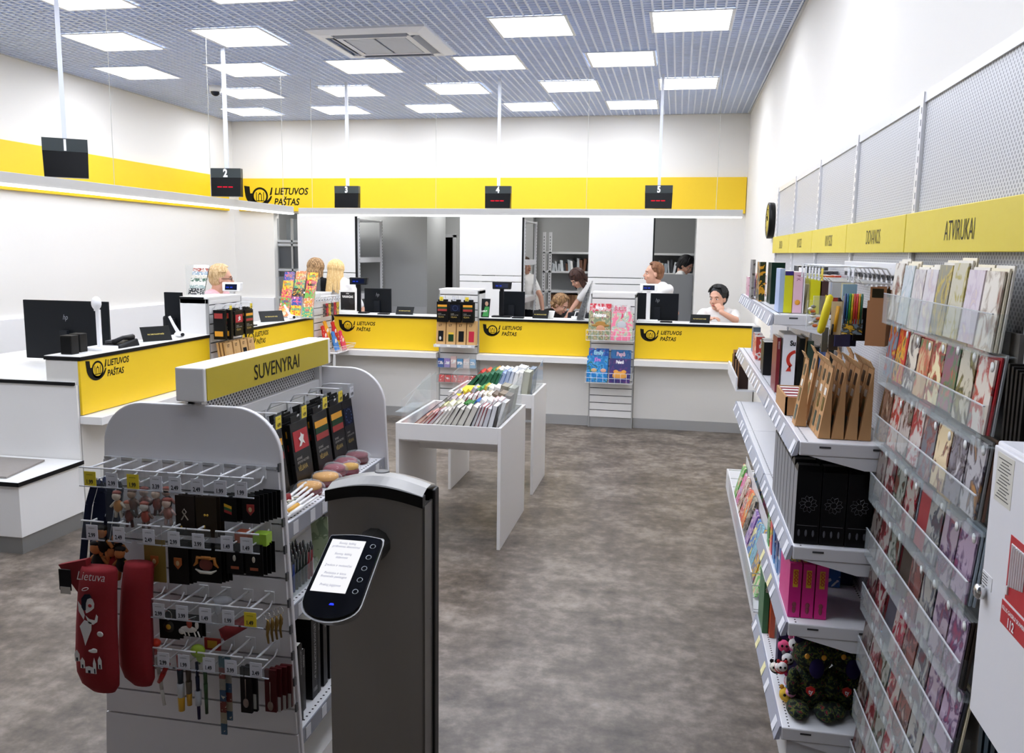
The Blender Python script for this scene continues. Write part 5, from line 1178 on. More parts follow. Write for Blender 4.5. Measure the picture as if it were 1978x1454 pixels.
# ================================================================ right wall gondola
MY = [1.84, 2.77, 3.70, 4.63, 5.565, 6.50]
wg = thing('wall_shelving', 'long white wall gondola with perforated back panels on the right', 'shelving', (.7, 4.2, 0))
PF = perf_mat('d3d4d8', '8c8e94', .0125, .31, axes='YZ')
for i in range(5):
    MB().box(.69, MY[i]+.02, .10, .695, MY[i+1]-.02, 2.205).build('perforated_panel', PF, wg)
    MB().box(.684, MY[i]+.012, 2.195, .70, MY[i+1]-.012, 2.225).build('top_rail', WMET, wg)
MB().box(.69, .4, .10, .695, 1.82, 2.205).build('perforated_panel', PF, wg); MB().box(.684, .4, 2.195, .70, 1.83, 2.225).build('top_rail', WMET, wg)
for y in MY:
    MB().box(.68, y-.018, 0, .72, y+.018, 2.225).build('upright', WMET, wg)
    b = MB()
    for k in range(60): b.box(.679, y-.008, .1+k*.035, .68, y-.003, .118+k*.035)
    o = b.build('slot_holes', M('9a9ca2', .6), wg); o['kind'] = 'stuff'
for i, (s_, yc) in enumerate([('ATVIRUKAI', 2.33), ('DOVANOS', 3.27), ('KNYGOS', 4.18), ('KNYGOS', 5.15), ('SPAUDA', 6.05)]):
    t = thing('category_sign', 'yellow shelf sign reading %s%s' % (s_, ['', '', ' beside DOVANOS', ' beside SPAUDA', ' at the far end'][i]), 'sign', (.68, (MY[i]+MY[i+1])/2, 1.76))
    MB().box(.662, MY[i]+.004-(.9 if i == 0 else 0)*0, 1.762, .677, MY[i+1]-.004, 1.876).build('board', M('e2cd3e', .45), t, bevel=.002)
    text_mb(s_, .072, (.662, yc-.07, 1.792), (0,-1,0), (0,0,1), sx=.64, align='CENTER', bold=-.006).build('lettering', M('3a3320', .6), t)
t = thing('category_sign', 'blank end of the yellow shelf sign row nearest the camera', 'sign', (.68, 1.4, 1.76)); MB().box(.662, .9, 1.762, .677, 1.838, 1.876).build('board', M('e2cd3e', .45), t)
MB().box(.42, 2.78, 0, .69, 6.5, .14).build('base_box', M('d5d5d6', .5), wg)
def shelf(label, y0, y1, z, xf=.40, rail='b4b8c4', holes=True):
    t = thing('shelf', label, 'shelf', (.55, (y0+y1)/2, z))
    MB().box(xf, y0, z-.045, .69, y1, z).build('board', WMET, t, bevel=.004)
    b = MB(); b.hull8([(xf-.022,y0+.004,z-.05),(xf-.004,y0+.004,z-.045),(xf-.004,y1-.004,z-.045),(xf-.022,y1-.004,z-.05)], [(xf-.006,y0+.004,z+.001),(xf,y0+.004,z+.001),(xf,y1-.004,z+.001),(xf-.006,y1-.004,z+.001)]); rl = b.build('price_rail', M(rail, .2), t)
    for k in range(int((y1-y0)/.13)):
        if random.random() < .75:
            y = y0+.04+k*.13+random.uniform(-.02, .02); b = MB(); b.hull8([(xf-.0235,y,z-.046),(xf-.0225,y,z-.046),(xf-.0225,y+.045,z-.046),(xf-.0235,y+.045,z-.046)], [(xf-.009,y,z-.006),(xf-.008,y,z-.006),(xf-.008,y+.045,z-.006),(xf-.009,y+.045,z-.006)]); b.build('price_ticket', M('efe7b0' if z < .6 and k % 2 else 'e9eaf0', .4), rl)
    if holes:
        b = MB()
        for k in range(int((y1-y0)/.02)): b.box(xf+.022, y0+.01+k*.02, z, xf+.027, y0+.016+k*.02, z+.0006); b.box(.672, y0+.01+k*.02, z, .677, y0+.016+k*.02, z+.0006)
        o = b.build('shelf_holes', M('2a2a2c', .8), t); o['kind'] = 'stuff'
    for xx in (xf+.06, .62): MB().box(xx, y0-.001, z-.018, xx+.035, y0+.001, z-.012).build('slot', M('3c3c3e', .7), t)
    b = MB(); b.hull8([(.60,y0+.002,z-.085),(.688,y0+.002,z-.085),(.688,y0+.006,z-.085),(.60,y0+.006,z-.085)], [(xf+.03,y0+.002,z-.045),(.688,y0+.002,z-.045),(.688,y0+.006,z-.045),(xf+.03,y0+.006,z-.045)]); b.build('bracket', WMET, t)
    return t
sl = [('top book shelf', 1.505), ('middle book shelf', 1.165), ('low book shelf', .82)]
for nm, z in sl:
    for k, wd in ((2, 'near'), (3, 'far')): shelf('white steel %s, %s module' % (nm, wd), MY[k]+.003, MY[k+1]-.003, z)
for z, nm, rail in ((1.165, 'shelf with the kraft seed packs', 'b4b8c4'), (.82, 'shelf with the black gift boxes', 'b4b8c4'), (.558, 'shelf with the pink boxes', 'a6a9b6'), (.19, 'lowest shelf with the plush toys', 'a6a9b6')):
    shelf('white steel '+nm, MY[1]+.003, MY[2]-.003, z, rail=rail)
# ---- books on the book shelves
def book(label, x0, x1, y0, y1, z, h, col, cat='book', lean=0, title=None, tcol='f2f2f0', pages=True, art_cols=None, group=None, spine='y'):
    """box book whose spine faces the camera (-y)"""
    t = thing('book', label, cat, ((x0+x1)/2, y0, z), group)
    m = art(art_cols, 30) if art_cols else M(col, .35)
    def bb(xa, xb, ya, yb_, za, zb): b = MB(); b.hull8([(xa,ya,za),(xb,ya,za),(xb,yb_,za),(xa,yb_,za)], [(xa+lean,ya,zb),(xb+lean,ya,zb),(xb+lean,yb_,zb),(xa+lean,yb_,zb)]); return b
    bb(x0, x1, y0, y1, z, z+h).build('cover', m, t)
    if pages: b = bb(x0+.002, x1-.002, y0+.004, y1-.002, z+.004, z+h+.001); b.build('pages', M('e5e2da', .7), t)
    if title: text_mb(title, (x1-x0)*.62, ((x0+x1)/2-(x1-x0)*.2+lean*.9, y0-.0005, z+h*.93), (lean,0,-h), (1,0,0), sx=.8).build('title', M(tcol, .4), t)
    return t
zt = 1.507
book('thick dark green book standing at the middle of the top book shelf', .455, .52, 4.45, 4.62, zt, .205, '0f2a22')
book('dark book with a yellow and orange cover left of the green one', .42, .45, 4.68, 4.84, zt, .205, '2c3420', art_cols=['2c3420','e0a02a','3a2a1a'])
book('grey pictured book standing behind the yellow one', .40, .415, 4.9, 5.05, zt, .215, '777', art_cols=['8d8a88','4a4644','c9a0a0'])
for i in range(5): book('pink magazine at the far end of the top shelf, %s from the aisle' % ['first','second','third','fourth','fifth'][i], .41+.022*i, .425+.022*i, 5.25, 5.42, zt, .11+.012*(i % 3), 'd8a0b8', art_cols=[['e3b6c4','b65a7a','f3e7e4'],['d3d6da','8a6aa8','e9a8b8'],['f0d6cc','c94a5a','e3e3e3'],['b9a8c9','e9e0e4','7a4a6a'],['e9d4c9','a86a4a','f0f0ee']][i], group='pink magazines on the top shelf')
book('pale blue book in a clear stand on the top shelf', .425, .445, 3.80, 3.95, zt, .185, 'a9bce0')
book('yellow book with purple head on the top shelf', .445, .478, 3.79, 3.96, zt, .175, 'd9d826'); MB().box(.445, 3.789, zt+.155, .478, 3.79, zt+.175)
solo('book_band', MB().box(.4448, 3.7885, zt+.158, .4782, 3.7898, zt+.1755), M('3a2a78', .4), 'purple top band on the yellow book', 'book cover', origin=(.46, 3.789, zt+.158))
book('pale pink book with a purple head and orange dot', .480, .517, 3.78, 3.96, zt, .172, 'eec6d4', title='P K', tcol='9a4a6a')
b = MB(); b.lathe([(.001,-.001),(.011,-.001),(.011,.0)], (.499, 3.779, zt+.045), 18, 'y'); solo('book_dot', b, M('e9a02a', .5), 'orange dot on the pale pink book', 'book cover', origin=(.499, 3.779, zt+.045))
solo('book_stand', MB().box(.519, 3.765, zt, .5225, 3.95, zt+.19), M('f4f4f6', .2), 'white upright divider between the pink and yellow books', 'book stand', origin=(.52, 3.85, zt))
book('cream paperback leaning left of the bright yellow book', .532, .543, 3.80, 3.93, zt, .12, 'd9cfb8', lean=.012)
book('bright yellow book at the near end of the top shelf', .547, .585, 3.76, 3.93, zt, .165, 'e3de12')
book('brown book with orange head on the top shelf', .59, .632, 3.75, 3.92, zt, .16, '4a302c')
solo('book_band', MB().box(.5898, 3.7485, zt+.138, .6322, 3.7498, zt+.1605), M('d8601c', .4), 'orange top band on the brown book', 'book cover', origin=(.61, 3.749, zt+.138))
book('red book leaning beside the brown book', .637, .66, 3.80, 3.93, zt, .16, 'd0452e', lean=.012)
for i in range(4): book('tall white paged book in the back row of the top shelf, %s from left' % ['first','second','third','fourth'][i], .53+.034*i, .556+.034*i, 4.05, 4.2, zt, .195, '3a3a40', group='white paged books, back row')
for i in range(5): book('grey edged book in the middle row of the top shelf, %s from left' % ['first','second','third','fourth','fifth'][i], .575+.0225*i, .594+.0225*i, 3.95, 4.03, zt, .175, '4d4d52', group='grey edged books, middle row')
zt = 1.167
book('maroon book with white spine lettering on the middle shelf', .425, .44, 3.76, 3.93, zt, .235, '7a1a28', title='RINKINYS')
t = book('large white book with a red curved arrow on the middle shelf', .448, .50, 3.74, 3.95, zt, .25, 'eeeef0')
b = MB(); pts = arc(.505, zt+.145, .042, 90, 235, 14)+arc(.505, zt+.145, .028, 235, 90, 14); b.poly([(x, 3.739, z) for x, z in pts if x < .5005] , None); b.poly([(.463,3.739,zt+.095),(.485,3.739,zt+.095),(.48,3.739,zt+.125)]); b.build('red_arrow', M('c9301f', .4), t)
text_mb('Su', .03, (.475, 3.739, zt+.205), (1,0,0), (0,0,1), sx=.8, bold=.04).build('title', M('2a2a2c', .5), t)
for i, (c, w_, ln, h) in enumerate([('101412',.022,.01,.235), ('8a6a3a',.01,.008,.24), ('2c4234',.03,.0,.225), ('1a1d1c',.02,.0,.20), ('3a5a94',.012,.0,.19), ('566a9c',.012,.0,.19), ('1f2422',.03,.0,.20)]):
    x = .508+sum([.024,.012,.032,.022,.014,.014,.032][:i]); book('%s book right of the arrow book, %s along the middle shelf' % (['black','tan edged','dark green','near black','blue','pale blue','dark grey'][i], ['first','second','third','fourth','fifth','sixth','seventh'][i]), x, x+w_, 3.76, 3.93, zt, h, c, lean=ln)
for i, (y, c, h) in enumerate([(4.3,'1a1a1c',.16),(4.42,'3a2a20',.16),(4.9,'c9453a',.13),(5.1,'d0605a',.13),(5.3,'6a7f90',.15)]):
    book('%s book farther back on the middle shelf, %s' % (['black','dark brown','red patterned','red and white','grey blue'][i], ['nearest','second','third','fourth','farthest'][i]), .425+.008*i, .475+.006*i, y, y+.10, zt, h, c, art_cols=[c, 'e9e0dc', c] if i in (2, 3) else None)
t = thing('wooden_box', 'open wooden box of red and white tiles on the seed pack shelf', 'box', (.43, 3.35, 1.167))
b = MB(); b.box(.405, 3.22, 1.167, .412, 3.52, 1.235); b.box(.49, 3.22, 1.167, .497, 3.52, 1.235); b.box(.405, 3.22, 1.167, .497, 3.227, 1.235); b.box(.405, 3.513, 1.167, .497, 3.52, 1.235); b.build('tray', M('b98a5a', .7), t)
for k in range(8): MB().box(.415, 3.235+k*.035, 1.20, .487, 3.262+k*.035, 1.232).build('tile', M(['8a1f2c','efe9e4'][k % 2], .5), t)
# kraft seed packs
def seed(label, x, y, h=.235):
    t = thing('seed_pack', label, 'gift pack', (x, y, 1.167), 'kraft seed packs')
    z = 1.167; w_ = .078
    K = M('b98c5c', .8)
    b = MB(); b.add([(x,y,z),(x+.038,y,z),(x+.034,y,z+h),(x,y+w_,z),(x+.038,y+w_,z),(x+.034,y+w_,z+h)], [(0,1,2),(5,4,3),(0,2,5,3),(1,4,5,2),(0,3,4,1)]); b.build('wedge', K, t)
    b = MB(); b.hull8([(x+.030,y,z+h-.004),(x+.034,y,z+h-.004),(x+.034,y+w_,z+h-.004),(x+.030,y+w_,z+h-.004)], [(x+.018,y,z+h+.02),(x+.021,y,z+h+.02),(x+.021,y+w_,z+h+.02),(x+.018,y+w_,z+h+.02)]); b.build('flap', M('c9a06e', .8), t)
    for (v0, v1, c) in ((.74,.90,'2c2a22'),(.58,.68,'e9e4da'),(.36,.55,'6b5c2a'),(.08,.30,'4a5a50')):
        f = lambda v: x+.034*v-.0012
        b = MB(); b.add([(f(v0),y+w_*.28,z+h*v0),(f(v0),y+w_*.72,z+h*v0),(f(v1),y+w_*.72,z+h*v1),(f(v1),y+w_*.28,z+h*v1)], [(0,3,2,1)]); b.build('window', art([c, '8a8468' if c != 'e9e4da' else 'd9d4cc'], 120) , t)
for j, (x, ys_) in enumerate([(.462,[2.83,2.915,3.0]), (.503,[2.83,2.915,3.0]), (.544,[2.83,2.915,3.0]), (.585,[2.83,2.915,3.0]), (.648,[2.83])]):
    for i, y in enumerate(ys_): seed('kraft seed pack with windows, %s stack from the aisle, %s from the near end' % (['second','third','fourth','fifth','lone right'][j], ['first','second','third'][i]), x, y)
seed('lone kraft seed pack nearest the aisle edge', .415, 3.02)
for i, x in enumerate((.46, .50, .54, .58)): seed('kraft seed pack in the rear row, %s from the aisle' % ['first','second','third','fourth'][i], x, 3.13, .245)
# black gift boxes
def ros(t, cx, y, cz, r):
    b = MB()
    for k in range(10):
        a = 2*pi*k/10; b.tube([(cx+r*.35*cos(a), y, cz+r*.35*sin(a)), (cx+r*.7*cos(a+.25), y, cz+r*.7*sin(a+.25)), (cx+r*.95*cos(a-.1), y, cz+r*.95*sin(a-.1)), (cx+r*.75*cos(a-.35), y, cz+r*.75*sin(a-.35))], .0006, 3)
    b.tube([(cx+r*.35*cos(2*pi*k/12), y, cz+r*.35*sin(2*pi*k/12)) for k in range(12)], .0006, 3, closed=True); b.build('silver_rosette', M('8d8f94', .3, .5), t)
for r in range(8):
    for c in range(3):
        x = .404+c*.0785; y = 2.80+r*.082
        t = thing('gift_box', 'tall black gift box with silver rosette, %s column from the aisle, %s row' % (['first','second','third'][c], ['front','second','third','fourth','fifth','sixth','seventh','rear'][r]), 'gift box', (x+.038, y, .822), 'black rosette gift boxes')
        b = MB(); b.hull8([(x,y,.822),(x+.075,y,.822),(x+.075,y+.076,.822),(x,y+.076,.822)], [(x,y,1.062),(x+.075,y,1.062),(x+.075,y+.076,1.062),(x,y+.076,1.062)]); b.hull8([(x,y,1.062),(x+.075,y,1.062),(x+.075,y+.076,1.062),(x,y+.076,1.062)], [(x+.004,y+.022,1.078),(x+.071,y+.022,1.078),(x+.071,y+.056,1.078),(x+.004,y+.056,1.078)]); b.build('box', M('0c0c0e', .3), t)
        if c == 0: MB().box(x-.0006, y+.002, .824, x, y+.074, 1.06).build('grey_side', M('8f9094', .4), t)
        if r == 0:
            ros(t, x+.0375, y-.0008, .955, .03); MB().box(x+.006, y-.0008, .883, x+.07, y-.0004, .884).build('silver_line', M('7a7a7e', .4), t)
            b = MB()
            for k in range(3): b.ell((x+.014+.022*k, y-.0008, .858), (.004,.0006,.012), 6, 5)
            b.build('small_figures', M('55565c', .5), t)
# pink boxes and games
for i in range(3):
    x = .402+i*.042
    t = thing('toy_box', 'bright pink narrow toy box, %s of three' % ['left', 'middle', 'right'][i], 'toy box', (x+.019, 2.82, .56), 'pink toy boxes'); MB().box(x, 2.82, .56, x+.038, 3.06, .745).build('box', M('d81a86', .35), t)
    b = MB(); b.box(x+.011, 2.819, .665, x+.027, 2.82, .725); b.build('yellow_badge', M('e9b92a', .4), t); text_mb('GOGO', .016, (x+.0145, 2.8185, .722), (0,0,-1), (1,0,0), sx=.95, bold=.03).build('badge_lettering', M('c9201f', .4), t)
    b = MB(); b.ell((x+.019, 2.819, .605), (.007,.001,.009), 8, 6); b.ell((x+.019, 2.8195, .588), (.006,.001,.014), 8, 6); b.build('doll_print', M('8a3a4a', .5), t)
    MB().box(x+.002, 2.84, .745, x+.036, 3.04, .7458).build('top_picture', art(['3a6a8a','e9c94a','2a4a3a','d86aa8'], 60), t)
for i, (y, c, h, nm) in enumerate([(3.12,['3a6ab0','e9e9f0','d8a03a'],.17,'blue'),(3.22,['2a3a78','7ab0e0','e8e0d0'],.18,'dark blue'),(3.32,['4a9ad0','2a5aa8','f0e9e0'],.15,'sky blue'),(3.42,['e84a5a','f0d03a','3a8a5a'],.15,'rainbow'),(3.52,['3fa04a','c9d9c0','2a6a3a'],.16,'green')]):
    t = thing('game_box', '%s children\'s game box behind the pink boxes' % nm, 'game box', (.45, y, .56)); MB().box(.41, y, .56, .62, y+.07, .56+h).build('box', art(c, 22, seed=i), t)
solo('game_box', MB().box(.55, 3.15, .56, .67, 3.6, .70), M('16204a', .4), 'dark blue box row deep under the gift box shelf', 'game box', origin=(.6, 3.3, .56))
book('green children\'s book Pelytė standing on the lowest shelf', .402, .425, 3.50, 3.68, .192, .22, '2a6a3a', title='Pelytė')
book('orange book right of the green children\'s book', .428, .448, 3.46, 3.64, .192, .20, 'c9502c')
solo('tall_box', MB().box(.425, 3.16, .192, .52, 3.22, .50), M('2a2248', .45), 'tall dark purple box behind the plush toys', 'box', origin=(.47, 3.2, .192))
# low basket with children's books
bk = thing('wire_basket', 'long low wire basket of children\'s books along the floor', 'basket', (.45, 4.6, .2))
for k in range(4): MB().tube([(.69, 3.72, .20+.055*k), (.388-.006*k, 3.72, .20+.055*k), (.388-.006*k, 5.56, .20+.055*k), (.69, 5.56, .20+.055*k)], .0025, 5).build('cross_wire', WMET, bk)
b = MB()
for k in range(62): b.tube([(.385, 3.73+k*.03, .19), (.37, 3.73+k*.03, .365)], .002, 4)
o = b.build('upright_wires', WMET, bk); o['kind'] = 'stuff'
MB().box(.385, 3.72, .185, .69, 5.56, .19).build('basket_floor', WMET, bk); MB().box(.365, 3.715, .362, .371, 5.565, .372).build('rim', WMET, bk)
MB().box(.478, 3.72, .19, .482, 5.56, .46).build('divider', WMET, bk)
pal = [['6ac05a','e9f0d0','e84a3a'],['3a7ac8','f0e04a','e9e9f0'],['e86a3a','f4c85a','7ac0e0'],['d84a8a','f0d0e0','4a4a8a'],['8ac4d8','5a8aa0','e9e4d4'],['3a3a34','c9c4b0','8a6a4a'],['e9e0d4','b9845a','4a4440'],['e9b83a','3a8ab8','c84a3a'],['7a5aa8','e8c0d8','3ab0a0'],['c92f3a','f4e0c0','2a5a8a']]
for r in range(2):
    for k in range(11):
        y = 5.38-k*.152+random.uniform(-.01,.01); x0 = .40+.10*r; h = .19+.035*r+random.uniform(0,.05); ti = .06; w_ = .13
        t = thing('childrens_book', 'colourful children\'s book, %s row of the floor basket, %s from far end' % (['front','rear'][r], WN[k]), 'book', (x0, y, .20), 'children\'s books in the basket')
        b = MB(); b.hull8([(x0,y,.20+.03*r),(x0+.012,y,.20+.03*r),(x0+.012,y+w_,.20+.03*r),(x0,y+w_,.20+.03*r)], [(x0+ti,y+.01,.20+h+.04*r),(x0+ti+.012,y+.01,.20+h+.04*r),(x0+ti+.012,y+w_+.01,.20+h+.04*r),(x0+ti,y+w_+.01,.20+h+.04*r)])
        b.build('cover', art(pal[(k*3+r) % 10], 30, seed=k, detail=4, soft=True), t)
# second narrow pocket rack at the press end
pr = thing('leaflet_rack', 'narrow white pocket of dark cards at the far end below the book shelf', 'rack', (.42, 5.7, .9)); MB().box(.39, 5.58, .88, .40, 6.45, .97).build('pocket_front', WMET, pr); MB().box(.40, 5.58, .88, .69, 6.45, .89).build('pocket_floor', WMET, pr)
for k in range(12):
    y = 5.62+k*.065; solo('press_card', MB().box(.41, y, .89, .47, y+.004, 1.05+random.uniform(-.02,.03)), M(['3a2a24','6a4a34','b98a5a','2a2220'][k % 4], .5), '%s card in the far press pocket, %s from the near side' % (['dark brown','brown','tan','blackish'][k % 4], ['first','second','third','fourth','fifth','sixth','seventh','eighth','ninth','tenth','eleventh','twelfth'][k]), 'card', 'cards in the press pocket', origin=(.44, y, .89))
# plush toys
def fuzz(b, c, r, rot=None):
    b.ell(c, r, 16, 11, rot)
PLM = art(['0a0d0c','16301f','5c5f1f','0e1a33','7a2c20','0b0b0e'], 60, .52, .95, detail=4)
def big_plush(label, x, y, s=1):
    t = thing('plush_toy', label, 'plush toy', (x, y, .192)); z = .192
    b = MB(); fuzz(b, (x,y+.02,z+.075*s), (.062*s,.055*s,.075*s)); fuzz(b, (x,y,z+.185*s), (.06*s,.055*s,.055*s))
    for sx in (-1,1): fuzz(b, (x+sx*.055*s,y-.02,z+.10*s), (.02*s,.022*s,.045*s)); fuzz(b, (x+sx*.04*s,y-.045,z+.028), (.034*s,.048*s,.028))
    b.build('body', PLM, t)
    b = MB()
    for sx in (-1,1): b.ell((x+sx*.04*s,y,z+.235*s), (.018*s,.012*s,.022*s), 10, 7)
    b.build('ears', M('241a3a', .9), t)
    b = MB(); b.ell((x+.005*s,y-.052*s,z+.165*s), (.022*s,.012*s,.032*s)); b.build('muzzle', M('251d4a', .9), t)
    b = MB()
    for sx in (-1,1): b.ell((x+sx*.024*s,y-.05*s,z+.20*s), (.008*s,.005*s,.009*s), 8, 6)
    b.build('eyes', M('e9a63a', .15), t)
    b = MB(); b.poly([(x-.025,y-.062,z+.10),(x-.010,y-.062,z+.085),(x+.004,y-.062,z+.10),(x+.004,y-.062,z+.115),(x-.010,y-.062,z+.122),(x-.025,y-.062,z+.115)], (0,-.002,0)); b.build('heart_tag', M('c9201f', .4), t)
    text_mb('ty', .022, (x-.010, y-.0645, z+.096), (1,0,0), (0,0,1), sx=.8, align='CENTER', bold=.03).build('tag_lettering', M('f4ecec', .5), t)
big_plush('large leopard-patterned rainbow plush with a heart tag, left', .505, 2.90, 1.12)
big_plush('large dark leopard-patterned plush with a heart tag, right', .625, 2.92, 1.12)
def small_plush(label, x, y, z, s, c1, c2, c3):
    t = thing('plush_toy', label, 'plush toy', (x, y, z), 'small plush toys'); b = MB(); fuzz(b, (x,y+.02,z+.02*s), (.022*s,.03*s,.02*s)); b.build('body', M(c1, .9), t)
    b = MB(); fuzz(b, (x-.005,y-.012,z+.038*s), (.02*s,.019*s,.018*s)); b.build('head', M(c2, .9), t)
    b = MB()
    for sx in (-1,1): b.ell((x-.005+sx*.014*s,y-.006,z+.056*s), (.007*s,.005*s,.008*s), 8, 6)
    b.build('ears', M(c3, .9), t)
    b = MB()
    for sx in (-1,1): b.ell((x-.005+sx*.008*s,y-.03*s,z+.042*s), (.0045*s,.003,.005*s), 8, 6)
    b.build('eyes', M('111', .1) if 0 else M('101010', .1), t)
for i, (x, y, z, s, c) in enumerate([(.435,2.93,.193,1.15,('d9a828','e3bb3a','c9922a')),(.45,2.95,.235,1.1,('e9a8c8','f0eef0','e23a8a')),(.415,2.97,.275,1.0,('c9202a','f0ece8','1a1a1c')),(.44,2.99,.30,1.0,('3a3a40','efefef','8a8a90')),(.43,3.03,.33,1.0,('e8387a','e85a8a','1a1a1c')),(.465,3.0,.345,1.2,('e87aa8','f3f1f0','e87aa8')),(.405,3.02,.25,1.0,('1a1a1c','f0ece0','1a1a1c')),(.48,3.02,.38,1.5,('e87ab0','e87ab0','5aa8d8')),(.445,2.90,.225,.9,('f0b0c8','e8a0c8','5a9ad0')),(.415,2.93,.30,.9,('c0252c','e9e3df','c0252c'))]):
    small_plush('small plush toy, %s' % ['gold sequined one at the shelf edge','white unicorn with pink mane','red dressed one with black ears','grey and white panda-like one','hot pink bear','pale pink one on top','black-eared white pup at the edge','big pink and blue one at the top','pink one with blue patches','small red and white one'][i], x, y, z, s, *c)

# ---- hook bar with hanging stationery
hb = thing('hook_rail', 'white rail with a row of slots above the hanging stationery', 'rail', (.67, 3.2, 1.69))
MB().box(.655, 2.80, 1.69, .688, 3.66, 1.73).build('rail', WMET, hb, bevel=.003)
for k in range(24): MB().box(.652, 2.82+k*.034, 1.675, .656, 2.842+k*.034, 1.689).build('slot', M('3d3e42', .6), hb)
hy = [2.84,2.91,2.98,3.05,3.12,3.19,3.26,3.35,3.45]
for i, y in enumerate(hy):
    hook('white hook on the stationery rail, %s from the near end' % ['first','second','third','fourth','fifth','sixth','seventh','eighth','ninth'][i], (.656, y, 1.665), -R90, .17 if i > 1 else .10, 'hooks on the stationery rail', yellow=i in (2,), price='1.29')
def hang(label, x, y, z1, z0, w_, th, m, cat='pack', parts=None, yaw=0):
    t = thing('hanging_pack', label, cat, (x, y, z1)); W = Matrix.Translation((x,y,0)) @ Matrix.Rotation(yaw, 4, 'Z')
    b = MB(); b.X = W; b.box(-w_/2, 0, z0, w_/2, th, z1); b.build('pack', m, t); return t, W
for i, (x, y, c) in enumerate([(.615,2.84,'a8744a'),(.648,2.90,'8f5f3a')]):
    t = thing('kraft_gift_box', 'kraft hanging box with window on the stationery rail, %s' % ['front one','rear one'][i], 'gift box', (x, y, 1.50), rotz=radians(-25)); W = Matrix.Translation((x,y,0)) @ Matrix.Rotation(radians(-25), 4, 'Z')
    b = MB(); b.X = W; b.box(-.03, 0, 1.47, .03, .06, 1.612); b.build('box', M(c, .8), t)
    b = MB(); b.X = W; b.box(-.024, .0, 1.612, .024, .003, 1.655); b.build('hanger', M(c, .8), t)
    for z0, z1, cc in ((1.572,1.594,'25221c'),(1.548,1.563,'c9c4b6'),(1.485,1.535,'241a12')): b = MB(); b.X = W; b.box(-.0305, .012, z0, -.03, .044, z1); b.build('window', M(cc, .3), t)
    for z0, z1, cc in ((1.622,1.65,'2b2619'),): b = MB(); b.X = W; b.box(-.018, -.001, z0, .016, 0, z1); b.build('window', M(cc, .3), t)
t, W = hang('row of coloured marker pens in a picture sleeve on the stationery rail', .565, 2.95, 1.62, 1.50, .06, .012, M('9a9482', .4), 'pens')
for k, c in enumerate(['1f3a6a','1f6a94','3a9a3a','e3c92a','e0503a','e8484a','e3b02a','2a6a50']): b = MB(); b.tube([(.539+k*.0073, 2.948, 1.53), (.539+k*.0073, 2.948, 1.628)], .0034, 6); b.build('marker', M(c, .35), t)
MB().box(.533, 2.946, 1.495, .597, 2.9475, 1.545).build('sleeve_picture', art(['7a94a8','4a4a3c','e3b82a','d9d4c4'], 40), t)
t, W = hang('yellow soft pencil case hanging at the left of the stationery rail', .487, 3.0, 1.62, 1.50, .004, .004, M('e3cf1a', .5), 'pencil case')
MB().tube([(.472,2.998,1.492),(.476,2.998,1.50),(.488,2.998,1.56),(.499,2.998,1.615),(.500,2.998,1.622)], [.006,.012,.014,.011,.003], 12).build('pouch', M('ebd81c', .5), t)
t, W = hang('clear bag of orange and white pegs at the left end of the rail', .455, 3.02, 1.60, 1.50, .045, .012, acrylic('f0f0f0', .12), 'bag')
for k in range(9): b = MB(); b.ell((.44+random.uniform(0,.03), 3.02, 1.515+.008*k), (.009,.006,.006), 8, 6); b.build('peg', M(['d9733a','e9e4dc','8a8a86'][k % 3], .5), t)
t, W = hang('clear bag with silvery cutouts behind the yellow pencil case', .478, 3.03, 1.615, 1.515, .05, .01, acrylic('dfe3ea', .25), 'bag')
t, W = hang('yellow craft knife on a cream card', .520, 2.98, 1.60, 1.49, .034, .004, M('e4cfa0', .6), 'knife'); MB().tube([(.516,2.977,1.50),(.524,2.977,1.585)], .006, 8).build('knife_handle', M('e0a21c', .4), t); MB().tube([(.508,2.977,1.49),(.511,2.977,1.525)], .004, 8).build('blade_guard', M('2a2a2a', .4), t)
for i, (x, y, z1, z0, w_, c, nm) in enumerate([(.60,3.0,1.58,1.47,.04,'101012','black packet right of the markers'),(.622,3.03,1.57,1.475,.035,'0c0c0e','second black packet beside the kraft box'),(.555,3.04,1.50,1.445,.05,'3a3a6a','navy and orange packet under the markers'),(.53,3.06,1.50,1.43,.03,'4a4238','brownish packet hanging lowest on the rail'),(.588,3.06,1.50,1.445,.03,'15172a','dark navy packet under the markers'),(.505,3.08,1.505,1.42,.02,'6a6a60','clear and black packet on the far hooks')]):
    hang(nm, x, y, z1, z0, w_, .01, M(c, .35), 'packet')
for i, y in enumerate(hy[3:]):
    hang('small card packet on the stationery rail, %s from the near end' % ['fourth','fifth','sixth','seventh','eighth','ninth'][i], .57+.01*(i % 3), y, 1.655, 1.60, .045, .006, M(['8fb4cc','d9dadd','d9d08a','c9ccd4','b9c0d4','e0e0e4'][i], .3), 'packet')

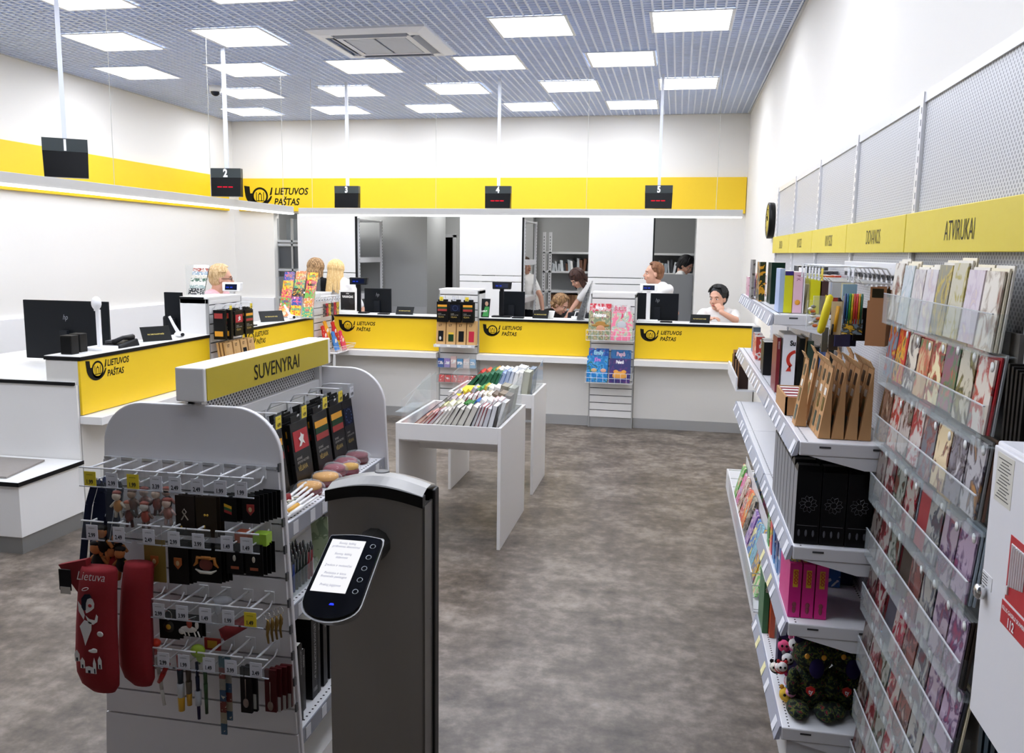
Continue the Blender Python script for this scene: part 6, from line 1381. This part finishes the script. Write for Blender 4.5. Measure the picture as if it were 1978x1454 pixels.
# ================================================================ greeting card rack
cr_ = thing('card_rack', 'clear tiered wall rack full of greeting cards under ATVIRUKAI', 'rack', (.66, 2.3, .2))
TZ = [1.738, 1.552, 1.366, 1.18, 1.0, .82, .64, .455, .275]
def pals(r):
    if r == 0: return [['e9e2d6','b9ac9c','8a4a3a'],['d3dadd','b5c4c9','efe9e4'],['d9d4d2','c0b4b8','efe9dd'],['dcd6d8','c9b9c4','efe3cc'],['8f8a72','c9b04a','55503c'],['cfc9b0','a89a3a','e9e0c0'],['dcd0d8','c9b8c9','f0dfc0']]
    if r == 1: return [['7a8694','a8322f','c9a03a'],['c9302f','e9b02a','3a3a4a'],['e6dccb','3a3248','b9a88a'],['d8b48a','c9604a','6a8a5a'],['efe0b4','a82a2a','4a5a3a'],['8a5a74','4a7a5a','c94a5a'],['c9c4b4','4a4430','8a8a5a'],['dcd4cc','b01f2c','8a8a88']]
    if r == 2: return [['8a6a5a','5a3a2c','b9a08a'],['cfc0b4','b0302a','5a5a4a'],['c0b4ac','5a2420','8a8a7a'],['cfc6c0','a81f2c','6a6a60'],['6a6a74','7a2a30','c0b0a8'],['e6cfa4','6a2a20','c08a5a'],['7a7480','3a2a38','c9c4c8'],['b4b0b4','3a3444','b07a3a']]
    return [['7f756e','3a2a28','6a322e'],['9e9892','7a2228','3a3834'],['92928a','3f4d3e','7a322e'],['a39b92','8a1c2a','44443e'],['74463f','3c1d1c','9a867c'],['93918c','34424e','6a2830'],['9a8a96','4a3058','78404f'],['a48ea4','4a305a','8a3058']]  # lower tiers: inks darkened to paint in the light falloff
env = {0: ['efe6cc','e9e4d8'], 1: ['c9a060','b8bcbc','c92a34'], 2: ['6a4a3a','8a8a88','a82430'], 3: ['4a3a2c','b0862c','8a2028','9aa6ae'], 4: ['3a1f4a','3a3028','6a1a22'], 5: ['e9dcb8','3a3a44','7a1f28'], 6: ['efe0bc','4aa0d0','4a2a5a'], 7: ['ecdcb8','e6cfa0','5ab0dc'], 8: ['e9d9bc','f0e6d4']}
rows9 = ['top','second','third','fourth','fifth','sixth','seventh','eighth','lowest']
for r, zt in enumerate(TZ):
    xb = .630-.002*r; P9 = pals(r); n = 8
    for i in range(n):
        y0 = 2.655-i*.112+(0 if r else .01); w_ = .102; h = .172 if r == 0 else .158; z0 = zt-h-random.uniform(0,.012); dz = random.uniform(-.012,.006)
        ti = .014 if r < 5 else .02
        gone = (r == 3 and i == 4) or (r == 4 and i == 3) or (r == 5 and i == 2)
        wc = ['first','second','third','fourth','fifth','sixth','seventh','eighth'][i]
        for k in range(3):
            if gone and k == 0: continue
            lb = ('greeting card in the %s tier, %s from the far end' if k == 0 else ('envelope behind the %s tier card, %s from the far end' if k == 1 else 'rear card in the %s tier, %s slot from the far end')) % (rows9[r], wc)
            t = thing('greeting_card', lb, 'greeting card', (xb, y0, z0), 'greeting cards in the wall rack')
            xx = xb+.0065*k; dy = -.006*k; up = .006*k; hh = h+dz+up
            e_ = MB(); e_.hull8([(xx,y0+dy,z0),(xx+.004,y0+dy,z0),(xx+.004,y0+w_+dy,z0),(xx,y0+w_+dy,z0)], [(xx+ti,y0+dy,z0+hh),(xx+ti+.004,y0+dy,z0+hh),(xx+ti+.004,y0+w_+dy,z0+hh),(xx+ti,y0+w_+dy,z0+hh)])
            ec = random.choice(env[r])
            e_.build('card', art(P9[i % len(P9)], 24, .5, .22, seed=r*9+i, stretch=(1,1,.75), detail=6, dist=.8, soft=True) if k == 0 else M(ec, .5), t)
            if k == 0 and r > 0:
                yy = y0+.018; b = MB(); vz = z0+hh*.9; b.tube([(xx+ti*.9-.0015,yy,vz),(xx+ti*.9-.0005,yy,vz)], .011, 14); b.build('price_sticker', M('f0f0ee', .5), t)
    # clear pocket
    zb = zt-.185
    MB().box(.615, 1.845, zb, .618, 2.765, zb+.085).build('clear_pocket', ACR, cr_)
    MB().box(.6145, 1.845, zb+.085, .6185, 2.765, zb+.0875).build('pocket_rim', M('c9cccf', .15), cr_)
    MB().box(.615, 1.845, zb-.003, .68, 2.765, zb).build('pocket_floor', ACR, cr_)
    for i in range(9): MB().box(.618, 2.7605-i*.112, zb, .66, 2.7625-i*.112, zb+.085).build('divider', ACR, cr_)
MB().box(.67, 1.845, .08, .68, 2.765, 1.60).build('back_panel', M('6b6660', .5), cr_)
# dark folders beyond the near end of the rack
fr = ['first','second','third','fourth','fifth']
for k in range(5): solo('card_stack', MB().box(.645+.002*k, 1.812-.015*k, 1.38, .682, 1.822-.015*k, 1.545-.004*k), M('1a1714', .5), 'thin dark envelope stack at the near end of the rack, %s' % fr[k], 'envelope', 'dark envelopes at the rack end', origin=(.64, 1.82-.015*k, 1.38))
t = thing('display_stand', 'grey and white stand edge beyond the card rack', 'display stand', (.68, 1.7, 0)); MB().box(.655, 1.62, .0, .685, 1.735, 1.53).build('grey_side', M('6a6c70', .4), t); MB().box(.652, 1.50, .9, .656, 1.70, 1.49).build('white_face', M('e9e9ec', .4), t)
t = thing('magazine_stack', 'dark blue booklets standing below the hydrant cabinet', 'booklet', (.62, 1.7, .6))
for k in range(8): MB().box(.585, 1.60-.03*k, .55, .66, 1.618-.03*k, .93).build('booklet', M(['10222c','16303e'][k % 2], .4), t)

# ================================================================ fire hydrant cabinet
hc = thing('hydrant_cabinet', 'white wall cabinet with a red fire hose sign and number 112', 'cabinet', (.66, 1.25, .92))
MB().box(.562, .85, .925, .77, 1.60, 1.434).build('case', M('e9e8ec', .35), hc, bevel=.004)
hc = MB().box(.556, .86, .932, .562, 1.594, 1.427).build('door', M('eeedf0', .35), hc, bevel=.002)
b = MB(); b.lathe([(.004,0),(.013,-.004),(.014,-.014),(.009,-.018),(.002,-.019)], (.556, 1.572, 1.165), 14, 'x'); b.build('lock_knob', CHROME, hc)
MB().box(.5555, 1.50, 1.335, .556, 1.575, 1.42).build('instruction_sheet', M('dcd8cc', .6), hc)
b = MB()
for k in range(13): b.box(.555, 1.51+.006*(k % 3), 1.343+k*.0056, .5554, 1.568-.005*(k % 4), 1.3445+k*.0056)
b.build('instruction_lines', M('4a4a48', .6), hc)
MB().box(.5552, 1.545, 1.163+.012, .556, 1.592, 1.20).build('inspection_label', M('e4e4e6', .5), hc)
b = MB()
for k in range(4): b.box(.555, 1.565, 1.178+k*.005, .5552, 1.59, 1.180+k*.005)
b.build('label_lines', M('5a5a5c', .6), hc)
MB().box(.5552, 1.27, 1.19, .556, 1.484, 1.30).build('red_sign', M('c0222e', .4), hc); MB().box(.5552, 1.27, 1.145, .556, 1.494, 1.185).build('red_band', M('c0222e', .4), hc)
b = MB()
for k in range(7): b.tube([(.5548, 1.472-.009*k, 1.215+.002*k), (.5548, 1.472-.009*k, 1.287)], .0024, 5)
b.box(.5546, 1.41, 1.283, .555, 1.476, 1.288); b.tube([(.5548,1.474,1.215),(.5548,1.474,1.20)], .003, 5); b.box(.5546, 1.36, 1.20, .555, 1.40, 1.28); b.build('hose_symbol', M('f2f0f0', .5), hc)
b = text_mb('KILUS GAISRUI SKAMBINTI', .010, (.5552, 1.488, 1.171), (0,-1,0), (0,0,1), sx=.9, bold=.02); text_mb('112', .022, (.5552, 1.46, 1.150), (0,-1,0), (0,0,1), b, sx=.9, bold=.03); b.build('lettering', M('f4f2f2', .5), hc)
# wall clock
ck = thing('wall_clock', 'round black-edged wall clock with yellow face on the right wall', 'clock', (.75, 7.6, 2.035))
MB().lathe([(.145,0),(.15,-.01),(.15,-.05),(.135,-.055),(.135,-.045)], (XR, 7.6, 2.035), 32, 'x').build('case', M('131313', .35), ck)
MB().lathe([(.134,-.046),(.134,-.05),(.002,-.05)], (XR, 7.6, 2.035), 32, 'x').build('dial', M('d9c23a', .5), ck)
b = MB(); x = XR-.052
for k in range(12): a = 2*pi*k/12; b.box(x, 7.6+.112*cos(a)-.006, 2.035+.112*sin(a)-.006, x+.001, 7.6+.112*cos(a)+.006, 2.035+.112*sin(a)+.006)
b.tube([(x,7.6,2.035),(x,7.6+.06,2.07)], .004, 5); b.tube([(x,7.6,2.035),(x,7.6-.02,2.13)], .003, 5); b.build('hands_and_marks', INK, ck)
# ================================================================ book bins
def bin_(label, x0, x1, y0, y1, zt):
    t = thing('book_bin', label, 'display table', ((x0+x1)/2, (y0+y1)/2, 0)); m = M('e6e3e0', .4)
    MB().box(x1-.02, y0, 0, x1, y1, zt).build('side_panel', m, t, bevel=.0015)
    MB().box(x0, y0, 0, x0+.02, y1, zt).build('side_panel', m, t, bevel=.0015)
    MB().box(x0+.02, y0, zt-.098, x1-.02, y0+.018, zt).build('front_fascia', m, t, bevel=.0015)
    MB().box(x0+.02, y1-.018, zt-.098, x1-.02, y1, zt).build('rear_fascia', m, t, bevel=.0015)
    MB().box(x0+.02, y0+.018, zt-.11, x1-.02, y1-.018, zt-.095).build('tray_floor', m, t)
    MB().box(x0+.02, y0+(y1-y0)*.5, zt-.24, x1-.02, y0+(y1-y0)*.5+.018, zt-.11).build('apron', m, t)
    for x in (x0+.024, x1-.028):
        b = MB(); b.poly([(x,y0+.03,zt-.01),(x,y1-.03,zt-.01),(x,y1-.03,zt+.20),(x,y0+.42,zt+.17),(x,y0+.03,zt+.13)], (.0035,0,0)); b.build('clear_side', ACR, t)
    return t
bin_('white book bin table nearest the souvenir stand, full of leaning books', -1.61, -.970, 4.74, 5.55, .735)
bin_('white book bin table farther back, by the counter', -1.61, -.975, 5.93, 6.50, .735)
def lean_book(label, x, y, th, dep, h, ang, cov, page, z=.645, group='books in the book bins', tag_=None):
    t = thing('book', label, 'book', (x, y, z), group); s, c = sin(radians(ang)), cos(radians(ang))
    u = Vector((s, 0, c)); v = Vector((c, 0, -s)); O = Vector((x, y, z+.012+s*th))
    def blk(a0, a1, h0, h1, d0, d1):
        P = lambda a, hh, d: O+v*a+u*hh+Vector((0, d, 0))
        return MB().hull8([P(a0,h0,d0),P(a1,h0,d0),P(a1,h0,d1),P(a0,h0,d1)], [P(a0,h1,d0),P(a1,h1,d0),P(a1,h1,d1),P(a0,h1,d1)])
    blk(0, .003, 0, h, 0, dep).build('cover', M(cov, .4), t); blk(th-.003, th, 0, h, 0, dep).build('cover', M(cov, .4), t)
    blk(.003, th-.003, .003, h-.003, .003, dep-.002).build('pages', M(page, .7), t)
wn = WN or ['first','second','third','fourth','fifth','sixth','seventh','eighth','ninth','tenth','eleventh','twelfth','thirteenth','fourteenth','fifteenth','sixteenth','seventeenth','eighteenth','nineteenth','twentieth']
spec = [ # y, depth, height, [(cover, page, thickness)...], angles
 (4.77, .13, .20, [('c98a7a','e9d4c4',.022),('d0a090','f0e0d4',.022),('b03a3c','e9e0dc',.022),('9c2f3a','d9d0d0',.026),('c9c4bc','efeae4',.024),('b9b4aa','e9e4da',.024),('b9b4aa','e9e4da',.024),('2a2a2c','dcd8cc',.032),('2a2a2c','d4d0c4',.034),('1f2022','d9d6ca',.040),('1f2022','d9d4c8',.040),('3a3c40','d0d0d0',.022),('a02a34','dcd8d8',.024),('a02a34','e0dcdc',.024),('3a3a3e','cfcfd2',.034),('1d1d20','e4e4e4',.034)], (52, 14)),
 (4.98, .13, .205, [('2c2440','c9c4c8',.024),('8a8a4a','e4e4c0',.022),('c9c88a','efeed4',.030),('d9d49a','f0eed0',.030),('2f7a2c','3f8a3a',.018),('2f8a30','48964a',.018),('2f7a2c','3f8a3a',.018),('1f5aa0','2f6ab8',.016),('1f5aa0','2f6ab8',.016),('e4e2dc','fbfaf6',.03),('e4e2dc','fbfaf6',.03),('d8a8a8','f9f4f2',.022),('d8a8a8','f4efee',.022),('b9b4b0','f2efec',.028)], (50, 18)),
 (5.22, .14, .20, [('5a5a66','a9a49a',.022),('4a4258','c9c0c0',.026),('8a1f30','eeeae8',.022),('8a1f30','f2efec',.022),('8a1f30','eeeae8',.022),('8a1f30','f2efec',.022),('8a1f30','eeeae8',.022),('b0a088','dcd4c4',.024),('c9b890','e9e0c8',.026),('6a5a48','7a6a58',.03),('6a5a48','8a7a66',.03),('5a4e40','75685a',.03)], (48, 12)),
 (5.38, .14, .22, [('c9a4a0','e9dcd8',.02),('b0b8c8','d9dde4',.02),('e9d83a','efe04a',.02),('e9d83a','e9d83a',.02),('a9a4b4','c9c4d0',.02),('3a8a4a','4a9a58',.018),('4aa058','5aac66',.018),('6ab04a','c9b03a',.02),('d8d4d0','f2f0ec',.03),('cfc9c4','efece8',.03),('8a8474','9a9484',.03),('9a9a88','a8a898',.034)], (46, 10)),
 (5.98, .15, .24, [('1f5a3c','2a6a48',.024),('1f5a3c','2a6a48',.024),('1f5a3c','2a6a48',.024),('1f6a44','2f7450',.024),('1f5a3c','2a6a48',.024),('1f6a44','2f7450',.024),('7a94c4','a9b9d8',.024),('7a94c4','b4c2dc',.024),('a9b4c8','d4dae4',.024),('d4d2cc','f4f2ee',.028),('d4d2cc','f4f2ee',.028),('9a9a88','b4b4a4',.034)], (44, 8)),
 (6.22, .15, .23, [('c92f24','d9453a',.03),('c94a34','e06a4a',.03),('2a7a4a','3a8a5a',.024),('d9a02a','e0b04a',.022),('e9e6e0','fbfaf6',.03),('e9e6e0','fbfaf6',.03),('c9c6c0','efedea',.03),('b4b0aa','e0ddd8',.03),('e4e4e4','f6f6f4',.04),('8a8c8a','c9c9c4',.03),('4a5a68','8a94a0',.03)], (40, 6))]
for r, (y, dep, h, bks, (a0, a1)) in enumerate(spec):
    n = len(bks); x = -1.578; angs = [a0+(a1-a0)*(i/(n-1))**.8 for i in range(n)]
    kf = .535/sum(b_[2]/cos(radians(g)) for b_, g in zip(bks, angs))
    for i, (c, pg, th) in enumerate(bks):
        th *= kf; lean_book('%s book from the left in the %s row of the book bins' % (wn[i], ['frontmost','second','third','fourth','fifth','rearmost'][r]), x, y, th*.97, dep, h+random.uniform(-.012,.008), angs[i], c, pg)
        x += th/cos(radians(angs[i]))
# flat yellow pad on the bins
b = MB(); b.hull8([(-1.42,5.36,.80),(-1.32,5.36,.80),(-1.32,5.40,.80),(-1.42,5.40,.80)], [(-1.36,5.44,.86),(-1.26,5.44,.86),(-1.26,5.48,.86),(-1.36,5.48,.86)]); solo('booklet', b, M('f0dc2a', .5), 'bright yellow booklet lying across the books in the front bin', 'booklet', origin=(-1.35, 5.4, .80))
t = thing('clear_tray', 'small clear tray with pink packets beside the front bin', 'tray', (-1.58, 4.95, .74)); 
MB().box(-1.70, 5.0, .745, -1.62, 5.35, .75).build('tray_floor', ACR, t)
b = MB(); b.poly([(-1.62,4.95,.74),(-1.62,5.5,.74),(-1.62,5.5,.93),(-1.62,5.3,.90),(-1.62,4.95,.80)], (.003,0,0)); b.build('clear_wing', ACR, t)
# ================================================================ people
def remesh(mb, voxel, smooth=2):
    me = bpy.data.meshes.new('tmp'); me.from_pydata([Vector(p) for p in mb.v], [], mb.f); me.update()
    o = bpy.data.objects.new('tmp', me); COL.objects.link(o)
    r = o.modifiers.new('r', 'REMESH'); r.mode = 'VOXEL'; r.voxel_size = voxel; r.use_smooth_shade = True
    s = o.modifiers.new('s', 'SMOOTH'); s.factor = .5; s.iterations = smooth
    dg = bpy.context.evaluated_depsgraph_get(); out = bpy.data.meshes.new_from_object(o.evaluated_get(dg))
    bpy.data.objects.remove(o); bpy.data.meshes.remove(me)
    return out
def add_mesh(name, me, mat, parent):
    me.transform(WORLD[parent.name].inverted()); me.materials.clear(); me.materials.append(mat)
    o = bpy.data.objects.new(name, me); COL.objects.link(o); o.parent = parent; WORLD[o.name] = WORLD[parent.name]
    return o
def limb(b, pts, rs, n=10):
    """tapered limb with round joints"""
    b.tube(pts, rs, n)
    for p, r in zip(pts, rs): b.ell(p, (r, r, r), n, 6)
def hand(b, wrist, dirv, palm_n, curl=.35, s=1.0):
    d = Vector(dirv).normalized(); nrm = Vector(palm_n); nrm = (nrm-d*nrm.dot(d)).normalized(); sd = d.cross(nrm)
    w = Vector(wrist); k = w+d*.05*s
    for i in range(5): b.ell(w+d*.045*s+sd*(i-2)*.013*s, (.017*s,)*3, 8, 6)
    for i, L in enumerate((.068, .078, .072, .055)):
        base = w+d*.075*s+sd*(i-1.5)*.021*s; mid = base+(d*cos(curl)+nrm*sin(curl))*L*.5*s; tip = mid+(d*cos(curl*2.2)+nrm*sin(curl*2.2))*L*.5*s
        limb(b, [base, mid, tip], [.0098*s, .0092*s, .0082*s], 7)
    tb = w+d*.02*s-sd*.028*s; tm = tb+(d*.6-sd*.7+nrm*.2).normalized()*.032*s; limb(b, [tb, tm, tm+(d*.9-sd*.1+nrm*.3).normalized()*.028*s], [.013*s, .011*s, .009*s], 7)
def person(label, pelvis, head, fyaw, byaw, top, hair, hcol, arms, skin='d9a58c', trousers='1c1d22', sit=False, tilt=0, roll=0, sc=1.0, sleeve=.55, glasses=False, feet=None, legs_fwd=.0, neck_back=.03):
    """fyaw/byaw: facing of head/body, 0 = towards -y; arms: two (elbow, wrist) pairs in world space or None"""
    t = thing('person', label, 'person', (pelvis[0], pelvis[1], 0))
    B = Matrix.Rotation(byaw, 3, 'Z'); pv = Vector(pelvis); hd = Vector(head)
    Fm = Matrix.Translation(hd) @ Matrix.Rotation(fyaw, 4, 'Z') @ Matrix.Rotation(tilt, 4, 'X') @ Matrix.Rotation(roll, 4, 'Y') @ Matrix.Scale(sc, 4)
    nk = Fm @ Vector((0, .035, -.09)); ax = (nk-pv).normalized(); nb = nk-ax*.045+B @ Vector((0, neck_back, 0))*0
    ch = pv+(nb-pv)*.78; ws = pv+(nb-pv)*.38
    R_ = B @ Vector((-1, 0, 0))               # the person's own right
    b = MB()
    # torso
    def slab(b, c, hw_, hd_, g=1.0):
        for k in range(-2, 3): b.ell(c+R_*(k/2*(hw_-hd_*.85)), (hd_*g, hd_*g, hd_*1.25*g), 12, 8)
    tor = [(pv, .165, .105), (pv+(nb-pv)*.2, .15, .10), (ws, .135, .095), (pv+(nb-pv)*.58, .15, .10), (ch, .165, .105), (pv+(nb-pv)*.9, .14, .075)]
    for c, a, d in tor: slab(b, c, a, d, .93)
    limb(b, [nb, nk+(nk-nb)*.4], [.056, .052], 12)
    sh = [nb-ax*.035-R_*.16, nb-ax*.035+R_*.16]; c_ = MB()
    for c, a, d in tor[1:]: slab(c_, c, a, d, 1.08)
    for c, a, d in tor[:1]: slab(c_, c, a, d, 1.05)
    for s_, (S, arm) in enumerate(zip(sh, arms)):
        if arm is None: arm = (S+Vector((0,0,-.28))+R_*(.04 if s_ else -.04), S+Vector((0,0,-.50))+B @ Vector((0,-.06,0)))
        el, wr = Vector(arm[0]), Vector(arm[1])
        limb(b, [S, el], [.047, .037]); limb(b, [el, wr], [.038, .025])
        hand(b, wr, (wr-el) if len(arm) < 3 else arm[2], B @ Vector((0, 0, 0))+Vector((0, 0, -1)) if len(arm) < 4 else arm[3], .5, .86)
        c_.smooth = True; limb(c_, [nb-ax*.03+(S-nb)*.4, S], [.06, .062]); limb(c_, [S, S+(el-S)*min(1, sleeve*1.5)], [.062, .053])
        if sleeve > .8: limb(c_, [el, el+(wr-el)*.85], [.05, .036])
    # legs
    l_ = MB(); slab(l_, pv-Vector((0,0,.02)), .17, .108, 1.06)
    sho = MB()
    for s_ in (-1, 1):
        hp = pv+R_*s_*.085-Vector((0,0,.05)); fw = B @ Vector((0,-1,0))
        if sit: kn = hp+fw*.40+Vector((0,0,.01)); an = Vector((kn.x, kn.y, .09))+fw*.02
        elif feet: kn = hp+fw*.36+Vector((0,0,.05)); an = Vector((hp.x, hp.y, .09))+fw*.10
        else: kn = Vector((hp.x, hp.y, .48*pv.z/.9))+fw*.02+(hp-pv)*0; an = Vector((hp.x, hp.y, .09))+fw*legs_fwd
        limb(b, [hp, kn], [.075, .052]); limb(b, [kn, an], [.052, .035])
        limb(l_, [hp, kn], [.09, .064]); limb(l_, [kn, an+(kn-an)*.08], [.064, .05])
        limb(b, [an, an+fw*.10-Vector((0,0,.05))], [.035, .03]); limb(sho, [an-Vector((0,0,.052))-fw*.03, an+fw*.13-Vector((0,0,.056))], [.038, .034])
    # head
    hb = MB(); hb.X = Fm
    hb.ell((0,.012,.03), (.073,.092,.083), 18, 12); hb.ell((0,-.012,-.03), (.060,.074,.085), 18, 12); hb.ell((0,-.052,-.086), (.034,.026,.024)); hb.ell((0,-.02,-.07), (.05,.05,.035))
    hb.tube([(0,-.082,.012),(0,-.100,-.018),(0,-.104,-.028)], [.008,.011,.012], 8); hb.ell((0,-.098,-.028), (.016,.012,.010)); hb.ell((0,-.083,-.057), (.022,.011,.009)); hb.ell((0,-.075,.028), (.05,.014,.012))
    for s_ in (-1, 1): hb.ell((s_*.073,.012,-.012), (.010,.018,.028)); hb.ell((s_*.035,-.062,-.03), (.02,.018,.02))
    for v_ in (0,): b.v, b.f = b.v+[tuple(p) for p in hb.v], b.f+[[i+len(b.v) for i in f] for f in hb.f]
    add_mesh('body', remesh(b, .0085), M(skin, .55), t)
    add_mesh('shirt', remesh(c_, .013, 3), M(top, .8), t)
    add_mesh('trousers', remesh(l_, .015, 2), M(trousers, .8), t)
    add_mesh('shoes', remesh(sho, .012, 1), M('1a1a1c', .5), t)
    e = MB(); e.X = Fm
    for s_ in (-1, 1): e.ell((s_*.031,-.074,.004), (.0125,.007,.0065), 10, 6)
    e.build('eyes', M('e9e6e2', .3), t); e = MB(); e.X = Fm
    for s_ in (-1, 1): e.ell((s_*.031,-.0795,.004), (.006,.004,.006), 8, 6); e.tube([(s_*.016,-.084,.024),(s_*.033,-.083,.029),(s_*.048,-.074,.024)], .003, 5)
    e.build('irises_and_brows', M('2e211c', .4), t)
    e = MB(); e.X = Fm; e.ell((0,-.088,-.057), (.021,.008,.0065), 10, 6); e.build('lips', M('b3564f', .45), t)
    if glasses:
        e = MB(); e.X = Fm
        for s_ in (-1, 1): e.tube([(s_*.033+.021*cos(a*pi/7),-.09,.003+.017*sin(a*pi/7)) for a in range(14)], .0025, 5, closed=True); e.tube([(s_*.053,-.086,.006),(s_*.078,.01,.0)], .0025, 5)
        e.build('glasses', M('1a1a1e', .3), t)
    # hair: a cap plus combed strands
    kind, L, vol = hair; h = MB(); h.X = Fm; v = vol
    sh_ = kind == 'short'
    h.ell((0,.030 if sh_ else .022,.048 if sh_ else .042), (.079*v,.084*v if sh_ else .090*v,.080*v), 20, 12); h.ell((0,.045,.0), (.074*v,.068*v,.075*v), 16, 10)
    rng = random.Random(len(label)+int(L*100))
    for k in range(150):
        a = rng.uniform(-pi, pi); front = abs(a) < .95              # a = 0 looks forward
        r0 = rng.uniform(.0, .25); pts = []
        reach = ((.70 if kind == 'short' else .90) if front else (2.0 if kind != 'short' else (1.30 if abs(a) < 1.75 else 1.95))); n = 6
        for i in range(n+1):
            th = r0+(reach-r0)*i/n; rr = (1.0+.03*rng.random())*v
            pts.append(Vector((sin(a+.35*front*i/n)*sin(th)*.083*rr, .018-cos(a)*sin(th)*.094*rr, .036+cos(th)*.088*rr)))
        if not front and L > .0:
            p = pts[-1]; m_ = 4; sway = rng.uniform(-.012, .012)
            for i in range(1, m_+1): pts.append(p+Vector((sway*i/m_+p.x*.10*i/m_, (p.y-.02)*.12*i/m_, -L*(.82+.18*abs(cos(a*3)))*i/m_)))
        h.tube(pts, [.006]+[.0085*(1-.5*(i/len(pts))**2) for i in range(1, len(pts))], 5)
    h.build('hair', art(hcol, 30, .48, .55, stretch=(3, 3, .5), coord='Object'), t)
    return t
def stool(label, x, y, h, col='2a2b2e', back=True, yaw=0):
    t = thing('office_chair', label, 'chair', (x, y, 0), rotz=yaw); W = Matrix.Translation((x,y,0)) @ Matrix.Rotation(yaw, 4, 'Z')
    def mb(): b = MB(); b.X = W; return b
    mb().box(-.23, -.22, h-.07, .23, .22, h).build('seat', M(col, .8), t, bevel=.02)
    if back: mb().box(-.21, .22, h+.12, .21, .27, h+.55).build('backrest', M(col, .8), t, bevel=.02); mb().box(-.03, .20, h-.05, .03, .23, h+.2).build('back_bar', DARK, t)
    mb().tube([(0,0,.08),(0,0,h-.06)], .025, 10).build('gas_lift', GREY, t)
    for k in range(5): mb().tube([(0,0,.09),(.27*cos(k*1.2566),.27*sin(k*1.2566),.05)], [.024,.014], 6).build('leg', DARK, t); b = mb(); b.ell((.27*cos(k*1.2566),.27*sin(k*1.2566),.026), (.022,.022,.026)); b.build('castor', DARK, t)
# clerk with glasses behind the left counter
stool('office chair under the clerk in pink', -4.46, 7.42, .56, yaw=R90)
person('person in a pale pink shirt with short blonde hair and glasses, seated', (-4.42, 7.42, .70), (-4.19, 7.36, 1.46), radians(118), radians(95), 'd9adb4', ('short', .0, 1.10), ['c9a878','e0c498','a88458'],
       [((-4.30,7.10,1.02), (-4.06,7.16,.95)), ((-4.32,7.70,1.0), (-4.05,7.62,.96))], sit=True, glasses=True, sleeve=.9, trousers='2a2c34', tilt=radians(4))
person('person in a black top with shoulder-length brown and blonde hair, back turned', (-4.32, 9.92, .90), (-4.285, 9.72, 1.50), radians(155), radians(160), '141418', ('long', .13, 1.12), ['8a6a48','c9a578','5a4430'],
       [((-4.55,9.75,1.02), (-4.50,9.62,.92)), ((-4.14,9.72,1.05), (-4.28,9.58,.92))], sleeve=.9, tilt=radians(12))
person('person in a white shirt with long straight blonde hair, back turned', (-3.90, 9.90, .90), (-4.03, 9.72, 1.487), radians(170), radians(175), 'f4f2f0', ('long', .27, 1.10), ['e0bc80','efd29a','c9a066'],
       [((-4.06,9.72,1.02), (-3.98,9.58,.92)), ((-3.72,9.78,1.0), (-3.80,9.60,.92))], sleeve=.5, tilt=radians(8))
# by the rack: standing back partly hidden
person('person in a white short-sleeved shirt half hidden behind the middle rack', (-2.03, 12.05, .90), (-2.14, 12.0, 1.54), radians(60), radians(60), 'f1efec', ('short', .03, 1.1), ['4a3626','6a4e36','2f2218'],
       [((-1.88,11.85,1.12), (-1.84,11.80,.92)), None], trousers='17181b', sleeve=.45)
person('person in a white shirt bending forward with loose dark brown hair', (-1.00, 11.62, .90), (-1.31, 11.30, 1.40), radians(-50), radians(-60), 'efedea', ('long', .13, 1.16), ['3a2420','5a3a30','23140f'],
       [((-1.30,11.30,1.10), (-1.42,11.22,.92)), ((-1.12,11.72,1.08), (-1.34,11.60,.9))], sleeve=.5, tilt=radians(38))
person('person in dark clothes crouching low with light brown hair', (-1.66, 10.55, .62), (-1.42, 10.52, 1.10), radians(70), radians(70), '1b1715', ('short', .04, 1.14), ['7a5a3a','b08a5c','4a3422'],
       [((-1.45,10.35,.80), (-1.25,10.42,.70)), ((-1.45,10.72,.80), (-1.25,10.66,.70))], feet=True, sleeve=.9, tilt=radians(30))
person('person in a white shirt with short reddish hair standing and looking left', (-.16, 9.62, .92), (-.268, 9.46, 1.528), radians(-78), radians(-40), 'f4f3f1', ('short', .0, 1.04), ['7a5034','956646','5c3a24'],
       [((-.42,9.56,1.10), (-.36,9.44,.95)), ((-.01,9.72,1.09), (-.10,9.56,.93))], sleeve=.5)
stool('office chair with a dark backrest under the seated dark-haired clerk', .46, 9.50, .50, back=True)
person('person in a white T-shirt with short black hair, seated with hand at mouth', (.46, 9.46, .60), (.415, 9.28, 1.285), radians(-28), radians(-10), 'f3f1ef', ('short', .0, 1.13), ['060607','0d0d10','040405'],
       [((.60,9.10,1.075), (.45,9.085,1.155), (-.35,.25,.8), (-.3,.9,.1)), ((.22,9.10,1.06), (.34,9.02,1.09))], sit=True, sleeve=.5, sc=1.07, tilt=radians(6))
person('person in white with black hair bending behind the grey screen board', (.02, 12.16, .90), (.10, 12.13, 1.585), radians(60), radians(88), 'efeeec', ('short', .06, 1.2), ['141416','222226','0b0b0d'], [None, None], sleeve=.5, tilt=radians(30))
stool('dark office chair behind the counter beside the brochure stand', -1.05, 9.75, .50)
